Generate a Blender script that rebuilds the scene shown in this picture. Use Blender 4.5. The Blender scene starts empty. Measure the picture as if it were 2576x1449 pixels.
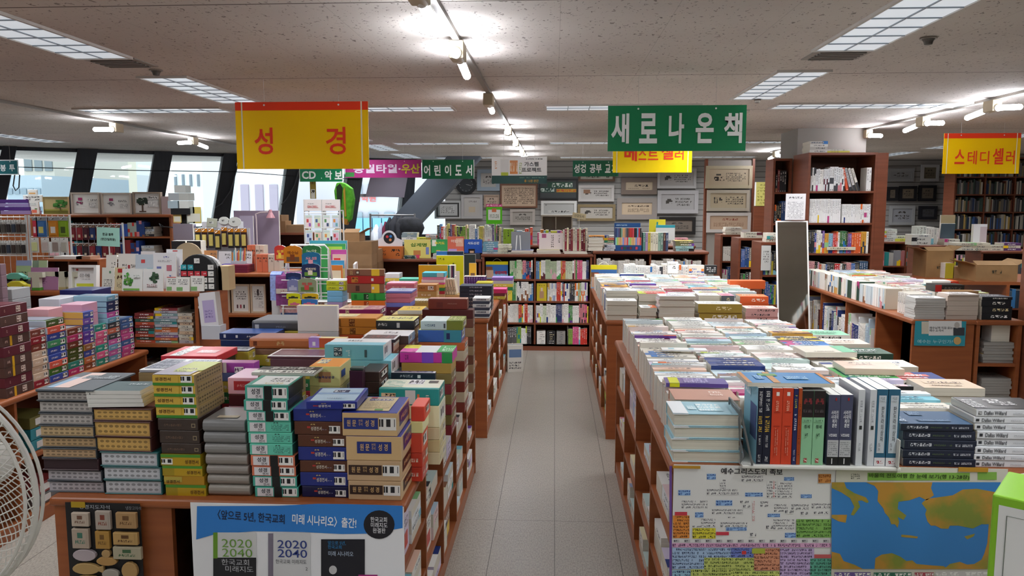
import bpy, math, random
from mathutils import Vector, Matrix
SC = bpy.context.scene
COL = SC.collection
PI = math.pi
RAD = math.radians

# ------------------------------------------------------------------ camera
EYE = 1.62                                  # eye height over the shop floor
FOC = 1935.0                                # focal length in pixels of a 2576 x 1449 frame
PITCH, YAW = 6.267, 3.146                   # degrees: down, towards the windows
cam_d = bpy.data.cameras.new('camera')
cam_d.sensor_fit = 'HORIZONTAL'
cam_d.sensor_width = 36.0
cam_d.lens = FOC / 2576.0 * 36.0
cam_d.clip_start, cam_d.clip_end = 0.05, 1000
cam = bpy.data.objects.new('camera', cam_d)
COL.objects.link(cam)
cam.location = (0, 0, EYE)
cam.rotation_euler = (RAD(90 - PITCH), 0, RAD(YAW))
SC.camera = cam

# ------------------------------------------------------------------ world, exposure
SC.view_settings.view_transform = 'Standard'
SC.view_settings.look = 'None'
SC.view_settings.exposure = 0.48
SC.view_settings.gamma = 1.0
SC.view_settings.use_curve_mapping = False
W = bpy.data.worlds.new('overcast_sky')
SC.world = W
W.use_nodes = True
bg = W.node_tree.nodes['Background']
_tc = W.node_tree.nodes.new('ShaderNodeTexCoord')
_nz = W.node_tree.nodes.new('ShaderNodeTexNoise')
_nz.inputs['Scale'].default_value = 3.5
_nz.inputs['Detail'].default_value = 4
_rp = W.node_tree.nodes.new('ShaderNodeValToRGB')
_rp.color_ramp.elements[0].position = 0.42
_rp.color_ramp.elements[0].color = (0.72, 0.86, 0.95, 1)
_rp.color_ramp.elements[1].position = 0.62
_rp.color_ramp.elements[1].color = (1.0, 1.0, 1.0, 1)
W.node_tree.links.new(_tc.outputs['Generated'], _nz.inputs['Vector'])
W.node_tree.links.new(_nz.outputs['Fac'], _rp.inputs['Fac'])
W.node_tree.links.new(_rp.outputs['Color'], bg.inputs['Color'])
bg.inputs['Strength'].default_value = 2.0
SC.cycles.max_bounces = 6
SC.cycles.diffuse_bounces = 4
SC.cycles.glossy_bounces = 3
SC.cycles.transmission_bounces = 4
SC.cycles.transparent_max_bounces = 8
SC.cycles.sample_clamp_indirect = 4.0
SC.cycles.caustics_reflective = False
SC.cycles.caustics_refractive = False
TROFFER_W = 12.0        # watts of each louvred ceiling light
TUBE_E = 52.0           # radiance of the bare compact tubes

# ------------------------------------------------------------------ pixel -> place (used to carry measured places into metres)
_t, _p = RAD(PITCH), RAD(YAW)
_R = Vector((math.cos(_p), math.sin(_p), 0))
_F = Vector((-math.sin(_p) * math.cos(_t), math.cos(_p) * math.cos(_t), -math.sin(_t)))
_U = Vector((-math.sin(_p) * math.sin(_t), math.cos(_p) * math.sin(_t), math.cos(_t)))
def ray(x, y):
    return _R * ((x - 1288) / FOC) + _F + _U * ((724.5 - y) / FOC)
def at(x, y, Y):
    d = ray(x, y); t = Y / d.y
    return Vector((d.x * t, Y, EYE + d.z * t))
def atz(x, y, z):
    d = ray(x, y); t = (z - EYE) / d.z
    return Vector((d.x * t, d.y * t, z))
def span(xl, xr, yt, yb, Y):
    ym = (yt + yb) / 2; xm = (xl + xr) / 2
    return at(xl, ym, Y).x, at(xr, ym, Y).x, at(xm, yb, Y).z, at(xm, yt, Y).z

# ------------------------------------------------------------------ colours
def hx(s):
    if not isinstance(s, str): return s
    o = []
    for i in (0, 2, 4):
        c = int(s[i:i+2], 16) / 255
        o.append(c / 12.92 if c <= 0.04045 else ((c + 0.055) / 1.055) ** 2.4)
    return tuple(o)
def cname(s):
    r, g, b = (int(s[i:i+2], 16) for i in (0, 2, 4))
    mx, mn = max(r, g, b), min(r, g, b); v = mx / 255; sat = (mx - mn) / max(mx, 1)
    if sat < 0.16:
        return 'white' if v > .86 else 'pale grey' if v > .7 else 'grey' if v > .42 else 'charcoal' if v > .22 else 'black'
    h = 0.0; d = mx - mn
    if mx == r: h = ((g - b) / d) % 6
    elif mx == g: h = (b - r) / d + 2
    else: h = (r - g) / d + 4
    h *= 60
    if sat < 0.34 and v > .72:
        return 'cream' if 20 < h < 75 else 'pale green' if h < 165 and h >= 75 else 'pale blue' if h < 250 and h >= 165 else 'lilac' if 250 <= h < 300 else 'pale pink'
    if h < 12 or h >= 345: n = 'red' if v > .55 else 'maroon'
    elif h < 42: n = ('orange' if sat > .6 and v > .75 else 'tan' if v > .6 else 'brown')
    elif h < 68: n = 'yellow' if v > .7 else 'olive'
    elif h < 160: n = ('lime green' if h < 100 and v > .6 else 'green' if v > .35 else 'dark green')
    elif h < 200: n = 'teal' if v < .75 else 'turquoise'
    elif h < 255: n = 'navy' if v < .45 else 'blue' if v < .8 or sat > .5 else 'light blue'
    elif h < 290: n = 'purple' if v < .75 else 'violet'
    else: n = 'magenta' if sat > .5 else 'pink' if v > .6 else 'plum'
    return n
_ONE = ['zeroth', 'first', 'second', 'third', 'fourth', 'fifth', 'sixth', 'seventh', 'eighth', 'ninth', 'tenth', 'eleventh', 'twelfth', 'thirteenth', 'fourteenth', 'fifteenth', 'sixteenth', 'seventeenth', 'eighteenth', 'nineteenth']
_TEN = ['', '', 'twent', 'thirt', 'fort', 'fift', 'sixt', 'sevent', 'eight', 'ninet']
def nth(n):
    if n < 20: return _ONE[n]
    if n >= 100: return 'hundred-' + (nth(n - 100) if n > 100 else 'th')
    return _TEN[n // 10] + ('ieth' if n % 10 == 0 else 'y-' + _ONE[n % 10])

# ------------------------------------------------------------------ materials
_mats = {}
def _nt(name):
    m = bpy.data.materials.new(name); m.use_nodes = True
    nt = m.node_tree
    return m, nt, nt.nodes['Principled BSDF'], nt.nodes.new, nt.links.new
def flat(name, col, rough=0.55, metal=0.0, spec=0.4, emit=None, es=0.0):
    k = ('f', name, col, rough, metal, es)
    if k in _mats: return _mats[k]
    m, nt, b, N, L = _nt(name)
    c = hx(col)
    b.inputs['Base Color'].default_value = (*c, 1)
    b.inputs['Roughness'].default_value = rough
    b.inputs['Metallic'].default_value = metal
    b.inputs['Specular IOR Level'].default_value = spec
    if es:
        b.inputs['Emission Color'].default_value = (*hx(emit or col), 1)
        b.inputs['Emission Strength'].default_value = es
    _mats[k] = m
    return m
def noisy(name, c1, c2, scale=(8, 8, 8), rough=0.55, detail=4, lo=.35, hi=.65, bump=0.0, metal=0.0, spec=.4):
    k = ('n', name)
    if k in _mats: return _mats[k]
    m, nt, b, N, L = _nt(name)
    tc = N('ShaderNodeTexCoord'); mp = N('ShaderNodeMapping'); mp.inputs['Scale'].default_value = scale
    nz = N('ShaderNodeTexNoise'); nz.inputs['Scale'].default_value = 1.0; nz.inputs['Detail'].default_value = detail
    rp = N('ShaderNodeValToRGB')
    rp.color_ramp.elements[0].position = lo; rp.color_ramp.elements[0].color = (*hx(c1), 1)
    rp.color_ramp.elements[1].position = hi; rp.color_ramp.elements[1].color = (*hx(c2), 1)
    L(tc.outputs['Object'], mp.inputs['Vector']); L(mp.outputs['Vector'], nz.inputs['Vector'])
    L(nz.outputs['Fac'], rp.inputs['Fac']); L(rp.outputs['Color'], b.inputs['Base Color'])
    b.inputs['Roughness'].default_value = rough; b.inputs['Metallic'].default_value = metal
    b.inputs['Specular IOR Level'].default_value = spec
    if bump:
        bp = N('ShaderNodeBump'); bp.inputs['Strength'].default_value = bump; bp.inputs['Distance'].default_value = 0.01
        L(nz.outputs['Fac'], bp.inputs['Height']); L(bp.outputs['Normal'], b.inputs['Normal'])
    _mats[k] = m
    return m

def make_print(name, rough, coat=0.0):
    """Printed card and paper: ground colour in Col, ink colour in Ink, kind of print in Ink's alpha
    (0 plain, .25 page edges, .5 thumb-index notches, .75 bar code, 1 lines of type); UV counts characters."""
    m, nt, b, N, L = _nt(name)
    ca = N('ShaderNodeAttribute'); ca.attribute_name = 'Col'
    ia = N('ShaderNodeAttribute'); ia.attribute_name = 'Ink'
    uv = N('ShaderNodeUVMap'); uv.uv_map = 'UVMap'
    def mth(op, a, bb=None, c=None):
        n = N('ShaderNodeMath'); n.operation = op
        for i, q in enumerate((a, bb, c)):
            if q is None: continue
            if isinstance(q, (int, float)): n.inputs[i].default_value = q
            else: L(q, n.inputs[i])
        return n.outputs[0]
    sp = N('ShaderNodeSeparateXYZ'); L(uv.outputs['UV'], sp.inputs[0])
    u, v = sp.outputs[0], sp.outputs[1]
    fu, fv = mth('FRACT', u), mth('FRACT', v)
    def wn(a, bb):
        cb = N('ShaderNodeCombineXYZ'); L(a, cb.inputs[0]); L(bb, cb.inputs[1])
        w = N('ShaderNodeTexWhiteNoise'); w.noise_dimensions = '2D'; L(cb.outputs[0], w.inputs['Vector'])
        return w.outputs['Value']
    def near(a, c, w): return mth('LESS_THAN', mth('ABSOLUTE', mth('SUBTRACT', a, c)), w)
    sub = wn(mth('FLOOR', mth('MULTIPLY', u, 4.0)), mth('FLOOR', mth('MULTIPLY', v, 5.0)))
    text = mth('MULTIPLY', mth('GREATER_THAN', sub, 0.42), mth('MULTIPLY', near(fu, .5, .41), near(fv, .5, .33)))
    pres = mth('GREATER_THAN', wn(mth('FLOOR', u), mth('FLOOR', v)), 0.13)
    text = mth('MULTIPLY', text, pres)
    z = mth('MULTIPLY', u, 0.0)
    bar = mth('MULTIPLY', mth('GREATER_THAN', wn(mth('FLOOR', mth('MULTIPLY', u, 6.0)), z), 0.5), near(fv, .58, .3))
    du = mth('DIVIDE', mth('SUBTRACT', fu, .5), .36); dv = mth('DIVIDE', mth('SUBTRACT', fv, .45), .26)
    thumb = mth('LESS_THAN', mth('ADD', mth('MULTIPLY', du, du), mth('MULTIPLY', dv, dv)), 1.0)
    thumb = mth('MULTIPLY', thumb, 0.75)
    page = mth('MULTIPLY', wn(z, mth('FLOOR', mth('MULTIPLY', v, 1.0))), 0.32)
    a = ia.outputs['Alpha']
    mask = mth('MULTIPLY', near(a, 1.0, .1), text)
    for c, q in ((.75, bar), (.5, thumb), (.25, page)):
        mask = mth('ADD', mask, mth('MULTIPLY', near(a, c, .1), q))
    mx = N('ShaderNodeMix'); mx.data_type = 'RGBA'
    L(mask, mx.inputs['Factor']); L(ca.outputs['Color'], mx.inputs[6]); L(ia.outputs['Color'], mx.inputs[7])
    L(mx.outputs[2], b.inputs['Base Color'])
    b.inputs['Roughness'].default_value = rough
    b.inputs['Specular IOR Level'].default_value = 0.4
    if coat:
        b.inputs['Coat Weight'].default_value = coat; b.inputs['Coat Roughness'].default_value = 0.15
        nz = N('ShaderNodeTexNoise'); nz.inputs['Scale'].default_value = 40
        bp = N('ShaderNodeBump'); bp.inputs['Strength'].default_value = .25; bp.inputs['Distance'].default_value = .004
        L(nz.outputs['Fac'], bp.inputs['Height']); L(bp.outputs['Normal'], b.inputs['Coat Normal'])
    return m
PRINT = make_print('printed_paper', 0.5)
GLOSS = make_print('laminated_card', 0.28)
WRAP = make_print('shrink_wrapped_cover', 0.45, 0.8)
WOOD = noisy('cherry_laminate', '884a28', '9a5830', (2, 2, 26), .42, 5, .3, .7)
WOODD = noisy('dark_cherry_laminate', '6b3a26', '7c4630', (2, 2, 26), .42, 5, .3, .7)
WOODI = noisy('shelf_lining', '54301f', '643a27', (2, 2, 20), .55, 4)
BLACK = flat('black_plastic', '17181b', .5)
WHITE = flat('white_plastic', 'e6e6e4', .45)
STEEL = flat('painted_wire', 'd8dadb', .35, .2)
GREYM = flat('grey_metal', '7d7f80', .4, .6)

# ------------------------------------------------------------------ mesh builder
FQ = {'b': (0, 3, 2, 1), 't': (4, 5, 6, 7), 'f': (0, 1, 5, 4), 'k': (2, 3, 7, 6), 'l': (3, 0, 4, 7), 'r': (1, 2, 6, 5)}
class MB:
    def __init__(s):
        s.v, s.f, s.c, s.k, s.u, s.m = [], [], [], [], [], []
        s.bb = None; s.np = 0
    def face(s, idx, col, ink=(0, 0, 0, 0), uv=None, m=0):
        s.f.append(tuple(idx)); s.c.append(hx(col)); s.k.append(ink); s.m.append(m)
        s.u.append(uv or [(0, 0)] * len(idx))
    def poly(s, pts, col, ink=(0, 0, 0, 0), uv=None, m=0):
        n = len(s.v); s.v += [tuple(p) for p in pts]
        s.face(range(n, n + len(pts)), col, ink, uv, m)
    def box(s, x0, x1, y0, y1, z0, z1, col='ffffff', m=0, pages='', pcol='ded9cc', th='z', skip='', **over):
        n = len(s.v); s.bb = (x0, x1, y0, y1, z0, z1)
        s.v += [(x0, y0, z0), (x1, y0, z0), (x1, y1, z0), (x0, y1, z0), (x0, y0, z1), (x1, y0, z1), (x1, y1, z1), (x0, y1, z1)]
        ax = 'xyz'.index(th)
        for k, q in FQ.items():
            if k in skip: continue
            if k in pages:
                pc = hx(pcol)
                uv = [(0, s.v[n + i][ax] * 700) for i in q]
                s.face([n + i for i in q], pcol, (pc[0] * .55, pc[1] * .53, pc[2] * .5, .25), uv, m)
            else:
                s.face([n + i for i in q], over.get(k, col), m=m)
        return s
    def patch(s, face, u0, u1, v0, v1, col, ink=None, mode=1.0, n=None, rows=1, e=0.0007, m=0):
        e += s.np * .0003; s.np += 1
        x0, x1, y0, y1, z0, z1 = s.bb
        o, du, dv = {'f': ((x0, y0 - e, z0), (x1 - x0, 0, 0), (0, 0, z1 - z0)), 'k': ((x1, y1 + e, z0), (x0 - x1, 0, 0), (0, 0, z1 - z0)),
                     'r': ((x1 + e, y0, z0), (0, y1 - y0, 0), (0, 0, z1 - z0)), 'l': ((x0 - e, y1, z0), (0, y0 - y1, 0), (0, 0, z1 - z0)),
                     't': ((x0, y0, z1 + e), (x1 - x0, 0, 0), (0, y1 - y0, 0))}[face]
        o, du, dv = Vector(o), Vector(du), Vector(dv)
        pts = [o + du * a + dv * b for a, b in ((u0, v0), (u1, v0), (u1, v1), (u0, v1))]
        if ink is None: s.poly(pts, col, m=m); return s
        wU, wV = du.length * (u1 - u0), dv.length * (v1 - v0)
        if n is None: n = max(1, round(wU / max(wV / rows, 1e-4)))
        q = (len(s.v) * 17) % 97
        s.poly(pts, col, (*hx(ink), mode), [(q, q), (q + n, q), (q + n, q + rows), (q, q + rows)], m)
        return s
    def tube(s, pts, r, col='ffffff', n=6, m=0, closed=False):
        pts = [Vector(p) for p in pts]; base = len(s.v); N = len(pts)
        prev = None
        for i, p in enumerate(pts):
            a = pts[(i - 1) % N] if closed or i > 0 else p
            b = pts[(i + 1) % N] if closed or i < N - 1 else p
            d = (b - a).normalized()
            up = prev if prev is not None and abs(prev.dot(d)) < .95 else (Vector((0, 0, 1)) if abs(d.z) < .9 else Vector((1, 0, 0)))
            x = d.cross(up).normalized(); y = x.cross(d).normalized(); prev = y
            rr = r[i] if isinstance(r, (list, tuple)) else r
            for k in range(n):
                t = 2 * PI * k / n
                s.v.append(tuple(p + x * (rr * math.cos(t)) + y * (rr * math.sin(t))))
        for i in range(N if closed else N - 1):
            for k in range(n):
                a, b = base + i * n, base + ((i + 1) % N) * n
                s.face((a + k, a + (k + 1) % n, b + (k + 1) % n, b + k), col, m=m)
        if not closed:
            s.face([base + k for k in range(n)][::-1], col, m=m); s.face([base + (N - 1) * n + k for k in range(n)], col, m=m)
        return s
    def lathe(s, prof, col='ffffff', n=20, m=0, org=(0, 0, 0)):
        base = len(s.v); ox, oy, oz = org
        for r, z in prof:
            for k in range(n): s.v.append((ox + r * math.cos(2 * PI * k / n), oy + r * math.sin(2 * PI * k / n), oz + z))
        for i in range(len(prof) - 1):
            for k in range(n):
                a, b = base + i * n, base + (i + 1) * n
                s.face((a + k, a + (k + 1) % n, b + (k + 1) % n, b + k), col, m=m)
        s.face([base + k for k in range(n)][::-1], col, m=m)
        s.face([base + (len(prof) - 1) * n + k for k in range(n)], col, m=m)
        return s
    def prism(s, pts, y0, y1, col='ffffff', m=0, side=None):
        """outline pts (x, z) given anticlockwise from the front, from y0 (front) to y1"""
        n = len(s.v); k = len(pts)
        s.v += [(x, y0, z) for x, z in pts] + [(x, y1, z) for x, z in pts]
        s.face(range(n, n + k), col, m=m); s.face([n + k + i for i in range(k)][::-1], side or col, m=m)
        for i in range(k):
            j = (i + 1) % k
            s.face((n + j, n + i, n + k + i, n + k + j), side or col, m=m)
        return s
    def mesh(s, name, mats):
        me = bpy.data.meshes.new(name)
        me.from_pydata(s.v, [], s.f)
        for m in (mats if isinstance(mats, (list, tuple)) else [mats]): me.materials.append(m)
        cols, inks, uvs = [], [], []
        for f, c, k, u in zip(s.f, s.c, s.k, s.u):
            cols += [*c, 1.0] * len(f); inks += list(k) * len(f)
            for q in u: uvs += q
        a = me.color_attributes.new('Col', 'FLOAT_COLOR', 'CORNER'); a.data.foreach_set('color', cols)
        a = me.color_attributes.new('Ink', 'FLOAT_COLOR', 'CORNER'); a.data.foreach_set('color', inks)
        l = me.uv_layers.new(name='UVMap'); l.data.foreach_set('uv', uvs)
        me.polygons.foreach_set('material_index', s.m)
        me.update()
        return me

def link(name, data, parent=None, loc=(0, 0, 0), rot=(0, 0, 0), label=None, cat=None, group=None, kind=None, scale=None):
    o = bpy.data.objects.new(name, data); COL.objects.link(o)
    o.location = loc; o.rotation_euler = rot
    if scale: o.scale = scale
    if parent: o.parent = parent
    if label: o['label'] = label
    if cat: o['category'] = cat
    if group: o['group'] = group
    if kind: o['kind'] = kind
    return o
def obj(name, mb, mats, parent=None, **kw):
    return link(name, mb.mesh(name, mats), parent, **kw)
def thing(name, label, cat, loc=(0, 0, 0), rz=0.0, group=None):
    return link(name, None, None, loc, (0, 0, rz), label, cat, group)
def copy_thing(o, loc, rot=None, label=None, group=None):
    c = o.copy(); COL.objects.link(c); c.location = loc
    if rot is not None: c.rotation_euler = rot
    if label: c['label'] = label
    if group: c['group'] = group
    for ch in o.children:
        d = ch.copy(); COL.objects.link(d); d.parent = c
        for g in ch.children:
            e = g.copy(); COL.objects.link(e); e.parent = d
    return c
def bevel(o, w=0.003, seg=2):
    m = o.modifiers.new('rounded', 'BEVEL'); m.width = w; m.segments = seg; m.limit_method = 'ANGLE'
    return o
def smooth(o):
    o.data.polygons.foreach_set('use_smooth', [True] * len(o.data.polygons)); return o

# ------------------------------------------------------------------ lettering
_txt = {}
TYPE_SCENE = bpy.data.scenes.new('typesetting')     # a scratch scene, dropped at the end
def txt(body, bold=0.0, space=1.0, line=1.0, align='CENTER'):
    k = (body, bold, space, line, align)
    if k not in _txt:
        cu = bpy.data.curves.new('lettering', 'FONT')
        cu.body = body; cu.size = 1.0; cu.resolution_u = 3; cu.offset = bold
        cu.space_character = space; cu.space_line = line; cu.align_x = align
        o = bpy.data.objects.new('lettering', cu); TYPE_SCENE.collection.objects.link(o)
        vl = TYPE_SCENE.view_layers[0]; vl.update()
        me = bpy.data.meshes.new_from_object(o.evaluated_get(vl.depsgraph))
        bpy.data.objects.remove(o); bpy.data.curves.remove(cu)
        xs = [v.co.x for v in me.vertices]; ys = [v.co.y for v in me.vertices]
        cx, cy = (min(xs) + max(xs)) / 2, (min(ys) + max(ys)) / 2
        for v in me.vertices: v.co.x -= cx; v.co.y -= cy; v.co.z = 0
        me.name = 'lettering'
        _txt[k] = (me, max(xs) - min(xs), max(ys) - min(ys), {})
    return _txt[k]
ROT = {'f': (PI / 2, 0, 0), 'r': (PI / 2, 0, PI / 2), 'l': (PI / 2, 0, -PI / 2), 't': (0, 0, 0), 'k': (PI / 2, 0, PI)}
def letters(parent, body, loc, w, h, col, face='f', bold=0.0, space=1.0, line=1.0, align='CENTER', rot=None, name='lettering', rough=.5):
    """flat lettering fitted into w x h, centred at loc (in the parent's space)"""
    me, mw, mh, cache = txt(body, bold, space, line, align)
    if col not in cache:
        m2 = me.copy(); m2.materials.clear(); m2.materials.append(flat('print_' + col, col, rough)); cache[col] = m2
    sy = h / mh if h else w / mw
    sx = w / mw if w else sy
    return link(name, cache[col], parent, loc, rot or ROT[face], scale=(sx, sy, 1))
# ================================================================== the room
CEIL = 2.42
def floor_mat():
    m, nt, b, N, L = _nt('vinyl_floor')
    tc = N('ShaderNodeTexCoord'); sp = N('ShaderNodeSeparateXYZ'); L(tc.outputs['Object'], sp.inputs[0])
    mp = N('ShaderNodeMapping'); mp.inputs['Scale'].default_value = (190, 60, 1); L(tc.outputs['Object'], mp.inputs['Vector'])
    nz = N('ShaderNodeTexNoise'); nz.inputs['Detail'].default_value = 3; nz.inputs['Scale'].default_value = 1; L(mp.outputs['Vector'], nz.inputs['Vector'])
    rp = N('ShaderNodeValToRGB'); rp.color_ramp.elements[0].position = .3; rp.color_ramp.elements[0].color = (*hx('87817a'), 1)
    rp.color_ramp.elements[1].position = .62; rp.color_ramp.elements[1].color = (*hx('aaa499'), 1); L(nz.outputs['Fac'], rp.inputs['Fac'])
    def seam(out, off, period, w):
        a = N('ShaderNodeMath'); a.operation = 'ADD'; a.inputs[1].default_value = off; L(out, a.inputs[0])
        d = N('ShaderNodeMath'); d.operation = 'PINGPONG'; d.inputs[1].default_value = period / 2; L(a.outputs[0], d.inputs[0])
        c = N('ShaderNodeMath'); c.operation = 'LESS_THAN'; c.inputs[1].default_value = w; L(d.outputs[0], c.inputs[0]); return c.outputs[0]
    sx = seam(sp.outputs[0], 50.09, .30, .0016); sy = seam(sp.outputs[1], 50.2, 3.6, .0014)
    mxm = N('ShaderNodeMath'); mxm.operation = 'MAXIMUM'; L(sx, mxm.inputs[0]); L(sy, mxm.inputs[1])
    mx = N('ShaderNodeMix'); mx.data_type = 'RGBA'; L(mxm.outputs[0], mx.inputs['Factor']); L(rp.outputs['Color'], mx.inputs[6]); mx.inputs[7].default_value = (*hx('4c4842'), 1)
    L(mx.outputs[2], b.inputs['Base Color']); b.inputs['Roughness'].default_value = .32; b.inputs['Specular IOR Level'].default_value = .45
    n2 = N('ShaderNodeTexNoise'); n2.inputs['Scale'].default_value = 5; L(tc.outputs['Object'], n2.inputs['Vector'])
    bp = N('ShaderNodeBump'); bp.inputs['Strength'].default_value = .12; bp.inputs['Distance'].default_value = .02; L(n2.outputs['Fac'], bp.inputs['Height']); L(bp.outputs['Normal'], b.inputs['Normal'])
    return m
def ceil_mat():
    m, nt, b, N, L = _nt('acoustic_board')
    tc = N('ShaderNodeTexCoord'); sp = N('ShaderNodeSeparateXYZ'); L(tc.outputs['Object'], sp.inputs[0])
    mp = N('ShaderNodeMapping'); mp.inputs['Scale'].default_value = (60, 42, 1); L(tc.outputs['Object'], mp.inputs['Vector'])
    nz = N('ShaderNodeTexNoise'); nz.inputs['Scale'].default_value = 1; nz.inputs['Detail'].default_value = 1.5; nz.inputs['Distortion'].default_value = .8; L(mp.outputs['Vector'], nz.inputs['Vector'])
    rp = N('ShaderNodeValToRGB'); rp.color_ramp.elements[0].position = .64; rp.color_ramp.elements[0].color = (0, 0, 0, 1)
    rp.color_ramp.elements[1].position = .70; rp.color_ramp.elements[1].color = (1, 1, 1, 1); L(nz.outputs['Fac'], rp.inputs['Fac'])
    def seam(out, off, period, w):
        a = N('ShaderNodeMath'); a.operation = 'ADD'; a.inputs[1].default_value = off; L(out, a.inputs[0])
        d = N('ShaderNodeMath'); d.operation = 'PINGPONG'; d.inputs[1].default_value = period / 2; L(a.outputs[0], d.inputs[0])
        c = N('ShaderNodeMath'); c.operation = 'LESS_THAN'; c.inputs[1].default_value = w; L(d.outputs[0], c.inputs[0]); return c.outputs[0]
    sy = seam(sp.outputs[1], 1.8 * 10 - 4.68, 1.83, .006)
    sx = seam(sp.outputs[0], 9.6 - .02, .48, .0016)
    mxm = N('ShaderNodeMath'); mxm.operation = 'MULTIPLY_ADD'; L(sx, mxm.inputs[0]); mxm.inputs[1].default_value = .3; L(sy, mxm.inputs[2])
    n3 = N('ShaderNodeTexNoise'); n3.inputs['Scale'].default_value = .9; L(tc.outputs['Object'], n3.inputs['Vector'])
    r3 = N('ShaderNodeValToRGB'); r3.color_ramp.elements[0].position = .35; r3.color_ramp.elements[0].color = (*hx('b4aca6'), 1)
    r3.color_ramp.elements[1].position = .7; r3.color_ramp.elements[1].color = (*hx('c6bfb8'), 1); L(n3.outputs['Fac'], r3.inputs['Fac'])
    ad = N('ShaderNodeMath'); ad.operation = 'MULTIPLY_ADD'; L(rp.outputs['Color'], ad.inputs[0]); ad.inputs[1].default_value = .8; L(mxm.outputs[0], ad.inputs[2]); ad.use_clamp = True
    mx = N('ShaderNodeMix'); mx.data_type = 'RGBA'; L(ad.outputs[0], mx.inputs['Factor']); L(r3.outputs['Color'], mx.inputs[6]); mx.inputs[7].default_value = (*hx('5a514b'), 1)
    L(mx.outputs[2], b.inputs['Base Color']); b.inputs['Roughness'].default_value = .85
    return m
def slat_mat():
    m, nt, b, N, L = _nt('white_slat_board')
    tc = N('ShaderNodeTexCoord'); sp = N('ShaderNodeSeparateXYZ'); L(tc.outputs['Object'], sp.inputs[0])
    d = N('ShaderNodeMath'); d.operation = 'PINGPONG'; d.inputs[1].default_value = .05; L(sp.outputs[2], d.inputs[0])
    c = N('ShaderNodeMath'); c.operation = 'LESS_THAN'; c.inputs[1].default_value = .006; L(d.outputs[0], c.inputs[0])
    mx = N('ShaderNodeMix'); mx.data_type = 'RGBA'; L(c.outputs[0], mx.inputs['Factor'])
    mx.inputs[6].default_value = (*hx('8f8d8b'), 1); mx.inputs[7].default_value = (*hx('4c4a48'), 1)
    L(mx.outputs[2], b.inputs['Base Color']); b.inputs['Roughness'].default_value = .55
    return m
def structure(name, mb, mat, **kw): return obj(name, mb, mat, kind='structure', **kw)
structure('floor', MB().box(-9.6, 9.5, -4.6, 14.6, -.1, 0), floor_mat())
structure('ceiling', MB().box(-9.6, 9.5, -4.6, 14.6, CEIL, CEIL + .1), ceil_mat())
WALLP = flat('wall_paint', 'dcd8d2', .7)
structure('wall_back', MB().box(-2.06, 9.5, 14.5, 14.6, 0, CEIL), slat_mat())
structure('wall_right', MB().box(9.4, 9.5, -4.6, 14.5, 0, CEIL), WALLP)
structure('wall_front', MB().box(-9.6, 9.4, -4.6, -4.5, 0, CEIL), WALLP)
structure('wall_left', MB().box(-9.6, -9.5, -4.5, 9.3, 0, CEIL), WALLP)
# --- the slanting glass front: a wall that runs obliquely from the back corner towards the left
WP = Vector((-7.79, 10.556, 0)); WD = Vector((2.46, 1.692, 0)).normalized(); WN = Vector((-WD.y, WD.x, 0))
def on_glass(x, y):
    d = ray(x, y); o = Vector((0, 0, EYE))
    t = (WP - o).dot(WN) / d.dot(WN); q = o + d * t
    return (q - WP).dot(WD), q.z
def wpt(s, z, n=0.0):
    q = WP + WD * s + WN * n; return (q.x, q.y, z)
SILL = 1.0
DARK = noisy('dark_painted_steel', '14181f', '1c2129', (30, 30, 2), .5)
def wprism(name, quad, n0, n1, mat, **kw):
    mb = MB(); k = len(quad)
    mb.v = [wpt(s, z, n0) for s, z in quad] + [wpt(s, z, n1) for s, z in quad]
    mb.face(range(k), 'ffffff'); mb.face([k + i for i in range(k)][::-1], 'ffffff')
    for i in range(k):
        j = (i + 1) % k; mb.face((j, i, k + i, k + j), 'ffffff')
    return obj(name, mb, mat, **kw)
wprism('wall_window', [(-2.2, 0), (6.95, 0), (6.95, SILL), (-2.2, SILL)], 0.0, .12, flat('parapet_paint', '3a3d42', .6), kind='structure')
MULL = [((7, 369, 43, 369), (-31, 521, 12, 521)), ((195, 375, 246, 375), (176, 480, 226, 480)), ((388, 382, 433, 382), (369, 490, 414, 490)),
        ((560, 388, 596, 388), (535, 540, 576, 540)), ((717, 427, 752, 427), (701, 548, 736, 548)), ((870, 446, 908, 446), (858, 513, 898, 513)),
        ((1013, 449, 1039, 449), (1006, 511, 1035, 511))]
edges = []
for i, (a, b) in enumerate(MULL):
    def lin(p, q):
        (s0, z0), (s1, z1) = on_glass(*p), on_glass(*q); k = (s1 - s0) / (z1 - z0)
        return s0 + k * (SILL - z0), s0 + k * (CEIL - z0)
    l0, l1 = lin(a[:2], b[:2]); r0, r1 = lin(a[2:], b[2:])
    edges.append((l0, l1, r0, r1))
    wprism('trim_%d' % (i + 1), [(l0, SILL), (r0, SILL), (r1, CEIL), (l1, CEIL)], -.10, .08, DARK, kind='structure')
def glass_mat():
    m = bpy.data.materials.new('window_glass'); m.use_nodes = True; nt = m.node_tree
    nt.nodes.remove(nt.nodes['Principled BSDF']); N, L = nt.nodes.new, nt.links.new
    t = N('ShaderNodeBsdfTransparent'); t.inputs['Color'].default_value = (.93, .97, .98, 1)
    g = N('ShaderNodeBsdfGlossy'); g.inputs['Roughness'].default_value = .02
    fr = N('ShaderNodeFresnel'); fr.inputs['IOR'].default_value = 1.3
    mx = N('ShaderNodeMixShader'); L(fr.outputs[0], mx.inputs[0]); L(t.outputs[0], mx.inputs[1]); L(g.outputs[0], mx.inputs[2])
    L(mx.outputs[0], nt.nodes['Material Output'].inputs['Surface']); return m
GLASS = glass_mat()
bounds = [(-2.2, -2.2)] + [(e[2], e[3]) for e in edges], [(e[0], e[1]) for e in edges] + [(6.95, 6.95)]
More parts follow.
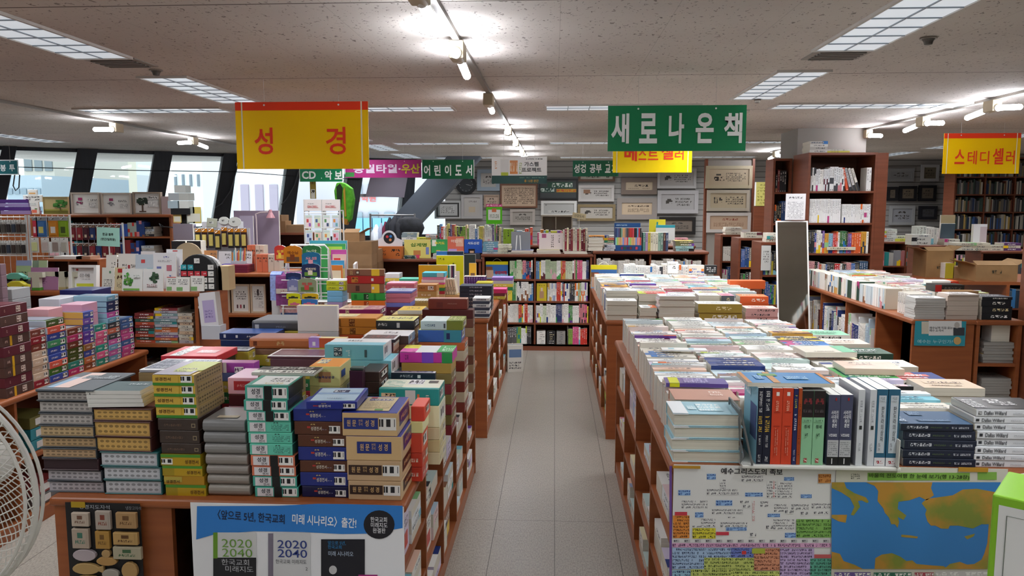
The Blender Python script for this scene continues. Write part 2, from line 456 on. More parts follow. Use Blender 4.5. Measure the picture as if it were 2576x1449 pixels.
for i, ((l0, l1), (r0, r1)) in enumerate(zip(*bounds)):
    w = wprism('window_%d' % (i + 1), [(l0, SILL), (r0, SILL), (r1, CEIL), (l1, CEIL)], .02, .03, GLASS, kind='structure')
    f = wprism('window_frame', [(l0, SILL), (r0, SILL), (r0 + .01, SILL + .05), (l0 + .01, SILL + .05)], -.03, .05, DARK, parent=w)
    wprism('window_frame', [(l1 - .01, CEIL - .05), (r1 - .01, CEIL - .05), (r1, CEIL), (l1, CEIL)], -.03, .05, DARK, parent=w)
    if i >= 6:
        k = .52
        q = [(l0 + (l1 - l0) * k, SILL + 1.42 * k), (r0 + (r1 - r0) * k, SILL + 1.42 * k)]
        wprism('window_frame', [q[0], q[1], (q[1][0], q[1][1] + .05), (q[0][0], q[0][1] + .05)], -.03, .05, flat('pale_transom', 'b9bcc4', .5), parent=w)
# the tilted blind hung inside the corner window
bl = [on_glass(*p) for p in ((925, 440), (1016, 448), (1008, 497), (912, 494))]
o = wprism('roller_blind', bl[::-1], -.16, -.15, flat('dark_net_blind', '6f6873', .8), label='dark net blind drawn over the upper half of the corner window', cat='blind')
# diagonal concrete brace by the corner
mb = MB(); A = [at(*p, 13.15) for p in ((925, 618), (1002, 618), (1215, 385), (1132, 385))]
mb.prism([(p.x, p.z) for p in A], 13.15, 13.6, 'ffffff')
structure('beam_corner', mb, flat('brace_paint', '525a66', .55))
# a square pillar clad with bookcases, and one behind the counters
structure('pillar_centre', MB().box(2.6, 3.32, 8.53, 9.15, 0, CEIL), flat('pillar_paint', '8a8580', .7))
structure('ground', MB().box(-160, 120, 40, 260, -30.5, -30), flat('street_ground', '9a9a98', .9))

# ------------------------------------------------------------------ outside: pale tower blocks across the street
def building(name, label, xl, xr, yt, Y, wall, glassc, cols, rows, wf, hf, top=.5, vis=8, deep=14, roof=None):
    x0, x1 = at(xl, 512, Y).x, at(xr, 512, Y).x; zt = at(xl, yt, Y).z
    t = thing(name, label, 'building', ((x0 + x1) / 2, Y, -30), group=None)
    w = x1 - x0
    obj('wall', MB().box(-w / 2, w / 2, 0, deep, 0, zt + 30), flat('facade_' + wall, wall, .8), t)
    cw = w / cols; ch = rows
    me = MB().box(-cw * wf / 2, cw * wf / 2, -.12, .05, -ch * hf / 2, ch * hf / 2).mesh('pane', flat('far_glass_' + glassc, glassc, .25))
    for r in range(vis):
        for c in range(cols):
            link('window', me, t, (-w / 2 + cw * (c + .5), 0, zt + 30 - top - ch * (r + .5)))
    if roof:
        obj('roof', MB().box(-w / 2 * roof, w / 2 * roof, 1, deep - 1, zt + 30, zt + 31.8), flat('facade_' + wall, wall, .8), t)
    return t
building('apartment_block', 'pale apartment block with a grid of wide balcony windows outside first window', 66, 142, 376, 78, 'b4b0a6', '6f787b', 3, 2.0, .74, .62, .6, 8, roof=.6)
building('apartment_block', 'cream apartment block with small windows beside the balcony block', 146, 200, 372, 96, 'c4bfae', '85857a', 4, 2.3, .3, .4, .8, 7)
building('apartment_block', 'low blue-grey slab block below the balcony apartment tower', 20, 108, 441, 66, '98a4ac', '78868f', 5, 1.6, .7, .3, .6, 4)
building('apartment_block', 'hazy white tower seen through the second window', 262, 312, 394, 150, 'c4c9cc', 'a4adb2', 4, 4.4, .5, .4, 1.5, 5, roof=.5)
building('apartment_block', 'small grey-windowed block under the hazy white tower', 258, 294, 436, 118, 'b0b5b8', '747e85', 3, 2.0, .6, .55, .4, 5)
building('office_tower', 'white office tower with small paired square windows outside third window', 436, 512, 384, 60, 'cdd0d0', '6a747c', 4, 2.75, .28, .34, .8, 6, roof=.6)
building('office_tower', 'glassy blue-grey annex adjoining the white office tower', 514, 541, 396, 75, '9aa6ae', '8492a0', 2, 2.4, .7, .5, .6, 6)
building('shop_building', 'white building with tall pink-grey windows behind the yellow hanging sign', 600, 745, 420, 40, 'd4d0d4', '9a8f9c', 4, 2.2, .55, .62, .5, 3)
b5 = building('shop_building', 'pale terrace building with blue lower panels outside corner window', 880, 1040, 424, 34, 'bcb8be', '8a97a0', 4, 1.25, .6, .4, .3, 2)
x0, x1 = at(893, 560, 34).x, at(1010, 560, 34).x
for k in range(5):
    wd = (x1 - x0) / 5; z0, z1 = at(950, 606, 34).z, at(950, 548, 34).z
    obj('blue_panel', MB().box(-wd * .45, wd * .45, -.25, 0, 0, z1 - z0), flat('blue_panel', '6fa4ba', .5), b5, loc=(x0 + wd * (k + .5) - b5.location.x, 0, z0 + 30))
p = at(918, 498, 34)
letters(b5, '학학원', (p.x - b5.location.x, -.06, p.z + 30), 1.0, .34, 'c05a58', bold=.02)

# ------------------------------------------------------------------ ceiling lights
LOUV = flat('louvre_reflector', 'c9d0d6', .3, .2, emit='dfe8f0', es=.42)
TRIM = flat('light_trim', 'b9b4ae', .5)
FIN = flat('louvre_fin', '8c949c', .4, .3)
_tro = {}
def troffer(cx, cy, L, axis, label, w=.30, watts=1.0):
    k = (L, axis)
    if k not in _tro:
        n = max(4, round(L / .18)); fr = MB(); fin = MB(); ln = MB()
        for a, b in ((-w / 2 - .015, -w / 2), (w / 2, w / 2 + .015)): fr.box(a, b, -L / 2, L / 2, -.014, 0)
        for a, b in ((-L / 2 - .015, -L / 2), (L / 2, L / 2 + .015)): fr.box(-w / 2 - .015, w / 2 + .015, a, b, -.014, 0)
        ln.box(-w / 2, w / 2, -L / 2, L / 2, -.008, -.002)
        fin.box(-.003, .003, -L / 2, L / 2, -.013, -.008)
        for i in range(1, n): fin.box(-w / 2, w / 2, -L / 2 + L * i / n - .003, -L / 2 + L * i / n + .003, -.013, -.008)
        _tro[k] = (fr.mesh('trim_frame', TRIM), ln.mesh('reflector', LOUV), fin.mesh('louvre', FIN))
        ld = bpy.data.lights.new('fluorescent', 'AREA'); ld.shape = 'RECTANGLE'; ld.size = w; ld.size_y = L
        ld.energy = TROFFER_W * L / 1.24; ld.color = (.97, .985, 1.0); ld.spread = RAD(150)
        _tro[k] += (ld,)
    t = thing('ceiling_light', label, 'light', (cx, cy, CEIL - .0), PI / 2 if axis == 'x' else 0, 'louvred ceiling lights')
    for nm, me in zip(('trim_frame', 'reflector', 'louvre'), _tro[k][:3]): link(nm, me, t)
    lo = link('lamp', _tro[k][3], t, (0, 0, -.016))
    return t
for X, ys, nm in ((-2.48, (-2.2, -.3, 1.6, 3.58, 5.47, 7.45, 9.2, 11.0, 12.9), 'row towards the windows'), (1.5, (-2.2, -.3, 1.6, 3.58, 5.47, 7.45, 9.2, 11.0, 12.9), 'row over the new-books tables'),  # negative places: lights unseen behind the camera, added as front fill
                  (-6.46, (1.6, 3.58, 5.47, 7.45, 9.2), 'row nearest the glass front'), (5.47, (1.6, 3.58, 5.47, 7.45, 9.2, 11.0, 12.9), 'row over the far bookcases')):
    for k, y in enumerate(ys): troffer(X, y, 1.24, 'y', 'louvred ceiling light running lengthwise, %s in the %s' % (nth(k + 1), nm))
for y, xs, nm in ((6.55, ((-3.43, 1.24), (-1.48, 1.24), (.55, 1.24), (2.55, 1.5)), 'nearest'), (10.3, ((-1.5, 1.24), (.56, 1.24), (2.6, 1.24)), 'middle'), (13.5, ((-1.45, 1.2), (.7, 1.2), (2.8, 1.2), (4.6, 1.2)), 'farthest')):
    for k, (x, L) in enumerate(xs): troffer(x, y, L, 'x', 'louvred ceiling light set crosswise, %s from the windows in the %s cross strip' % (nth(k + 1), nm))
# slim air grilles between the lights
for k, (px, py) in enumerate(((305, 157), (2105, 137))):
    q = atz(px, py, CEIL)
    t = thing('air_vent', ('slatted ceiling air vent beyond the first louvred light by the %s' % ('windows', 'new-books sign')[k]), 'vent', (q.x, q.y, CEIL))
    obj('vent_frame', MB().box(-.15, .15, -.13, .13, -.006, 0), flat('vent_paint', '8d8780', .6), t)
    for j in range(5): obj('slat', MB().box(-.12, .12, -.1 + j * .045, -.08 + j * .045, -.014, -.006), flat('vent_slat', '6f6a64', .6), t)
for k, (px, py) in enumerate(((393, 188), (2335, 110), (1905, 257))):
    q = atz(px, py, CEIL - .03)
    t = thing('sprinkler', ('round smoke detector beside the louvred light by the windows', 'small sprinkler head alone on the bare ceiling board', 'small sprinkler head just behind the green new-books sign')[k], ('smoke detector', 'sprinkler', 'sprinkler')[k], (q.x, q.y, CEIL))
    obj('base', MB().lathe([(.04, -.008), (.038, 0)], n=20), flat('detector_base', '8f8880', .5), t)
    obj('head', MB().lathe([(.01, -.036), (.018, -.034), (.022, -.02), (.03, -.008)], n=14), flat('detector_head', '4d4843', .5), t)

# ------------------------------------------------------------------ lighting tracks with bare compact tubes
TUBE = flat('lit_tube', 'ffffff', .3, emit='f4f7ff', es=TUBE_E)
HOLD = flat('beige_socket', 'b5a88f', .5)
RAIL = flat('track_rail', '8d8984', .45, .3)
_tub = {}
def track(X, y0, y1, label): obj('lighting_track', MB().box(X - .016, X + .016, y0, y1, CEIL - .022, CEIL), RAIL, label=label, cat='lighting track')
def track_lamp(X, y, sides, label, L=.26):
    t = thing('track_lamp', label, 'lamp', (X, y, CEIL - .022), 0, 'bare-tube lamps on the lighting tracks')
    bevel(obj('socket', MB().box(-.035, .035, -.07, .07, -.085, 0), HOLD, t), .006)
    for s in sides:
        k = (s, L)
        if k not in _tub:
            mb = MB()
            y1 = s * (.075 + L); ys = [s * .06, s * .075, y1 - s * .02, y1]
            mb.tube([(0, q, -.055 - abs(q) * .10) for q in ys], [.02, .021, .021, .012], n=10)
            pl = MB().tube([(0, s * .04, -.06), (0, s * .085, -.064)], [.026, .026], n=12)
            _tub[k] = (smooth(link('x', mb.mesh('tube', TUBE))).data, pl.mesh('cap', WHITE))
            bpy.data.objects.remove(bpy.data.objects['x'])
        link('tube', _tub[k][0], t); link('cap', _tub[k][1], t)
    return t
track(-.475, -3.6, 13.4, 'long lighting track over the middle aisle')  # near end lengthened out of view to carry the added lamps
for k, (y, s) in enumerate(((-2.6, (-1, 1)), (-.9, (-1, 1)), (.9, (-1, 1)), (2.72, (1,)), (3.83, (-1, 1)), (5.6, (1,)), (7.95, (-1, 1)), (9.5, (-1, 1)), (11.3, (-1, 1)), (12.7, (-1, 1)))):  # first three lamps are unseen, added to brighten the near stack fronts
    track_lamp(-.475, y, s, '%s bare-tube lamp along the track over the middle aisle' % nth(k + 1), .34 if k == 4 else .26)
for nm, pxs, sd in (('track nearest the windows', ((285, 318), (486, 352)), ((-1,), (-1, 1))), ('track above the tall bookcase', ((2560, 262), (2322, 302), (2156, 334), (1922, 386)), ((1, -1), (1, -1), (-1,), (1, -1)))):
    X = atz(*pxs[1], CEIL - .05).x
    track(X, 5.5, 12.2 if X > 0 else 11.0, 'lighting track, the %s' % nm)
    for k, (q, s) in enumerate(zip(pxs, sd)): track_lamp(X, atz(*q, CEIL - .05).y, s, '%s bare-tube lamp along the %s' % (nth(k + 1), nm), .30)
# ================================================================== shop furniture
def aisle_unit(label, x0, x1, y0, y1, h, bays, rows, sides='r', wood=None, niche=None, name='book_table'):
    """a double shelf unit along the aisle: worktop, two end panels, a spine board, dividers and shelves on the open sides"""
    w = wood or WOOD
    t = thing(name, label, 'shelf unit', (x0, y0, 0), group=None)
    X, Y = x1 - x0, y1 - y0; th = .022; plh = .07; top = .032
    bevel(obj('worktop', MB().box(-.012, X + .012, -.012, Y + .012, h - top, h), w, t), .012, 3)
    pans = [(0, X)] if not niche else [(0, niche[0]), (niche[1], X)]
    for a, b in pans:
        obj('end_panel', MB().box(a, b, 0, th, 0, h - top), w, t)
        obj('end_panel', MB().box(a, b, Y - th, Y, 0, h - top), w, t)
    if niche: obj('inner_panel', MB().box(niche[0] - .02, niche[1] + .02, .25, .27, 0, h - top), WOODI, t)
    cells = {}
    zs = [plh + (h - top - plh) * i / rows for i in range(rows + 1)]
    for s in 'lr':
        a, b = (0, min(X / 2, .3)) if s == 'l' else (max(X / 2, X - .3), X)
        bk = b if s == 'l' else a
        obj('back_board', MB().box(bk - .006, bk + .006, th, Y - th, 0, h - top), WOODI, t)
        if s not in sides:
            obj('side_panel', MB().box(*((-.002, .016) if s == 'l' else (X - .016, X + .002)), th, Y - th, 0, h - top), w, t); continue
        obj('plinth', MB().box(*((a + .004, b - .006) if s == 'l' else (a + .006, b - .004)), th, Y - th, 0, plh), w, t)
        for z in zs[1:-1]: obj('shelf', MB().box(*((a + .004, b - .006) if s == 'l' else (a + .006, b - .004)), th, Y - th, z - .02, z), w, t)
        for i in range(1, bays): obj('divider', MB().box(*((a + .002, b - .006) if s == 'l' else (a + .006, b - .002)), Y * i / bays - .009, Y * i / bays + .009, plh, h - top), w, t)
        for i in range(bays):
            for j in range(rows):
                cells[s, i, j] = (x0 + a + .006, x0 + b, y0 + Y * i / bays + .012, y0 + Y * (i + 1) / bays - .012, zs[j], zs[j + 1] - .02)
    return t, cells
def front_unit(label, x0, x1, y0, y1, h, cols, rows, wood=None, zs=None, cs=None, base=.07, name='bookcase', lip=True, backm=None):
    w = wood or WOODD
    t = thing(name, label, 'bookcase', (x0, y0, 0))
    X, Y = x1 - x0, y1 - y0; th = .024
    if lip: bevel(obj('top_board', MB().box(-.012, X + .012, -.014, Y, h - .034, h), w, t), .012, 3)
    else: obj('top_board', MB().box(0, X, 0, Y, h - .024, h), w, t)
    ht = h - (.034 if lip else .024)
    obj('side_panel', MB().box(0, th, 0, Y, 0, ht), w, t); obj('side_panel', MB().box(X - th, X, 0, Y, 0, ht), w, t)
    obj('back_board', MB().box(th, X - th, Y - .012, Y, 0, ht), backm or WOODI, t)
    obj('plinth', MB().box(th, X - th, .004, .024, 0, base), w, t)
    zs = zs or [base + (ht - base) * i / rows for i in range(rows + 1)]
    cs = cs or [th + (X - 2 * th) * i / cols for i in range(cols + 1)]
    for z in zs[:-1]: obj('shelf', MB().box(th, X - th, .004, Y - .012, z - .02, z), w, t)
    for c in cs[1:-1]: obj('divider', MB().box(c - .009, c + .009, .006, Y - .012, base, ht), w, t)
    cells = {}
    for i in range(len(cs) - 1):
        for j in range(len(zs) - 1):
            cells[i, j] = (x0 + cs[i] + .01, x0 + cs[i + 1] - .01, y0, y0 + Y - .014, zs[j], zs[j + 1] - (.02 if j < len(zs) - 2 else 0))
    return t, cells

ZA, ZD, ZB, ZE, ZI, ZF, ZG, ZL = .69, .81, .838, .83, .845, .69, 1.05, 1.05
tA, cA = aisle_unit('low cherry shelf table piled with boxed bibles, magnet board on its near end', -1.595, -.468, 2.29, 4.5, ZA, 5, 3, 'r', niche=(.385, .47))
tD, cD = aisle_unit('low cherry shelf table packed with spine-up paperbacks under green sign, map on its end', .375, 1.56, 2.36, 4.55, ZD, 4, 3, 'l')
tB, cB = aisle_unit('cherry shelf table across the cross aisle behind the bible table', -1.60, -.458, 5.18, 7.5, ZB, 4, 3, 'r')
tE, cE = aisle_unit('cherry shelf table of flat and spine-up books behind the new-books table', .362, 1.50, 5.2, 7.6, ZE, 4, 3, 'l')
tI, cI = aisle_unit('cherry shelf table by the tall bookcase with teal leaflet poster on its end', 2.41, 2.81, 5.25, 7.65, ZI, 4, 2, 'l')
tI2, cI2 = front_unit('open cherry shelf cell unit beside the teal poster', 2.825, 3.12, 5.25, 5.59, ZI, 1, 3, WOOD, zs=[.07, .30, .55, .811], name='shelf_unit')
tI3, cI3 = aisle_unit('plain cherry counter behind the open cells of the poster table', 2.825, 3.12, 5.62, 7.65, ZI, 1, 1, '')
tF, cF = aisle_unit('low cherry shelf table by the fan carrying stacked bible boxes', -3.62, -2.605, 2.3, 4.72, ZF, 4, 2, 'r')
tG, cG = front_unit('cherry shelf counter of gift cards with leaflet holder on its side panel', -4.3, -2.315, 4.85, 5.31, ZG, 3, 3, WOOD, name='shelf_counter', zs=[.07, .37, .70, 1.016], cs=[.024, .64, 1.26, 1.96])
tL, cL = front_unit('cherry shelf counter holding two cream framed verses behind the gift-card counter', -3.9, -2.235, 6.2, 6.66, ZL, 3, 3, WOOD, name='shelf_counter')
tH, cH = front_unit('cherry bookcase by the glass front topped with framed pictures', -6.16, -4.58, 9.0, 9.33, 1.49, 2, 6, WOOD)
tC, cC = front_unit('low four-shelf bookcase closing the far end of the middle aisle', -.79, .415, 8.4, 8.72, 1.07, 2, 4, cs=[.024, .58, 1.18])
tC2, cC2 = front_unit('low bookcase carrying a blue boxed set, beside the aisle-end bookcase', .43, 1.66, 8.42, 8.74, 1.105, 2, 4)
tC0, cC0 = front_unit('low bookcase of picture books beside the brown cartons', -1.98, -.805, 8.42, 8.74, 1.01, 2, 3)
tW, cW = front_unit('long low bookcase topped with upright books in front of the framed calligraphy', -1.9, 1.75, 9.7, 10.05, 1.10, 4, 3)
tTt, cT = front_unit('tall five-shelf bookcase full of white paperbacks standing against the pillar', 2.555, 3.235, 8.0, 8.5, 2.13, 1, 5, zs=[.52, .80, 1.115, 1.425, 1.745, 2.096], lip=False)
obj('wide_stile', MB().box(3.236 - 2.555, 3.34 - 2.555, .0, .48, 0, 2.125), WOODD, tTt)
tN, cN = front_unit('tall narrow bookcase beside the pillar, behind the standing mirror', 2.345, 2.545, 8.5, 8.8, 2.10, 1, 6, lip=False)
NU = []
for k, y in enumerate((7.5, 8.4, 9.3)):
    NU.append(front_unit('narrow waist-high bookcase, %s in the row beyond the second paperback table' % ('nearest', 'middle', 'farthest')[k], 1.98, 2.335, y, y + .35, 1.25, 1, 4, lip=False))
tK, cK = front_unit('tall bookcase cut by the frame edge beneath the yellow steady-seller sign', 3.14, 3.8, 5.2, 5.34, 1.90, 1, 6, lip=False)
tU1, cU1 = front_unit('low bookcase behind the tall bookcase with white stacks on top', 4.75, 5.5, 11.5, 11.85, 1.07, 2, 3)
tU2, cU2 = front_unit('low bookcase behind the open carton with pale hardbacks on top', 4.85, 5.75, 10.5, 10.85, 1.07, 2, 3)
tU3, cU3 = front_unit('low bookcase with rows of blue volumes near the far wall of books', 5.0, 6.2, 9.3, 9.65, 1.07, 2, 3)
tV, cV = front_unit('wall-high dark bookcase of old volumes behind the steady-seller sign', 6.5, 7.95, 13.0, 13.35, 2.36, 3, 8, lip=False)
tP, cP = front_unit('dark brown shelf with brown cartons on top by the glass front', -3.35, -2.72, 8.6, 8.95, 1.29, 1, 4, lip=False)
# ================================================================== book makers
WHITES=['f4f3ef','efeee9','e9e6de','f6f6f6','e6e9ec','f2ede2','dfe3e6','eceae4']
BRIGHT=['c8342c','e06a28','e8c21e','3f9a4a','2c6fb4','20377a','6a3d94','b83a7a','1f1f24','3a3d44','7fbfd0','8fc489','d58a94','8a5a3c','2d8a8a','b9cf3a','d9a9b4','9aa7c8','5b2230','c99a4a']
SOFT=['cfe3ea','e8cfcf','d9cfe6','cfe0cf','e9dfb8','b8cfe0','f0c9b4','c4d8d4']
def pick(rng,w=.55,s=.15):
    a=rng.random()
    return rng.choice(WHITES) if a<w else rng.choice(SOFT) if a<w+s else rng.choice(BRIGHT)
def inkfor(c,rng):
    r,g,b=(int(c[i:i+2],16) for i in (0,2,4))
    if .3*r+.6*g+.1*b>150:return rng.choice(['26262a','2c2f3a','4a2a22','1f3a5a','333333'])
    return rng.choice(['f2efe6','e9d9a8','ffffff'])
def mk_upright(rng,t,d,h,col,acc=None,plain=False):
    mb=MB().box(-t/2,t/2,0,d,0,h,col,pages='tk',th='x')
    ik=inkfor(col,rng)
    if acc:
        k=rng.random()
        v0,v1=(0,rng.uniform(.12,.4)) if k<.6 else (rng.uniform(.6,.8),1) if k<.8 else (.3,.55)
        mb.patch('f',0,1,v0,v1,acc)
        lo=v1+.04 if v0==0 else .08
        hi=.94 if v1<1 else v0-.03
        if v0==.3:lo,hi=.58,.95
    else:lo,hi=rng.uniform(.2,.36),.94
    if not plain:
        w=rng.uniform(.42,.66)
        mb.patch('f',.5-w/2,.5+w/2,lo+(hi-lo)*rng.uniform(0,.35),hi,col,ik,1.0,n=1,rows=max(3,int((hi-lo)*h/(t*w*1.05))),e=.0012)
        if rng.random()<.6:mb.patch('f',.25,.75,.03,.03+.4*t/h,acc if acc and acc!=col else col,ik,1.0,n=2,rows=1,e=.0014)
    return mb
def mk_spineup(rng,L,t,H,col,acc=None,cover=None):
    mb=MB().box(-L/2,L/2,0,t,0,H,col,pages='lr',th='y',f=hx(cover or col))
    ik=inkfor(col,rng)
    if acc:
        u0=rng.choice([0,.1,.55,.7]);u1=min(1,u0+rng.uniform(.2,.5))
        mb.patch('t',u0,u1,0,1,acc)
    w=rng.uniform(.5,.7);a=rng.uniform(.12,.3);b=rng.uniform(.6,.9)
    mb.patch('t',a,b,.5-w/2,.5+w/2,col,ik,1.0,n=max(4,int(L*(b-a)/(t*w))),rows=1,e=.0012)
    ik2=inkfor(cover or col,rng)
    mb.patch('f',.15,.85,.62,.86,cover or col,ik2,1.0,n=rng.randint(7,12),rows=rng.choice([1,1,2]))
    if acc:mb.patch('f',rng.uniform(.0,.4),rng.uniform(.6,1),.2,.5,acc)
    return mb
def mk_flat(rng,L,W,t,col,front='spine',top=None,acc=None,pcol='d9d4c6'):
    pg='rkl' if front=='spine' else 'frk' if front=='fore' else 'flr'
    mb=MB().box(-L/2,L/2,0,W,0,t,col,pages=pg,pcol=pcol,th='z',t=hx(top or col))
    ik=inkfor(col,rng);it=inkfor(top or col,rng)
    if front=='spine':
        if acc:mb.patch('f',*((0,.3) if rng.random()<.5 else (.7,1)),0,1,acc)
        a=rng.uniform(.08,.3);mb.patch('f',a,rng.uniform(.6,.9),.2,.8,col,ik,1.0,rows=1,e=.0012)
    if acc:mb.patch('t',*((0,.28) if rng.random()<.5 else (.6,1)),0,1,acc)
    mb.patch('t',.15,.8,.45,.7,top or col,it,1.0,n=rng.randint(6,10),rows=1,e=.0012)
    mb.patch('t',.2,.7,.2,.32,top or col,it,1.0,n=rng.randint(12,18),rows=1,e=.0012)
    return mb
def where_rz(face):return {'f':0,'r':PI/2,'l':-PI/2}[face]

def fill_upright(cell,face,rng,kind,label,group,until=1.0,hs=(.18,.225),ts=(.011,.026),d=.145,cols=None,gap=.25,start=0.0,names=None,lean=.05,plain=False,inset=.012,start_n=0):
    """a run of spine-out books in a shelf cell (x0,x1,y0,y1,z0,z1); face 'f' towards -Y, 'r' towards +X, 'l' towards -X"""
    x0,x1,y0,y1,z0,z1=cell
    Lr=(x1-x0) if face=='f' else (y1-y0)
    p=Lr*start;n=start_n
    hmax=z1-z0-.012;i=0;last=None;run=0
    dd=min(d,((y1-y0) if face=='f' else (x1-x0))-.02)
    while True:
        if run<=0:
            base=(pick(rng) if cols is None else rng.choice(cols));run=1 if rng.random()<gap else rng.randint(1,4)
            bt,bh=rng.uniform(*ts),min(hmax,rng.uniform(*hs));bacc=rng.choice(BRIGHT) if rng.random()<.45 else None
        run -= 1
        if p+bt>Lr*until:break
        n+=1
        mb=mk_upright(rng,bt-.0008,dd,bh,base,bacc,plain)
        c=p+bt/2
        if face=='f':loc=(x0+c,y0+inset+rng.uniform(0,.006),z0)
        elif face=='r':loc=(x1-inset-rng.uniform(0,.006),y0+c,z0)
        else:loc=(x0+inset+rng.uniform(0,.006),y1-c,z0)
        cn=cname(base)
        o=obj(kind,mb,PRINT,loc=loc,rot=(0,0,where_rz(face)),group=group,cat='book',
                label='%s%s book %s'%(cn,' and '+cname(bacc) if bacc and cname(bacc)!=cn and ' ' not in cn+cname(bacc) else '',label%nth(n)))
        p+=bt
    return n
def flat_pile(x,y,z,hs,rng,kind,label,group,L=.21,W=.15,cols=None,front='spine',rz=0,jit=.006,top=None,pcol='d9d4c6',acc=.4,mat=None):
    n=len(hs);zz=z
    for i,t in enumerate(hs):
        c=rng.choice(cols) if cols else pick(rng)
        mb=mk_flat(rng,L*rng.uniform(.97,1),W*rng.uniform(.97,1),t-.0006,c,front,top if i==n-1 else None,rng.choice(BRIGHT) if rng.random()<acc else None,pcol)
        cn=cname(c)
        pos='only one' if n==1 else 'topmost' if i==n-1 else nth(n-i)+' down'
        obj(kind,mb,mat or PRINT,loc=(x+rng.uniform(-jit,jit),y+rng.uniform(-jit,jit),zz),rot=(0,0,rz+rng.uniform(-.02,.02)),cat='book',group=group,
            label='%s flat book, %s %s'%(cn,pos,label))
        zz+=t
    return zz
# ================================================================== the bible table near the left
rA=random.Random(11)
def sticker(parent,bb,face,u0,u1,v0,v1,bg='f3f2ee',ink='1c1c20',mode=.75,n=4,rows=1,name='barcode_label',kids=True):
    mb=MB();mb.bb=bb
    mb.patch(face,u0,u1,v0,v1,bg,ink,mode,n,rows,e=.0009)
    return obj(name,mb,PRINT,parent)
def face_pt(bb,face,u,v,e=.0016):
    x0,x1,y0,y1,z0,z1=bb
    if face=='f':return (x0+(x1-x0)*u,y0-e,z0+(z1-z0)*v)
    if face=='r':return (x1+e,y0+(y1-y0)*u,z0+(z1-z0)*v)
    if face=='l':return (x0-e,y1-(y1-y0)*u,z0+(z1-z0)*v)
    return (x0+(x1-x0)*u,y0+(y1-y0)*v,z1+e)
def face_dim(bb,face):
    x0,x1,y0,y1,z0,z1=bb
    return {'f':(x1-x0,z1-z0),'r':(y1-y0,z1-z0),'l':(y1-y0,z1-z0),'t':(x1-x0,y1-y0)}[face]
def word(parent,bb,face,body,u,v,w,h,col,bold=.0,**kw):
    W,H=face_dim(bb,face)
    return letters(parent,body,face_pt(bb,face,u,v),W*w if w else None,H*h,col,face,bold,**kw)
def case(name,label,group,x0,x1,Y,z0,z1,depth,col,patches=(),words=(),stickers=(),mat=None,cat='boxed bible',rz=0.0,pages='',pcol='ded9cc',th='z',bev=.0025,**over):
    w=(x1-x0)/2
    bb=(-w,w,0,depth,0,z1-z0-.0006)
    mb=MB().box(*bb,col,pages=pages,pcol=pcol,th=th,**{k:hx(v) for k,v in over.items()})
    for q in patches:mb.patch(*q)
    o=obj(name,mb,mat or GLOSS,loc=((x0+x1)/2,Y,z0),rot=(0,0,rz),label=label,cat=cat,group=group)
    if bev and not pages:bevel(o,bev,2)
    for q in stickers:sticker(o,bb,*q)
    for q in words:word(o,bb,*q)
    return o
def ruler(ys,Y,xm,zb):
    """turn a run of front-face edges (pixel rows, top to bottom) into heights resting on zb"""
    z=[at(xm,y,Y).z for y in ys];k=zb-z[-1]
    return [q+k for q in z]
def ordn(i,n):return 'topmost' if i==0 else 'bottom one' if i==n-1 else nth(i+1)+' down'

# --- pile 1: thick bibles, thumb-indexed edges towards the viewer
def edge_bible(name,label,group,x0,x1,Y,z0,z1,depth,cover,page,marks=True,n=9,rz=0.0,cloth='f',side='222'):
    w=(x1-x0)/2;h=z1-z0
    t=thing(name,label,'bible',((x0+x1)/2,Y,z0),rz,group)
    b=.0035
    mb=MB().box(-w,w,0,depth,0,b,cover);mb.box(-w,w,0,depth,h-b-.0006,h-.0006,cover)
    mb.box(w-.005,w,0,depth,b,h-b-.0006,cover)
    bevel(obj('cover',mb,PRINT,t),.0015,1)
    pg=MB().box(-w+.004,w-.005,.005,depth-.004,b,h-b-.0006,page,pages='flk',pcol=page)
    if marks:
        pc=tuple(c*.28 for c in hx(page))
        x=pg.bb
        pg.patch('f',.04,.96,.12,.92,page,page,.5,n=n,rows=2)
        pg.k[-1]=(*pc,.5)
    obj('page_block',pg,PRINT,t)
    return t
Y1=2.315
ys=[950+q/2.903 for q in (163,238,325,412,498,577,652,738,822,906)]
zz=ruler(ys,Y1,175,ZA)
G1='thumb-indexed bibles piled at the table corner by the fan'
pg=['a8a29e','b4aeaa','b4aeaa','bca27a','b89a72','b49674','36242a','b2aeb4','b2aeb4']
for i in range(9):
    xl=100+i*1.0+(4 if i>6 else 0);x0,x1=at(xl,1150,Y1).x,at(xl+137+i*.8,1150,Y1).x
    edge_bible('thick_bible','%s-edged thick bible, %s of the pile nearest the fan'%(('grey','grey','grey','tan','tan','tan','dark plum','silver','silver')[i],ordn(i,9)),G1,
               x0,x1,Y1+rA.uniform(-.004,.006),zz[i+1],zz[i],.235,'2c3138' if i!=6 else '3a2228',pg[i],i!=6,n=9,rz=rA.uniform(-.02,.02))
o=case('bible_cover_sheet','grey cover sheet with pale blue and pink patch on the pile nearest the fan',None,at(92,1000,Y1).x,at(236,1000,Y1).x,Y1-.003,zz[0],zz[0]+.006,.25,'565d64',
     patches=(('t',.1,.5,.1,.7,'8fb0cc'),('t',.22,.5,.1,.95,'e6c9c0'),('t',.3,.9,.6,.8,'565d64','aab4b8',1.0,12,2)),bev=0,mat=PRINT,cat='book cover')
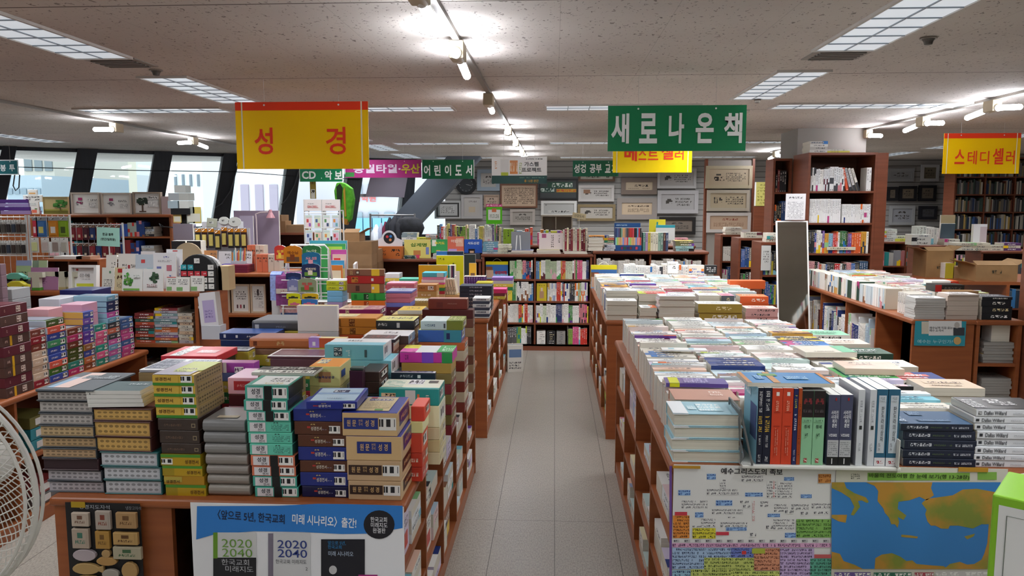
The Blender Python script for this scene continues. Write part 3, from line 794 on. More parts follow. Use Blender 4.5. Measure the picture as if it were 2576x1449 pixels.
# --- pile 2
ys=[950+q/2.903 for q in (297,388,502,610,717,815,920)]
zz=ruler(ys,Y1,318,ZA)
for i in range(6):
    xl=(238,239,241,251,257,258)[i];x0,x1=at(xl,1150,Y1).x,at(xl+(150,146,142,148,148,146)[i],1150,Y1).x
    edge_bible('thick_bible','%s thumb-indexed bible, %s of the pile second from the fan'%('gilt-edged brown' if i<3 else 'silver-edged teal',ordn(i,6)),'thumb-indexed bibles in the second pile',
               x0,x1,Y1+rA.uniform(-.004,.004),zz[i+1],zz[i],.235,'4a2420' if i<3 else '1f5a5c','cca45e' if i<3 else 'c4c6cc',True,n=9,rz=rA.uniform(-.02,.02))
top2=zz[0]
cv=case('leather_cover','dull pink leather cover beneath white booklets on the second pile',None,at(247,1050,Y1).x,at(394,1050,Y1).x,Y1+.03,top2,top2+.004,.2,'8a5f5c',bev=0,mat=PRINT,cat='book cover')
for i in range(4):
    z0=top2+.0045+i*.0135
    mb=MB().box(-.087,.087,0,.13,0,.0125,'e8e8e4',pages='frl',pcol='e2e1dc',th='z',t=hx('3f5a5e' if i==3 else 'e8e8e4'))
    if i==3:mb.patch('t',.5,.92,.6,.75,'3f5a5e','d8e0e0',1.0,9,1)
    obj('booklet',mb,PRINT,loc=(at(290-i*2,1020,Y1).x,Y1+.004,z0),rot=(0,0,.1-i*.02),cat='booklet',group='white booklets on the gilt bibles',
        label='white booklet, %s of four on the gilt-edged bible pile'%ordn(3-i,4))
# --- pile 3: green and yellow cases
ys=[950+q/2.903 for q in (52,130,212,292,372,458,552,630,712,786,850,930)]
zz=ruler(ys,Y1,450,ZA)
for i in range(11):
    if i<4:xl,xr=393+i*.5,496+i*.5
    elif i<7:xl,xr=398+(i-4)*3,499+(i-4)*2.5
    else:xl,xr=403+(i-7)*3,503+(i-7)*3.5
    x0,x1=at(xl,1130,Y1).x,at(xr,1130,Y1).x
    lab='%s bible%s, %s of the green and yellow pile'
    if i<4:
        case('cased_bible',lab%('yellow and green',' with tan page edges',ordn(i,11)),'yellow and green cased bibles',x0,x1,Y1+i*.003,zz[i+1],zz[i],.20,'dcb845',bev=0,
             pages='r',pcol='a98f68',patches=(('f',0,1,0,.27,'3f8a35'),('f',0,.62,.27,1,'d6b24a'),('r',.08,.95,.2,.9,'a98f68','3a2c20',.5,10,2))+((('t',0,.9,0,1,'c7c2d0'),('t',.3,1,.3,1,'c3cf3a'),('t',.35,.8,.2,.5,'d6dc70','40403a',1.0,6,2)) if i==0 else ()),
             words=(('f','성경전서',.25,.62,.38,.34,'4a2410',.02),),stickers=(('f',.68,.95,.3,.95,'f2f2ee','202024',.75,3,1),))
    elif i<7:
        case('cased_bible',lab%('dark brown leather','',ordn(i,11)),'dark brown leather bibles',x0,x1,Y1+.004,zz[i+1],zz[i],.17,'33231c',mat=WRAP,
             patches=(('f',.1,.6,.3,.6,'33231c','5a4030',1.0,9,1),('f',.84,.94,.25,.6,'8a7a60'),('f',.86,.92,.32,.53,'33231c')))
    else:
        up=i==9
        case('cased_bible',lab%('lime and gold' if not up else 'gold',' turned upside down' if not up else '',ordn(i,11)),'yellow and green cased bibles',x0,x1,Y1,zz[i+1],zz[i],.17,'a08a22' if not up else 'b08420',bev=0,
             patches=(('f',0,1,.74,1,'4f8f30'),('f',.3,1,.0,.74,'b9971f')) if not up else (('f',0,.45,.3,.9,'b8a648'),),
             words=(('f','성경전서',.78 if not up else .22,.36,.34,.36,'4a2a10',.02),),stickers=(('f',.02,.3,.1,.62,'e9e9e2','202024',.75,3,1),) if i==7 else ())
# --- pile 4: grey shrink-wrapped bibles
ys=[950+q/2.903 for q in (385,472,556,634,714,784,856,937)]
zz=ruler(ys,Y1,568,ZA)
for i in range(7):
    xl,xr=512+i*1.3,618+i*1.2;x0,x1=at(xl,1170,Y1).x,at(xr,1170,Y1).x
    c=('737374','787879','807e7c','8b847e','8b847e','8e877f','918a81')[i]
    w=(x1-x0)/2;h=zz[i]-zz[i+1]-.0006;mb=MB()
    prof=[(0,0),(.155,0),(.165,h*.5),(.155,h),(0,h),(-.008,h*.8),(-.010,h*.5),(-.008,h*.2)]
    n=len(mb.v);mb.v+=[(-w,y,z) for y,z in prof]+[(w,y,z) for y,z in prof]
    k=len(prof);mb.face([n+j for j in range(k)][::-1],c);mb.face([n+k+j for j in range(k)],c)
    for j in range(k):
        q=(j+1)%k;mb.face((n+j,n+q,n+k+q,n+k+j),c)
    t=obj('wrapped_bible',mb,WRAP,loc=((x0+x1)/2,Y1+.012,zz[i+1]),group='shrink-wrapped grey bibles',cat='bible',label='grey shrink-wrapped bible, %s of the pile between yellow and teal cases'%ordn(i,7))
    bevel(t,.003,2)
    if i==0:
        s=MB();s.bb=(-w,w,0,.15,0,h);s.patch('t',.25,.75,.12,.3,'c4b69c',e=.002);obj('paper_band',s,PRINT,t)
# --- pile 5: teal and salmon cases
ys=[850+q/3.294 for q in (475,590,682,768,862,953,1046,1138,1222,1310,1396)]
zz=ruler(ys,Y1,685,ZA)
xs5=[(465,825),(452,815),(470,835),(472,832),(478,842),(487,845),(492,862),(496,865),(500,870),(515,880)]
for i in range(10):
    x0,x1=at(480+xs5[i][0]/3.294,1130,Y1).x,at(480+xs5[i][1]/3.294,1130,Y1).x
    kind='b' if i in (0,1,2,8,9) else 'p' if i in (3,4,5) else 's'
    c={'b':'4aae9c','p':'66c9b0','s':'d87858'}[kind]
    case('slip_case','%s bible slip case with white title oval, %s of the teal pile'%({'b':'teal and black','p':'plain teal','s':'salmon and black'}[kind],ordn(i,10)),'teal and salmon bible slip cases',
         x0,x1,Y1+rA.uniform(-.003,.003),zz[i+1],zz[i],.145,c,r='1c2022' if kind!='p' else '2c5a55',rz=rA.uniform(-.015,.015),
         patches=((('f',.44,.62,0,1,'17191b'),) if kind!='p' else (('f',.55,.95,.18,.75,c,'2f5a52',1.0,14,4),('f',.6,.72,.8,.96,c,'24403c',1.0,2,1)))+((('t',0,1,0,1,'2f9a86'),('t',.12,.95,.12,.95,'f0f2ef'),('t',.4,.9,.35,.75,'f0f2ef','2a2c2a',1.0,4,2),('t',.3,.8,.15,.3,'f0f2ef','c9b83a',1.0,6,1)) if i==0 else ()),
         stickers=(('f',.06,.42,.1,.9,'e3e1e4','e3e1e4',0.0,1,1,'title_oval'),)+((('f',.64,.96,.14,.9,'f0efec','202024',.75,4,1),) if kind!='p' else ()),
         words=(('f','성경',.25,.62,.2,.42,'2a2c33',.015),('f','전서',.31,.25,.13,.24,'3a3c43',.01)))
# --- pile 6: navy and brown cases
ys=[850+q/3.294 for q in (640,745,855,955,1068,1165,1280,1372)]
zz=ruler(ys,Y1+.01,800,ZA)
xs6=[(845,1252),(852,1255),(880,1285),(878,1285),(890,1285),(888,1288),(900,1290)]
NV,BR='223080','5a3424'
for i in range(7):
    c=(NV,BR,BR,NV,BR,NV,'191b45')[i]
    x0,x1=at(480+xs6[i][0]/3.294,1130,Y1).x,at(480+xs6[i][1]/3.294,1130,Y1).x
    case('bible_box','%s bible box with pale title, %s of the navy and brown pile'%('navy' if c!=BR else 'chocolate brown',nth(i+2)+' down' if i<6 else 'bottom one'),'navy and brown bible boxes',x0,x1,Y1+.01,zz[i+1],zz[i],.16,c,
         rz=rA.uniform(-.012,.012),t='3f56a8' if i==0 else c,patches=(('f',.27,.34,.5,.64,'b43a34'),('f',.34,.44,.72,.86,c,'c9b06a',1.0,2,1),('f',.58,.7,.36,.48,c,'8a88a0',1.0,4,1)),
         stickers=() if i==0 else (('f',.72,.95,.12,.7,'eceae6','202024',.75,4,1),),words=(('f','성경전서',.46,.48,.22,.3,'e6e0d0',.01),))
x0,x1=at(480+955/3.294,1020,Y1).x,at(480+1372/3.294,1020,Y1).x
zt=at(830,850+530/3.294,Y1).z
case('bible_box','blue bible box with pale blue lid set askew on top of the navy pile','navy and brown bible boxes',x0,x1,Y1+.004,zz[0],zt,.185,'22308a',rz=.05,t='2c3f9a',bev=.002,
     patches=(('t',.06,.94,.06,.94,'b9d3e6'),('t',.06,.94,.5,.62,'8fb0d6'),('t',.36,.68,.62,.8,'2a3560','e6ecf2',1.0,4,1),('t',.35,.7,.15,.25,'b9d3e6','5a7a9a',1.0,8,1),('f',.14,.24,.42,.54,'b43a34'),('f',.3,.4,.72,.86,'22308a','c9b06a',1.0,2,1)),
     stickers=(('f',.73,.96,.15,.75,'eceae6','202024',.75,4,1),),words=(('f','성경전서',.36,.46,.24,.32,'f0ece0',.01),))
# --- pile 7: kraft boxes with blue or brown title plates
ys=[850+q/3.294 for q in (672,866,1068,1236,1394)]
zz=ruler(ys,Y1,940,ZA)
xs7=[(1264,1718),(1290,1748),(1294,1738),(1300,1742)]
for i in range(4):
    x0,x1=at(480+xs7[i][0]/3.294,1140,Y1).x,at(480+xs7[i][1]/3.294,1140,Y1).x
    pl='23337c' if i<2 else '35221c'
    case('kraft_bible_box','%s kraft bible box with %s title plate, %s of four beside the aisle'%('blue-lidded' if i<2 else 'plain','blue' if i<2 else 'dark brown',ordn(i,4)),'kraft bible boxes at the aisle corner',
         x0,x1,Y1-.004,zz[i+1],zz[i],.205,'d4b382' if i<2 else 'c4a580',t='2a3890' if i<2 else 'c4a580',r='d9c096',rz=rA.uniform(-.008,.008),
         patches=(('r',.15,.92,.3,.9,pl),('r',.25,.8,.45,.75,pl,'c9a070',1.0,5,1))+((('t',.22,.82,.1,.92,'d6c294'),('t',.3,.75,.7,.82,'2a3890','e6d9b0',1.0,6,1),('t',.28,.78,.25,.6,'d6c294','a08a60',1.0,16,5),('t',.55,.7,.12,.2,'5a9a4a'),('t',.3,.42,.84,.9,'c8504a')) if i==0 else ()),
         stickers=(('f',.03 if i!=1 else .2,.65 if i!=1 else .82,.3,.78,pl,pl,0.0,1,1,'title_plate'),)+((('f',.67,.98,.26,.8,'e9e7e2','202024',.75,4,1),) if i!=1 else ()),
         words=(('f','원 문',.17 if i!=1 else .34,.56,.17,.28,'d9b27a',.015),('f','성 경',.5 if i!=1 else .67,.56,.17,.28,'d9b27a',.015),('f','번역\n주석',.335 if i!=1 else .5,.58,.07,.28,'d9b27a',.0)))

# --- rows behind: stacks of boxed bibles, top faces measured, filled down to the worktop
_heaps=[]
def lt(c):return ''.join('%02x'%min(250,int(int(c[i:i+2],16)*1.17)+3) for i in (0,2,4)) if isinstance(c,str) and len(c)==6 else c
def heap(*a,**k):_heaps.append((a,k))
def _heap(label,tops,Y,depth,under=None,ht=.045,rz=0.0,ztab=ZA,ucols=None,group=None,name='bible_box'):
    """tops: list of (xl,xr,yt,yb, colour, kwargs) from the top down with front edges in the photo; then filled down"""
    zlow=None;n=len(tops);xa=xb=None
    zts=[at((q[0]+q[1])/2,q[2],Y).z for q in tops];zbs=[at((q[0]+q[1])/2,q[3],Y).z for q in tops]
    zlow=zbs[-1]
    m=max(0,round((zlow-ztab)/ht));hh=(zlow-ztab)/m if m else 0
    tot=n+m
    for i,(xl,xr,yt,yb,c,kw) in enumerate(tops):
        kw=dict(kw);kw.setdefault('rz',rz);d=kw.pop('depth',depth);what=kw.pop('what',cname(c)+' bible box')
        x0,x1=at(xl,yb,Y).x,at(xr,yb,Y).x
        z1=zts[i] if i==0 else zbs[i-1]
        case(kw.pop('name',name),'%s, %s %s'%(what,ordn(i,99) if tot>1 else 'alone',label),group,x0,x1,Y,zbs[i],z1,d,c,**kw)
        xa,xb=x0,x1
    for j in range(m):
        c=(ucols or ['c9b84a','2f7a4a','9a3040','b8a27a','b8663c','8a5a94'])[j%len(ucols or range(6))]
        z1=zlow-j*hh
        case(name,'%s bible box, %s %s'%(cname(c),nth(n+j+1)+' down',label),group,xa,xb,Y,z1-hh,z1,depth,c,mat=GLOSS,rz=rz,
             patches=(('r',.55,.88,.28,.78,'efece4','303030',.75,4,1),('r',.1,.4,.35,.65,c,'efe6d8',1.0,4,1),('f',.2,.7,.3,.7,c,'e0d8c8',1.0,6,1)))
GA='boxed bibles heaped behind the front piles'
T=lambda u0,u1,v0,v1,c,ik,n,r=1:('t',u0,u1,v0,v1,c,ik,1.0,n,r)
Fp=lambda u0,u1,v0,v1,c,ik=None,n=6,r=1:('f',u0,u1,v0,v1,c) if ik is None else ('f',u0,u1,v0,v1,c,ik,1.0,n,r)
RB=(('r',.2,.8,.25,.8,'f0eeea','202024',.75,4,1),)
heap('of the heap behind the grey wrapped pile',[(574,650,950,992,'d9a3b8',dict(what='pink boxed bible with red seal',t='e0b6c4',patches=(Fp(.2,.75,.25,.8,'a02a38'),Fp(.3,.65,.4,.65,'a02a38','d98a90',4)))),(576,650,992,1022,'4a2228',{}),(576,650,1022,1060,'b58a9c',{})],2.62,.16,group=GA,ucols=['b58a9c','4a2228'])
heap('of the heap behind the yellow pile',[(405,545,895,914,'b02a38',dict(what='bright red bible box with white strip',t='c43c44',depth=.2,patches=(T(.15,.35,0,1,'e9e6e4','8a8a8a',2,6),T(.5,.85,.3,.6,'e0a0a0','fbeaea',6,2)))),(400,540,914,940,'2f2a2e',{})],2.86,.2,group=GA,ucols=['7a2a34','33282c'])
heap('of the dark heap by the cross-table bibles',[(350,500,930,938,'8d8f96',dict(what='white-bordered grey bible with tan edges',t='dcdcdc',patches=(T(.04,.4,.1,.9,'5a6070','c0c4cc',6,3),T(.5,.96,.1,.9,'6a6f7a','c0c4cc',6,4)))),(350,500,938,965,'8f7f60',dict(what='tan-edged thick bible',pages='f',pcol='9a8560',patches=(Fp(.04,.96,.1,.9,'9a8560','9a8560'),) and ())),(350,498,965,985,'3a2a30',{}),(352,498,985,1010,'8a8c94',{})],2.60,.2,group=GA,ucols=['6a3a44','3a3438'])
heap('of the heap with a white tab',[(528,640,912,938,'8a3f8f',dict(what='purple bible box',t='94527f',depth=.2,patches=(Fp(.3,.38,0,1,'e8e2e8'),Fp(.56,.76,.02,.6,'e8e2e8','5a3a60',4)))),(540,650,938,960,'5a6a9a',{})],2.80,.2,group=GA)
heap('of the heap topped by the calligraphy cover',[(632,790,938,946,'b9b7ae',dict(what='black calligraphy bible cover with pale flap',depth=.27,t='2a2a2a',patches=(T(.0,.98,0,.42,'d4d3ca','5a5a54',9,1),T(.2,.9,.5,.92,'2a2a2a','dedcd4',5,2)))),(650,745,946,1000,'8a7a6a',dict(what='brown kraft bible carton'))],2.53,.26,group=GA)
heap('of the heap beside the calligraphy cover',[(779,856,921,972,'d9d08c',dict(what='cream sharing-meditation bible box with orange lid',t='d98a3a',r='cfc684',depth=.15,patches=(T(.1,.45,.3,.8,'e8c8a0','4a5a9a',3,2),('r',.1,.45,.4,.75,'3a4a8a')),words=(('f','나눔묵상성경',.5,.46,.62,.13,'2a3f8a',.02),),stickers=(('f',.3,.7,.2,.72,'d9a070','d9a070',0.0,1,1,'round_emblem'),)))],2.64,.15,group=GA,ucols=['d9d08c'],ht=.05)
heap('of the tall dark heap beside the cream box',[(880,914,925,932,'2a3a34',dict(what='dark green bible case in film',mat=WRAP,depth=.18)),(880,914,932,1000,'3a2030',dict(what='dark plum bible case'))],2.66,.15,group=GA)
heap('of the heap behind the blue lids',[(905,955,935,960,'3a2c28',dict(what='brown cased bible with barcode',stickers=RB,r='3f2f28',patches=(('f',0,.12,0,1,'c9a090'),))),(905,955,960,990,'3a2c28',dict(stickers=RB,r='4a352c')),(905,955,990,1012,'24302e',dict(stickers=RB))],2.70,.15,group=GA)
heap('of the turquoise heap by the cream box',[(817,965,868,906,'6fb0c0',dict(what='turquoise boxed bible with white end',t='e9e2e0',r='eeeae8',mat=GLOSS,patches=(T(.0,1,.0,.4,'7cb8c8','2a3a44',1),T(.3,.55,.5,.75,'e9e2e0','2a2a2a',5),Fp(.16,.3,.25,.85,'24384a','e0e6e8',2,2),Fp(.68,.72,.2,.7,'3a5058'),Fp(.36,.44,.25,.7,'6fb0c0','dfeef2',2,3)),stickers=(('r',.15,.55,.15,.9,'f2f0ee','202024',.75,4,1),))),(850,985,906,945,'76b2c0',dict(r='efece8',stickers=(('r',.15,.55,.15,.9,'f2f0ee','202024',.75,4,1),)))],2.88,.15,group=GA,ucols=['76b2c0','e6ddd0'],ht=.048)
heap('of the heap with copper sides',[(905,994,853,862,'3a2c30',dict(what='white-rimmed dark bible lid',t='ece8e6',depth=.17,patches=(T(.06,.94,.1,.9,'3a2c30','8a4a44',6,1),))),(900,990,862,885,'5a2a2c',dict(r='caa890',patches=(('r',0,1,.6,1,'e6d8cc'),)))],3.06,.17,group=GA,ucols=['a8745c','8a5a4c'])
heap('of the heap with the rainbow box',[(1006,1138,886,913,'c43aa0',dict(what='magenta and green rainbow bible box',t='e6dce8',patches=(Fp(.42,.64,0,1,'7a4ac0'),Fp(.8,1,0,1,'2f8a48'),T(0,.3,.5,1,'e8dc3a','e8dc3a',1),T(.0,.3,0,.5,'d95aa8','d95aa8',1),T(.7,1,0,1,'3f9a50','e6f2e6',4),Fp(.1,.17,.3,.75,'c43aa0','202040',2,3)))),(1010,1135,913,940,'a88a44',{})],3.0,.15,group=GA,ucols=['8a7a4a','8a2f3a'])
heap('of the heap in front of the rainbow box',[(984,1095,937,957,'262c3a',dict(what='black and white boxed bible',t='e6e8ea',patches=(T(.06,.94,.1,.9,'2a303c','b0b4bc',5,1),Fp(.2,.5,.3,.8,'262c3a','b8bcc4',5),('f',.6,.67,.3,.7,'e6e6e6'))))],2.86,.15,group=GA,ucols=['e0dcd2','a8905a'])
heap('of the heap nearest the aisle',[(954,1104,978,1020,'1f8a88',dict(what='teal study-bible box with striped lid',t='d9dcc0',r='2a8f8c',patches=(T(0,1,0,.12,'1f8a88','1f8a88',1),T(.42,.68,.45,.95,'f0efe8','3a3a3a',3,1),T(.76,.92,.6,.85,'4a4a3a','4a4a3a',1),T(.02,.4,.15,.9,'d9dcc0','8fb8a0',1,9),Fp(.04,.28,.25,.75,'cdb894','3a3028',4,2),Fp(.64,.68,.25,.7,'c46a44'),Fp(.78,.84,.15,.8,'1f8a88','e0e8e4',1,5)),stickers=(('f',.44,.61,.08,.92,'e3e8ea','e3e8ea',0.0,1,1,'round_picture'),('r',.2,.7,.3,.8,'f2f0ee','202024',.75,4,1)))),(990,1106,1020,1075,'e3d9b0',dict(r='e9e2c0',stickers=RB))],2.65,.15,group=GA,ucols=['e3d9b0','dccf9a'])
heap('of the small stack by the worktop edge',[(1034,1068,1022,1060,'c8402f',dict(what='vermilion small box',t='d9584a',depth=.12,r='d0402f',stickers=(('r',.3,.75,.4,.8,'f4f2ee','202024',.75,4,1),))),(1030,1064,1060,1090,'dcc98a',dict(r='e6d9a8')),(1028,1062,1090,1140,'b8402f',dict(r='c8503a',stickers=RB))],2.48,.12,group=GA,ucols=['c9402f'])
heap('of the heap with orange case',[(625,783,850,879,'a8653c',dict(what='tan leather zip case',t='9a7068',depth=.2,bev=.012,patches=(Fp(.08,.14,.3,.7,'5a2f1c'),Fp(.45,.58,.25,.8,'a8653c','d9b07a',2,1)))),(640,775,879,893,'7a5a4a',{})],3.16,.2,group=GA)
heap('of the flat-topped heap',[(672,818,896,903,'5a3c44',dict(what='white-rimmed plum bible lid',t='e8e4e6',depth=.17,patches=(T(.05,.95,.1,.9,'6a5058','8a6a70',6,1),))),(680,815,903,925,'5a3c44',{})],2.96,.17,group=GA)
heap('of the navy heap',[(552,690,838,855,'1c2a58',dict(what='navy bible box with silver marks',t='2c4a88',depth=.18,patches=(Fp(.08,.12,.3,.8,'c4c8d4'),Fp(.5,.8,.3,.7,'1c2a58','b8bccc',8),('f',.3,.34,.3,.7,'c4c8d4')))),(555,690,855,871,'1c2a58',dict(patches=(Fp(.5,.8,.3,.7,'1c2a58','b8bccc',8),)))],3.30,.18,group=GA,ucols=['2a3a6a','4a3a44'])
heap('of the heap with white-rimmed lid',[(520,625,880,884,'6a6a72',dict(what='black white-rimmed bible lid',t='d0d0d2',depth=.18,patches=(T(.05,.95,.15,.9,'3a3a42','8a8a92',6,1),)))],3.08,.18,group=GA)
heap('of the heap with violet box',[(777,872,850,875,'b0502c',dict(what='violet and rust bible box',t='d9c08c',patches=(Fp(0,.28,0,1,'a080c4'),T(0,.28,0,1,'a080c4','e0d4ec',2),Fp(.1,.18,.2,.6,'e8e4ee'))))],3.12,.15,group=GA)
heap('of the heap with grey zip case',[(632,757,806,832,'4a4a4c',dict(what='grey felt zip case',t='66666a',depth=.2,bev=.012,patches=(Fp(.08,.16,.2,.6,'b8b4a8'),Fp(.5,.7,.25,.5,'4a4a4c','8a8a8c',6))))],3.44,.2,group=GA)
heap('of the heap with white board',[(749,850,768,834,'d5d8dc',dict(what='tall white bible carton',t='c9b88a',depth=.13,mat=PRINT))],3.40,.13,group=GA,ucols=['d5d8dc'])
heap('of the ochre heap',[(806,946,800,823,'b0702c',dict(what='ochre bible box with gold panel',t='b8803c',r='a8652c',patches=(T(.05,.6,.3,.9,'d9c490','e6d8b0',5,1),Fp(.12,.18,.3,.7,'e8e0d0'),Fp(.32,.37,.1,.9,'7a4a1c'),Fp(.52,.62,.12,.9,'5a2c14','c08a4a',2,2)))),(808,948,824,842,'b0702c',dict(patches=(Fp(.12,.18,.3,.7,'e8e0d0'),Fp(.32,.37,.1,.9,'7a4a1c'),Fp(.52,.62,.12,.9,'5a2c14','c08a4a',2,2))))],3.42,.15,group=GA,ucols=['c0562c','8a5a4a'])
heap('of the heap with maroon lid',[(848,956,778,793,'7a2358',dict(what='maroon bible box with cream lid',t='d9bca4',r='7a2358',patches=(T(.6,1,0,1,'b07888','e0c4c0',3),T(.1,.5,.3,.7,'d9bca4','a06a60',4),Fp(.2,.28,.1,.9,'d9c8a4','5a2a3a',1,2)),stickers=RB)),(850,955,793,812,'6a2050',dict(stickers=RB))],3.72,.15,group=GA)
heap('of the heap with yellow lid',[(946,1041,806,829,'2f3236',dict(what='black bible box with yellow lid',t='d9cc7a',patches=(T(.1,.9,.2,.8,'d9cc7a','8a8050',8,1),Fp(.05,.3,.3,.8,'2f3236','c8c8c4',3),Fp(.55,.63,.2,.75,'c8c8c4')),stickers=RB))],3.42,.15,group=GA,ucols=['a8845c','7a5a44'])
heap('of the heap with yellow dictionary',[(1000,1060,780,791,'e3dcc4',dict(what='ochre-covered thick dictionary',t='c9a93a',mat=PRINT,patches=(T(.15,.85,.3,.7,'c9a93a','8a7020',5,1),))),(985,1070,795,806,'8a6a4a',dict(t='cdbb7a')) ],3.80,.16,group=GA)
heap('of the grey-and-copper heap',[(914,1028,844,866,'4a3a38',dict(what='grey-lidded dark bible box',t='d4d0d0',r='8a9aa8',patches=(T(.3,.7,.3,.7,'d4d0d0','6a6264',5,1),),stickers=(('r',.2,.5,.3,.9,'f2f0ee','202024',.75,4,1),)))],3.18,.15,group=GA,ucols=['8a6450','6a4a4a','9aa4ac'])
heap('of the pale blue and olive heap',[(1058,1164,807,830,'b9d0e0',dict(what='pale blue and olive boxed bible',t='c8dcea',patches=(Fp(.62,1,0,1,'6f7a2c'),T(.62,1,0,1,'7a8838','d0d4a0',4),Fp(.55,.59,.2,.7,'3a4048'),Fp(.1,.35,.3,.7,'b9d0e0','5a7a94',6)),r='8a9040',stickers=RB)),(1052,1160,837,861,'3a66b0',dict(what='blue-teal boxed bible with yellow top',t='d9d98a',patches=(Fp(.6,1,0,1,'3a8a9a'),Fp(.66,.74,.25,.75,'22305a'),T(.2,.4,.4,.9,'4a5a6a','4a5a6a',1),T(.7,.85,.4,.9,'d9b83a','d9b83a',1)),stickers=RB)),(1056,1168,861,882,'b0603a',dict(what='copper bible box',stickers=RB))],3.34,.15,group=GA,ucols=['d9ccb0','8a3f34'])
heap('of the heap with the wooden chest',[(1077,1175,752,779,'6a2a20',dict(what='maroon wooden bible chest with rosy lid',t='c4988a',depth=.17,bev=.004,patches=(T(0,1,0,.12,'6a2a20','6a2a20',1),Fp(.5,.75,.5,.62,'6a2a20','b88a7a',8),Fp(.22,.38,.2,.7,'5a2018')))),(1062,1190,781,801,'4a1f1c',dict(what='dark maroon chest base',depth=.19))],3.72,.17,group=GA,ucols=['7a5040','a89070'])
heap('of the five-coloured tower',[(873,966,677,694,'7a5240',dict(what='brown boxed study bible with yellow band',t='b89a78',patches=(Fp(.66,.88,0,1,'d9b030'),Fp(.08,.16,.15,.8,'7a5240','d9c080',2,3),Fp(.24,.34,.2,.8,'4a3028'),('f',.26,.32,.35,.65,'d9d0c0')),stickers=RB)),(873,966,696,714,'9a2424',dict(what='red boxed study bible',patches=(Fp(.12,.3,.15,.85,'b07030','5a2010',2,2),('f',.66,.72,.35,.7,'e8e0d8')),stickers=RB)),(873,966,716,737,'7a5240',dict(what='brown and yellow boxed study bible',patches=(Fp(.66,.88,0,1,'d9b030'),Fp(.24,.34,.2,.8,'4a3028'),('f',.68,.74,.4,.7,'e8e0d8')),stickers=RB)),(883,968,738,756,'2f8a3c',dict(what='green boxed study bible',patches=(Fp(.38,.52,.1,.9,'1c3a20','d0d8c8',2,1),Fp(.1,.18,.2,.8,'1f6a2c'),Fp(.68,.74,.1,.9,'1f6a2c')),stickers=RB)),(884,968,757,772,'cf6a2c',dict(what='orange boxed study bible',patches=(Fp(.38,.52,.1,.9,'9a3a14','f0d0b0',2,1),),stickers=RB))],4.10,.15,group=GA,ucols=['8aa890','b08a5a','7a94c4'])
heap('of the lime heap',[(821,870,706,718,'b9c030',dict(what='lime small bible box',t='dfe3e8',name='small_bible_box',depth=.1,patches=(Fp(.05,.5,.3,.7,'b9c030','5a6a20',7),Fp(.66,.88,.15,.8,'f0eeea','202024',4)))),(821,870,719,731,'b9c030',dict(what='lime small bible box',name='small_bible_box',patches=(Fp(.05,.5,.3,.7,'b9c030','5a6a20',7),Fp(.66,.88,.15,.8,'f0eeea','202024',4)))),(823,862,734,746,'74aedc',dict(what='sky-blue small bible box',name='small_bible_box')),(823,862,748,760,'74aedc',dict(what='sky-blue small bible box',name='small_bible_box'))],4.12,.1,group=GA,ucols=['b8a0d0','74aedc','c9b8d8'],ht=.035)
heap('of the periwinkle heap',[(970,1036,732,738,'6a70b8',dict(what='periwinkle bible',t='b0b4dc',patches=(T(.3,.7,.3,.7,'b0b4dc','6a70b0',4,1),))),(970,1032,740,750,'b86a7c',dict(what='rose bible')),(970,1032,752,762,'b86a7c',dict(what='rose bible')),(970,1032,763,773,'6a70b8',dict(what='periwinkle bible'))],4.14,.15,group=GA,ucols=['6a2a44','8a2030','c0704a'])
# every heap keeps clear of the one behind it
foot=[]
for a,k in _heaps:
    lb,tops,Y,dp=a[:4]
    foot.append([min(at(q[0],q[3],Y).x for q in tops),max(at(q[1],q[3],Y).x for q in tops),Y,max([dp]+[q[5].get('depth',0) for q in tops])])
foot0=[[at(105,1100,2.31).x,at(245,1100,2.31).x,2.31,.26],[at(770,1000,2.31).x,at(896,1000,2.31).x,2.31,.2]]
for i,f in enumerate(foot):
    for j,g in enumerate(foot):
        if i!=j and f[0]<g[1]+.004 and g[0]<f[1]+.004 and f[2]<g[2]<f[2]+f[3]+.003:f[3]=max(.03,g[2]-f[2]-.004)
for (a,k),f in zip(_heaps,foot):
    tops=[(*q[:4],lt(q[4]),dict({m:lt(v) if m in 'trl' else tuple(tuple(lt(z) if n==5 else z for n,z in enumerate(p)) for p in v) if m=='patches' else v for m,v in q[5].items()},what=q[5].get('what',cname(q[4])+' bible box'),depth=min(q[5].get('depth',a[3]),f[3]))) for q in a[1]]
    _heap(a[0],tops,a[2],min(a[3],f[3]),**k)
# side stacks along the aisle edge, seen from the aisle
ra=random.Random(5)
for k in range(7):
    y0=2.86+k*.215+(0 if k else 0)
    n=ra.randint(3,5);zt=ZA
    if any(f[1]>-.632 and f[0]<-.48 and f[2]<y0+.155 and f[2]+f[3]>y0-.004 for f in foot):continue
    for i in range(n):
        t=ra.uniform(.034,.05);c=ra.choice(['a88a44','c9b84a','2f7a3c','8a2f3a','d9cc3a','e6e2da','b0603a','6a4a8a','3a66b0','5a4038','d98aa8'])
        case('small_bible_box','%s small box, %s of %s stack along the bible table aisle edge'%(cname(c),ordn(n-1-i,n),nth(k+1)),'small boxes along the aisle edge of the bible table',
             -.625,-.485-ra.uniform(0,.006),y0,zt,zt+t,.15,c,rz=ra.uniform(-.03,.03),r=c,patches=(('r',.1,.45,.25,.75,c,'f0e8d8',1.0,4,1),),stickers=(('r',.55,.9,.25,.8,'f2f0ee','202024',.75,4,1),))
        zt+=t
# ================================================================== the new-books table on the aisle's other side
rD=random.Random(23)
occD=[]
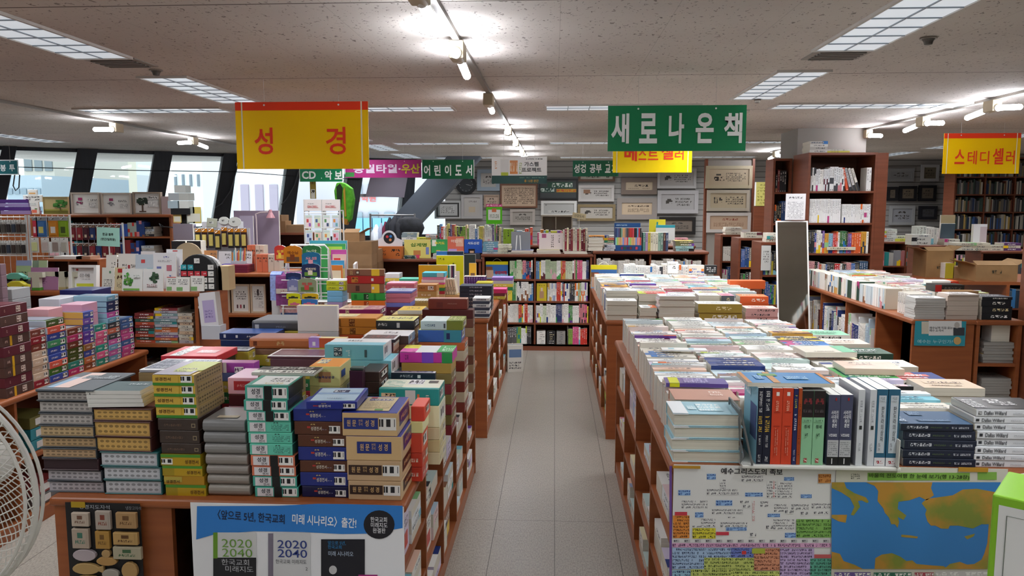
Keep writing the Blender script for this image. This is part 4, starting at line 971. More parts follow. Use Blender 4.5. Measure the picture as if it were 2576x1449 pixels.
# --- hardback pile at the aisle corner
YD=2.375
xs=(1692,1694,1688,1693)
zq=[at(1780,y,YD).z for y in (1045,1078,1108,1139,1168)]
k=ZD-zq[-1];zq=[z+k for z in zq]
def hardback(name,label,group,x0,x1,Y,z0,z1,W,cover,page='dcd8c8',patches=(),spine='l',rz=0.0,cat='hardback',band=None,th=.003):
    t=thing(name,label,cat,((x0+x1)/2,Y,z0),rz,group)
    w=(x1-x0)/2;h=z1-z0-.0008
    mb=MB().box(-w,w,0,W,0,th,cover)
    if band:mb.patch('f',*band[:2],0,1,band[2])
    mb.box(-w,w,W-th,W,th,h-th,cover)
    mb.box(-w,w,0,W,h-th,h,cover)
    if band:mb.patch('f',*band[:2],0,1,band[2])
    for q in patches:mb.patch(*q)
    bevel(obj('cover',mb,PRINT,t),.0012,1)
    obj('page_block',MB().box(-w+.004,w-.005,.004,W-th,th,h-th,page,pages='flr',pcol=page),PRINT,t)
    return t
for i in range(4):
    x0,x1=at(xs[i],1110,YD).x,at(xs[i]+176,1110,YD).x
    hardback('hardback_book','pale blue hardback with white band, %s of four at the aisle corner'%ordn(i,4),'pale blue hardbacks at the aisle corner',x0,x1,YD,zq[i+1],zq[i],.15,'a4cbd8',band=(0,.22,'eef0f2'),
             patches=() if i else (('t',0,.22,0,1,'eef1f4'),('t',.4,.75,.2,.8,'b4d9e4','eef6f8',1.0,4,3),('t',.25,.38,.3,.6,'b4d9e4','eef6f8',1.0,4,4)),rz=rD.uniform(-.008,.008))
occD.append((at(1680,1110,YD).x,at(1872,1110,YD).x,YD,YD+.155))
for i in range(4):
    z0=ZD+i*.0405
    hardback('hardback_book','salmon hardback, %s of four behind the pale blue hardbacks'%ordn(3-i,4),'salmon hardbacks behind the pale blue ones',.405,.62,YD+.162,z0,z0+.040,.15,'c99a88',rz=rD.uniform(-.008,.008),
             patches=(('t',.55,.8,.35,.8,'c99a88','f0e0d8',1.0,5,2),) if i==3 else ())
# --- wire book rack with upright new titles
def rx(cx):return at(cx,1080,2.335).x
yF=2.335;zT=ZD+.012
rack=thing('book_rack','white metal bookend tray holding upright new titles on the table edge','book rack',(rx(1868),yF-.012,ZD))
wr=rx(2268)-rx(1868)
bevel(obj('tray',MB().box(0,wr,0,.2,.0005,.0115,'e8e8e6'),flat('cream_metal','dcdcd6',.4),rack),.003)
mb=MB();mb.prism([(0,0),(0,.01),(.035,.01),(.035,0)],0,.01)
mb=MB()
for j in range(13):mb.tube([(-.004+j*.0026,.012+j*.006,.012),(-.004,.03+j*.011,.17)],.0016,n=5)
mb.tube([(.03,.0,.012),(-.006,.02,.18),(-.006,.17,.18),(.0,.19,.012)],.0035,n=6)
obj('mesh_bookend',mb,GREYM,rack)
bevel(obj('bookend',MB().box(wr-.012,wr-.008,-.006,.14,.012,.1),flat('cream_metal','dcdcd6',.4),rack),.002)
SP=[('navy',1904,1919.5,976,'191c30','d9b23a','신학'),('navy',1920,1939.5,976,'191c30','d9b23a','신학'),('vermilion',1940,1966.5,977,'cf4326','e8b8a0',''),('vermilion',1967,1993.5,977,'cf4326','e8b8a0',''),
      ('indigo',1994,2005.5,978,'22285a','c9c23a',''),('rust',2006,2015.5,977,'a8481f','5a2410',''),('green and black',2016,2044.5,984,'8fc49a','2c4a38','창세\n주해'),('green and black',2045,2074,984,'8fc49a','2c4a38','창세\n주해'),
      ('slate',2082,2112,994,'4a4c66','e2e4ea','사라진\n제자'),('slate',2112.5,2144,994,'4a4c66','e2e4ea','사라진\n제자'),('pale grey',2156,2173,981,'cfd2d8','7a7e86',''),('pale grey',2185,2202,981,'cfd2d8','7a7e86',''),
      ('teal',2203,2231,980,'2c5f7c','40464c','바른\n교회'),('teal',2232,2262,980,'2c5f7c','40464c','바른\n교회')]
for i,(nm,xl,xr,yt,c,ink,tx) in enumerate(SP):
    x0,x1=rx(xl),rx(xr);h=at((xl+xr)/2,yt,yF).z-zT;t=x1-x0-.0008;d=.165
    mb=MB().box(-t/2,t/2,0,d,0,h,c,pages='tk',pcol='f4f2ec' if i<6 or i>9 else '8a8a88' if i<8 else 'eeeeea',th='x',**({'l':hx('8fc8de')} if i==0 else {'l':hx('b9bcc2')} if nm=='pale grey' else {}))
    if i==0:mb.patch('l',.5,.95,.3,.75,'4a5a8a');mb.patch('l',.1,.5,.8,.92,'8fc8de','f4f8fa',1.0,6,1)
    if nm=='navy':mb.patch('f',.2,.8,.68,.96,c,'d8d8d8',1.0,1,14);mb.patch('f',.15,.85,.42,.66,c,ink,1.0,1,9);mb.patch('f',.3,.7,.22,.38,c,'c8c8c8',1.0,1,9);mb.patch('f',.25,.75,.03,.13,c,'c8c8c8',1.0,1,4)
    elif nm=='vermilion':mb.patch('f',.38,.68,.9,.95,'f0e6e0','2a2a2a',1.0,1,1);mb.patch('f',.34,.66,.7,.84,c,ink,1.0,1,6);mb.patch('f',.2,.8,.68,.69,'a8301a');mb.patch('f',.2,.8,.5,.51,'a8301a');mb.patch('f',.36,.46,.12,.48,c,ink,1.0,1,24);mb.patch('f',.54,.64,.12,.48,c,ink,1.0,1,24)
    elif nm=='indigo':mb.patch('f',.2,.8,.72,.92,c,ink,1.0,1,8);mb.patch('f',.2,.8,.45,.7,c,'e6e6ea',1.0,1,9);mb.patch('f',.25,.7,.05,.2,c,'c8c8d0',1.0,1,8)
    elif nm=='rust':mb.patch('f',.3,.7,.1,.8,c,ink,1.0,1,30)
    elif nm=='green and black':
        mb.patch('f',0,1,.645,1,'231a1e');mb.patch('f',.1,.9,.8,.92,'231a1e','7a2a30',1.0,2,1);mb.patch('f',.1,.85,.7,.76,'231a1e','5a5054',1.0,7,1);mb.patch('f',.3,.6,.03,.09,'a03a3a','e8dcd0',1.0,1,1);mb.patch('f',.1,.85,.58,.62,c,ink,1.0,8,1);mb.patch('f',.35,.6,.38,.44,c,ink,1.0,2,1)
    elif nm=='slate':
        mb.patch('f',0,1,0,.12,'1a1a1c');mb.patch('f',.04,.98,.12,.36,'b9bbbe');mb.patch('f',.1,.9,.14,.34,'b9bbbe','7a7c80',1.0,9,7);mb.patch('f',.1,.8,.4,.46,c,'d9dade',1.0,6,1);mb.patch('f',.55,.68,.92,.96,'a02a30');mb.patch('f',.42,.5,.02,.1,'dcdcdc')
    elif nm=='pale grey':mb.patch('f',.3,.7,.55,.86,c,ink,1.0,1,14);mb.patch('f',.3,.72,.48,.53,'2a2c30');mb.patch('f',.35,.65,.2,.3,c,ink,1.0,1,6)
    else:mb.patch('f',.18,.86,.17,.92,'c3cad2');mb.patch('f',0,1,0,.11,'dcdade');mb.patch('f',.2,.8,.02,.08,'dcdade','a03a44',1.0,2,1);mb.patch('f',.28,.5,.2,.3,'c3cad2','5a5a60',1.0,1,8);mb.patch('f',.3,.7,.84,.9,'c3cad2','6a7078',1.0,4,3)
    o=obj('new_title',mb,PRINT,loc=((x0+x1)/2,yF+rD.uniform(0,.003),zT+.0004),cat='book',group='upright new titles in the wire rack',label='%s-spined new title, %s from the aisle in the wire rack'%(nm,nth(i+1)))
    bb=(-t/2,t/2,0,d,0,h)
    if nm=='green and black':word(o,bb,'f','창세',.5,.52,.5,.05,'2c4a38',.02)
    if nm=='slate':word(o,bb,'f','사라진\n시대의\n제자\n훈련',.55,.66,.62,.24,'dfe1e8',.02)
    if nm=='teal':word(o,bb,'f','판\n도\n라\n의\n상\n자',.58,.55,.28,.46,'3a3a42',.0)
p=at(1900,950,2.36)
mb=MB().box(0,.262,0,.15,0,.012,'e8e6e2',pages='fl',t=hx('2f86c4'))
mb.patch('t',0,.05,0,1,'d08a4a');mb.patch('t',.95,1,0,1,'d08a4a');mb.patch('t',.3,.38,0,1,'c98a44');mb.patch('t',.22,.44,.62,.84,'5a9a4a');mb.patch('t',.14,.24,.3,.65,'2f86c4','bfe0ee',1.0,3,3);mb.patch('t',.5,.76,.3,.6,'2f86c4','bfe0ee',1.0,9,3)
zl=max(at((q[1]+q[2])/2,q[3],yF).z for q in SP[:10])+.001
obj('picture_book',mb,GLOSS,loc=(rx(1880),yF+.012,zl),rot=(0,0,0),cat='book',label='bright blue book with orange ribbon print lying across the rack of new titles')
occD.append((rx(1862),rx(2272),YD-.05,YD+.16))
# --- dark blue pile and white pile by the corner
zq=[at(2360,y,YD).z for y in (1065,1084,1107,1131,1152,1173)];k=ZD-zq[-1];zq=[z+k for z in zq]
for i in range(5):
    xl=(2264,2272,2276,2272,2274)[i];x0,x1=at(xl,1120,YD).x,at(xl+183,1120,YD).x;w=(x1-x0)/2;h=zq[i]-zq[i+1]-.0008
    mb=MB().box(-w,w,0,.15,0,h,'23293a',pages='rlk',t=hx('3a5878') if i==0 else hx('23293a'))
    mb.patch('f',.04,.38,.25,.78,'23293a','c9ccd2',1.0,8,1);mb.patch('f',.41,.66,.35,.65,'23293a','4a5a3a',1.0,12,1);mb.patch('f',.7,.94,.28,.7,'23293a','b4b8c0',1.0,10,1)
    if i==0:mb.patch('t',.02,.14,.1,.9,'3a5878','c0ccd8',1.0,2,3);mb.patch('t',.3,.75,.15,.3,'3a5878','6a86a0',1.0,12,2);mb.patch('t',.3,.5,.6,.9,'3a5878','7a94ac',1.0,5,2)
    bevel(obj('dark_blue_book',mb,PRINT,loc=((x0+x1)/2,YD+rD.uniform(-.004,.006),zq[i+1]),rot=(0,0,rD.uniform(-.02,.02)),cat='book',group='dark blue books in the corner pile',label='dark blue book with pale spine type, %s of five beside the wire rack'%ordn(i,5)),.002)
occD.append((at(2260,1120,YD).x,at(2462,1120,YD).x,YD-.01,YD+.16))
zq=[at(2540,y,YD).z for y in (1022,1026,1046,1063,1081,1102,1121,1140,1156,1174)];k=ZD-zq[-1];zq=[z+k for z in zq]
for i in range(9):
    x0=at((2447,2452,2448,2452,2458,2459,2456,2454,2455)[i],1100,YD).x;x1=x0+.22;w=.11;h=zq[i]-zq[i+1]-.0006
    if i==0:continue
    mb=MB().box(-w,w,0,.15,0,h,'dcdee2',pages='rlk',t=hx('2a2b2e') if i==1 else hx('dcdee2'))
    if i==1:mb.patch('t',.35,.7,.3,.8,'2a2b2e','e6e6e6',1.0,3,3);mb.patch('t',0,.2,.1,.8,'2a2b2e','b8b8b8',1.0,4,4)
    mb.patch('f',.03,.075,.3,.68,'3a3c40','c8c8c8',1.0,1,1);mb.patch('f',.5,.94,.35,.6,'dcdee2','a8acb2',1.0,24,1)
    o=bevel(obj('white_book',mb,GLOSS,loc=((x0+x1)/2,YD+.002+rD.uniform(-.003,.004),zq[i+1]),rot=(0,0,rD.uniform(-.015,.015)),cat='book',group='white books in the outer corner pile',label='%s, %s of the pile beside dark blue books'%('white-spined book with black cover' if i==1 else 'white book with English author name',ordn(i-1,8))),.003)
    word(o,(-w,w,0,.15,0,h),'f','Dallas Willard',.26,.5,.3,.5,'3a3c42',.01)
occD.append((at(2440,1100,YD).x,1.7,YD-.01,YD+.16))
# --- columns of paperbacks standing on their fore-edges, spines up
colsD=[(.515,.225),(.752,.222),(.986,.22),(1.212,.215)]
CD=['f3f2ee','d9d4c8','cdd8de','e6d6d0','f3f2ee','eceae4','e4e8ea','f6f6f4','e9e4da','f0efe9']
nD=0
def spineup_row(kind,cx,L0,y0,y1,z,rng,rowname,group,H=(.138,.15),T=(.012,.03),cap=999,grow=None,cols=None,wbias=.66):
    global nD
    y=y0;n=0;run=0
    while y<y1-.02:
        if run<=0:
            c=(rng.choice(cols or CD) if rng.random()<wbias else rng.choice(SOFT) if rng.random()<.45 else rng.choice(BRIGHT));acc=rng.choice(BRIGHT+SOFT) if rng.random()<.4 else None
            run=1 if rng.random()<.62 else rng.randint(2,4);t=rng.uniform(*T);hh=rng.uniform(*H);L=L0*rng.uniform(.93,1);off=rng.uniform(-.006,.006)
        run -= 1;n+=1
        mb=mk_spineup(rng,L,t-.0008,hh,c,acc)
        cn=cname(c);a=cname(acc) if acc else None
        obj(kind,mb,GLOSS if rng.random()<.5 else PRINT,loc=(cx+off+rng.uniform(-.002,.002),y,z),rot=(0,0,0),cat='book',group=group,
            label='%s%s spine-up paperback, %s from near end of %s'%(cn,' and '+a if a and a!=cn and ' ' not in a and ' ' not in cn else '',nth(n),rowname))
        y+=t;nD+=1
    return n
for k,(cx,L) in enumerate(colsD):
    y0=(2.705,2.54,2.545,2.54)[k]
    spineup_row('paperback_book',cx,L,y0,4.52,ZD,rD,'%s aisle row, new-books table'%nth(k+1),'spine-up paperbacks packed on the new-books table',T=(.016,.046),H=(.126,.153))
# --- flat piles on the far-side margin
mar=[(2.56,'cfc9a0',(.03,.03,.028,.03),'8a9a90'),(2.80,'d9c2a8',(.028,.03,.03,.032,.03),'d9c4ac'),(3.05,'c9645a',(.03,.03,.03,.03),'d0706a'),(3.30,'f0efec',(.03,.03,.03,.03),'efe9e0'),(3.56,'2f4a3c',(.03,.03,.03,.035),'3a5a48'),(3.82,'efeae4',(.03,.034,.03,.03),'e8d6c8'),(4.08,'7fc8a0',(.03,.03,.034,.03),'8fd0ac'),(4.32,'f2f2ee',(.03,.03,.03),'f4f4f0')]
for k,(y,c,hs,tp) in enumerate(mar):
    flat_pile(1.445,y,ZD,hs,rD,'flat_paperback','of %s margin pile, new-books table'%nth(k+1),'flat paperbacks along the new-books table margin',L=.215,W=.15,cols=[c,'e9e6de','3f9a6a','d9cc3a','2c4a8a'] if k==0 else [c,'efece6',c],top=tp,front='spine' if k%2==0 else 'fore')
# --- books placed loosely on top of the pack: open top covers and a zebra-striped one
zt=ZD+.1535
for nm,x,y,L,Wd,t,c,pt in (('green-edged cream paperback lying over the new-books pack',1.19,3.32,.22,.15,.022,'e6dfd0',(('t',.72,1,0,1,'7fc8a0'),('t',.2,.6,.1,.2,'e6dfd0','8a8070',1.0,8,1))),
                            ('peach paperback with brushed lettering lying over the pack',1.235,2.98,.22,.15,.024,'e6ccb8',(('t',.2,.6,.5,.8,'e6ccb8','5a4a40',1.0,4,2),)),
                            ('white leaflet with two blue squares lying over the pack',.585,3.42,.2,.06,.006,'f2f4f6',(('t',.15,.28,.3,.8,'9fcfe0'),('t',.6,.72,.3,.8,'9fcfe0'))),
                            ('violet paperback with yellow corner lying over the aisle row',.515,2.74,.22,.09,.014,'5f4f9c',(('t',.06,.22,0,1,'d6dc2a'),('t',.3,.7,.1,.9,'5f4f9c','d0c8e8',1.0,9,5),('f',.06,.22,0,1,'d6dc2a')))):
    mb=MB().box(-L/2,L/2,0,Wd,0,t,c,pages='lr')
    for q in pt:mb.patch(*q)
    obj('loose_paperback',mb,GLOSS,loc=(x,y,zt),rot=(0,0,rD.uniform(-.06,.06)),cat='book',label=nm)

# --- posters on the table end
yP=2.345
def poster(name,label,xl,xr,yt,yb,Y,col,mat=None,cat='poster',th=.002):
    x0,x1,z0,z1=span(xl,xr,yt,yb,Y)
    t=thing(name,label,cat,(x0,Y,z0))
    obj('sheet',MB().box(0,x1-x0,0,th,0,z1-z0,col),mat or PRINT,t)
    t['w']=x1-x0;t['h']=z1-z0
    return t,(lambda px,py,e=.001:(at(px,py,Y).x-x0,-e,at(px,py,Y).z-z0))
def ppoly(name,t,P,pts,col,e=.001,ink=None,n=8,rows=3,mat=None,mode=1.0):
    mb=MB();q=[P(x,y,e) for x,y in pts]
    if ink:mb.poly(q,col,(*hx(ink),mode),[(0,0),(n,0),(n,rows),(0,rows)])
    else:mb.poly(q,col)
    return obj(name,mb,mat or PRINT,t)
def prect(name,t,P,xl,xr,yt,yb,col,e=.001,ink=None,n=8,rows=3,mode=1.0):
    return ppoly(name,t,P,[(xl,yb),(xr,yb),(xr,yt),(xl,yt)],col,e,ink,n,rows,mode=mode)
zbot=1680
t,P=poster('genealogy_chart','white genealogy wall chart with coloured tables pinned to the table end',1689,2091,1172,zbot,yP,'dcdcda')
c8=lambda cx,cy:(1640+cx/2.752,1140+cy/2.752)
def R8(nm,a,b,c,d,col,**k):
    x0,y0=c8(a,b);x1,y1=c8(c,d);return prect(nm,t,P,x0,x1,y0,y1,col,**k)
prect('violet_margin',t,P,1684,1690,1172,zbot,'6a4a94',e=.0012)
letters(t,'예수그리스도의 족보',P(*c8(690,126),.002),at(*c8(905,126),yP).x-at(*c8(478,126),yP).x,.02,'26262a',bold=.02)
BLU='8fb4e0'
for a in ((380,142,442,182),(182,254,266,292),(442,325,556,363),(644,272,767,300),(298,408,356,445),(914,165,984,190),(1030,284,1106,310),(512,512,656,536),(800,418,886,442),(920,550,995,585)):
    R8('name_plate',*a,BLU,ink='2a4a8a',n=6,rows=2)
el=.0003
for a in ((205,325,385,385),(415,385,630,425),(610,325,670,350),(750,330,805,375),(845,350,940,410),(965,350,1085,395),(1105,345,1236,385),(340,450,440,515),(475,475,660,515),(790,495,840,530),(840,455,985,530),(280,500,380,515),(470,180,510,290),(380,245,600,290),(620,150,770,200),(795,190,860,310),(870,200,970,310),(920,390,980,420),(1120,400,1220,425),(630,355,680,380),(1030,400,1080,430),(525,438,575,450),(680,545,720,580)):
    el+=.00004;R8('name_line',*a,'dcdcda',e=el,ink='4a4a52',n=max(3,int((a[2]-a[0])/9)),rows=max(1,int((a[3]-a[1])/18)))
R8('red_line',694,330,712,470,'dcdcda',ink='b03030',n=2,rows=18);R8('red_line',836,190,850,305,'dcdcda',ink='b03030',n=1,rows=14)
ee=.0014
for a,c,i in (((145,430,259,587),'d98a3a','5a3010'),((280,517,440,590),'d6cc3a','4a4a20'),((158,405,243,430),'c43a4a',None),((443,543,532,566),'c43a4a',None),((998,455,1240,582),'7fae5a','2a4a1a'),((1150,142,1240,205),'c98a4a','8a5020'),
                ((140,620,1240,650),'d0a0c0','5a3a5a'),((140,652,545,800),'9fb8d6','2a3a5a'),((360,720,710,1000),'b8c26a','3a4a1a'),((268,800,545,1300),'b8c26a','3a4a1a'),((545,652,700,720),'6f7fc4','26305a'),((705,655,882,808),'d09070','5a2a1a'),((884,655,1120,1000),'b8a4cc','3a2a4a'),((1092,725,1240,1000),'5aa08a','1a3a30'),((545,812,880,1300),'c4cf70','3a4a1a'),((140,805,265,1400),'8fb8cc','2a3a5a'),((620,672,650,696),'c43a3a',None),((690,655,780,690),'a8b040',None),((1120,696,1236,722),'b85a5a',None)):
    a=tuple(min(q,1238) for q in a);ee+=.0002
    R8('table_block',*a,c,e=ee,ink=i,n=max(3,int((a[2]-a[0])/13)),rows=max(1,int((a[3]-a[1])/22)))
for j in range(15):R8('photo_slot',150+j*74,598,190+j*74,616,'b4b4b6',ink='4a4a50',n=3,rows=1)
t,P=poster('mission_map','blue and ochre Mediterranean mission map pinned to the table end',2092,2518,1176,zbot,yP-.004,'cfcdbe')
R8('title_strip',1492,135,2200,188,'7fae4a');R8('title_strip',2254,130,2386,184,'7fae4a');R8('caption',1375,140,1440,180,'cfcdbe',ink='5a5a50',n=5,rows=3)
letters(t,'바울의 전도여행 한 눈에 보기(행 13-28장)',P(*c8(1846,160),.0026),at(*c8(2194,160),yP).x-at(*c8(1500,160),yP).x,.0155,'2a3a1a',bold=.01)
R8('sea',1243,200,2412,800,'3a7fc0',e=.0013)
LAND=noisy('map_land','7f8a3a','b98a3a',(9,9,9),.5,5,.38,.56)
def land(pts,e=.0018):
    mb=MB();q=[P(*c8(x,y),e) for x,y in pts];mb.poly(q[::-1] if sum((q[i][0]*q[(i+1)%len(q)][2]-q[(i+1)%len(q)][0]*q[i][2]) for i in range(len(q)))<0 else q,'ffffff')
    obj('land',mb,LAND,t)
land([(1243,200),(1330,200),(1345,240),(1400,275),(1480,305),(1500,335),(1490,345),(1450,325),(1425,330),(1440,370),(1395,430),(1375,425),(1400,370),(1370,310),(1310,270),(1243,240)])
land([(1243,425),(1350,425),(1340,480),(1290,470),(1243,445)])
land([(1480,200),(1940,200),(1930,240),(1950,290),(1900,325),(1850,300),(1780,325),(1740,330),(1705,335),(1700,385),(1760,430),(1740,460),(1700,440),(1710,475),(1700,515),(1680,490),(1655,490),(1640,445),(1610,410),(1600,380),(1560,330),(1565,260),(1540,225)])
land([(1865,345),(1900,315),(2080,290),(2150,250),(2250,245),(2412,275),(2412,480),(2330,490),(2280,490),(2220,520),(2120,500),(2060,500),(2050,522),(2000,520),(1960,500),(1930,500),(1905,470),(1890,420),(1900,390)])
land([(1725,562),(1790,568),(1840,575),(1835,588),(1760,582),(1725,578)]);land([(2160,575),(2235,555),(2225,575),(2180,595)])
land([(2412,480),(2412,800),(2020,800),(2060,765),(2130,750),(2180,770),(2230,765),(2280,735),(2300,690),(2320,620),(2330,490)],.0017)
land([(1243,680),(1300,695),(1325,745),(1400,770),(1460,800),(1243,800)]);land([(1540,800),(1545,725),(1590,700),(1660,690),(1720,715),(1760,745),(1800,740),(1830,765),(1930,775),(2020,780),(2040,800)])
for a,c in (((1262,822,1512,1000),'6a5a94'),((1534,824,1796,1000),'2f6a54'),((1816,824,1950,1000),'a84a54'),((1960,815,2330,1000),'c8c6c2')):R8('legend_box',*a,c,e=.0016,ink='e6e6e0',n=9,rows=5)
for px in ((2120,98,2325,128),(145,86,335,105)):
    x0,y0=c8(*px[:2]);x1,y1=c8(*px[2:]);s=span(x0,x1,y0,y1,yP-.006)
    obj('masking_tape',MB().box(s[0],s[1],yP-.0085,yP-.0068,s[2],s[3],'b98a2a'),PRINT,label='strip of ochre tape holding the %s to the table edge'%('mission map' if px[0]>1000 else 'genealogy chart'),cat='tape')
# --- things standing at the frame edge: a green-rimmed box and a yellow placard
yb=1.72
a=at(2497,1243,yb);zc=a.z
bx=thing('display_box','lime green carton with white framed front at the frame edge','box',(a.x,yb,zc-.42),RAD(-38))
bevel(obj('carton',MB().box(0,.3,0,.2,0,.42,'86c02c'),GLOSS,bx),.004)
fr=MB();fr.bb=(0,.3,0,.2,0,.42);fr.patch('f',.045,.97,.03,.95,'e4e6e4');obj('front_panel',fr,GLOSS,bx)
fl=MB()
for q in ([(.03,.05),(.03,.9),(.27,.9),(.27,.05)],):fl.tube([(x,-.002,.42*z) for x,z in q],.0008,'3a4a3a',n=4,closed=True)
obj('frame_line',fl,flat('dark_green_line','4a5a4a',.5),bx)
letters(bx,'성경전서',(.145,-.0026,.225),.11,.032,'6a8a5a',bold=.01)
mb=MB();mb.bb=(0,.3,0,.2,0,.42);mb.patch('f',.5,.66,.43,.445,'b04048',e=.002);obj('red_bar',mb,GLOSS,bx)
st=thing('box_plinth','brown display plinth carrying the lime green carton','plinth',(a.x-.03,yb,0),RAD(-38))
obj('plinth_body',MB().box(0,.36,-.02,.26,0,zc-.421),WOOD,st);obj('plinth_foot',MB().box(.01,.35,-.025,.265,0,.05),WOODI,st)
p=at(2546,1190,2.02)
pl=thing('placard','yellow placard with black outline and white rim behind the lime carton','placard',(p.x,2.02,0),0)
def rrect(w,h,r,n=5):
    o=[]
    for cx,cz,a0 in ((w-r,r,-90),(w-r,h-r,0),(r,h-r,90),(r,r,180)):
        for i in range(n+1):q=RAD(a0+90*i/n);o.append((cx+r*math.cos(q),cz+r*math.sin(q)))
    return o
for nm,d,c,y in (('white_rim',0,'e9e9e6',0),('black_outline',.006,'1a1a1c',-.002),('yellow_face',.011,'d9b81c',-.004)):
    mb=MB();mb.prism([(x+d,z+d) for x,z in rrect(.22-2*d,.3-2*d,.03)],y-.002,y);obj(nm,mb,flat('placard_'+c,c,.4),pl,loc=(0,0,p.z-.3))
letters(pl,'보',(.055,-.0075,p.z-.055),None,.05,'1a1a1c',bold=.02)
obj('stake',MB().box(.08,.12,0,.012,0,p.z-.28),flat('placard_stake','c8c8c4',.5),pl)

zb=MB().box(-.1,.1,0,.02,0,.15,'e6e6e6',pages='lr',th='y')
for i in range(6):
    for x0,x1,y in ((-.1+i*.034,-.082+i*.034,0),):
        zb.poly([(x0,-.001,.02),(min(.1,x1),-.001,.02),(min(.1,x1+.03),-.001,.13),(min(.1,x0+.03),-.001,.13)],'1c1c1e');zb.poly([(x0,0,.151),(min(.1,x1),0,.151),(min(.1,x1+.01),.02,.151),(min(.1,x0+.01),.02,.151)],'1c1c1e')
obj('striped_paperback',zb,PRINT,loc=(.752,2.515,ZD+.012),cat='book',label='black and white diagonally striped paperback just behind the wire rack')
# ================================================================== what stands on and in the other tables
rT=random.Random(41)
# --- shelves along the aisle: piles and face-out books under the four tables
def aisle_fill(cells,side,bays,rows,nm,rng,ylim=99,dense=.8):
    for i in range(bays):
        for j in range(rows):
            if (side,i,j) not in cells:continue
            x0,x1,y0,y1,z0,z1=cells[side,i,j]
            lv=('bottom','middle','top')[j] if rows==3 else ('bottom','top')[j]
            where='%s bay, %s shelf, %s'%(nth(i+1),lv,nm)
            xf=x1 if side=='r' else x0;s=-1 if side=='r' else 1
            y=y0+.01
            k=0
            while y<y1-.1:
                k+=1
                wdt=rng.uniform(.135,.2)
                if y+wdt>y1-.005:break
                if rng.random()<dense:
                    c=rng.choice(WHITES+SOFT[:3]);n=rng.randint(2,4);hmx=(z1-z0-.03)
                    hs=[rng.uniform(.018,.036) for _ in range(n)];q=min(1,hmx/sum(hs));hs=[h*q for h in hs]
                    zz=z0
                    for m,h in enumerate(hs):
                        mb=mk_flat(rng,wdt-.006,.14,h-.0006,c,'fore' if rng.random()<.6 else 'spine',rng.choice(WHITES+SOFT) if m==n-1 else None,rng.choice(BRIGHT) if rng.random()<.3 else None)
                        obj('shelved_paperback',mb,PRINT,loc=(xf+s*.012,y+wdt/2,zz+.0003),rot=(0,0,PI/2 if side=='r' else-PI/2),cat='book',group='paperbacks piled on the shelves facing the middle aisle',
                            label='%s paperback, %s in pile %s of %s'%(cname(c),ordn(n-1-m,n),('one','two','three','four')[min(k,4)-1],where))
                        zz+=h
                else:
                    c=pick(rng,.6,.3);h=min(.2,z1-z0-.03)
                    mb=MB().box(-wdt/2+.003,wdt/2-.003,0,.02,0,h,c,pages='rlt');mb.patch('f',.1,.9,.6,.85,c,inkfor(c,rng),1.0,6,2);mb.patch('f',.15,.85,.15,.5,rng.choice(SOFT+BRIGHT))
                    obj('face_out_book',mb,GLOSS,loc=(xf+s*.02,y+wdt/2,z0),rot=(0,0,PI/2 if side=='r' else-PI/2),cat='book',group='face-out books on the aisle shelves',label='%s face-out book, number %s in %s'%(cname(c),('one','two','three','four')[min(k,4)-1],where))
                y+=wdt+.004
aisle_fill(cA,'r',5,3,'bible table',random.Random(2))
aisle_fill(cD,'l',4,3,'new-books table',random.Random(3))
aisle_fill(cB,'r',4,3,'table behind bibles',random.Random(4))
aisle_fill(cE,'l',4,3,'table behind new books',random.Random(6))
# leaning magazines in front of the far shelf end
for k,(y,c) in enumerate(((7.3,'e2e0da'),(7.36,'c9d0dc'))):
    p=at(1283-k*8,930,y);mb=MB().box(-.075,.075,0,.03,0,.26,c,pages='rlt');mb.patch('f',.1,.9,.55,.85,('6a86b0','d98a3a')[k]);mb.patch('f',.1,.9,.1,.4,c,'4a4a50',1.0,6,3)
    obj('magazine',mb,GLOSS,loc=(-.37-k*.005,y+k*.02,0),rot=(0,0,.2),cat='magazine',label=('pale magazine standing on the floor at the far end of the aisle shelves','bluish magazine tucked behind the pale one on the floor')[k])

# --- table behind the new books (E): front piles, spine-up rows, tall things at the back
GE='paperbacks on the table behind the new books'
ye=5.22
for k,(xl,xr,hs,c,fr,tp) in enumerate(((1527,1604,(.035,.034,.034,.03),'d4d3c4','fore','f0f0ee'),(1610,1652,(.03,.03,.028),'d9d6ce','fore','eef0f0'),(1656,1748,(.024,)*7,'ded8dc','fore','e8e8ec'),(1756,1868,(.058,.06),'a8903c','spine','e9e8e4'),(1874,1958,(.03,.03,.028),'d9a8a4','spine','e6bdb4'))):
    x0,x1=at(xl,790,ye).x,at(xr,790,ye).x
    flat_pile((x0+x1)/2,ye+(.0 if k!=3 else-.01),ZE,hs,rT,'flat_paperback','of %s front pile from the aisle, second table'%nth(k+1),'flat piles at the near end of the second table',L=(x1-x0)*.99,W=.15,cols=[c],front=fr,top=tp,acc=.15,pcol='d0cbbc')
ye2=5.42
for k,(xl,xr,hs,c,fr,tp) in enumerate(((1524,1604,(.02,)*9,'ccd0d4','fore','d8dde0'),(1606,1678,(.05,.055,.055),'d6cfbc','fore','c8403a'),(1680,1744,(.045,.05,.05),'d9d4c8','fore','f2f2f0'),(1756,1812,(.05,.05,.05),'b4aaa4','fore','e6e2e0'),(1816,1850,(.05,.05,.05),'5a6068','spine','d98aa0'),(1862,1936,(.05,.045,.05),'d9602c','spine','e0703a'))):
    x0,x1=at(xl,740,ye2).x,at(xr,740,ye2).x
    flat_pile((x0+x1)/2,ye2,ZE,hs,rT,'flat_paperback','of %s pile in second rank, second table'%nth(k+1),'flat piles in the second rank of the second table',L=(x1-x0)*.98,W=.15,cols=[c],front=fr,top=tp,acc=.1)
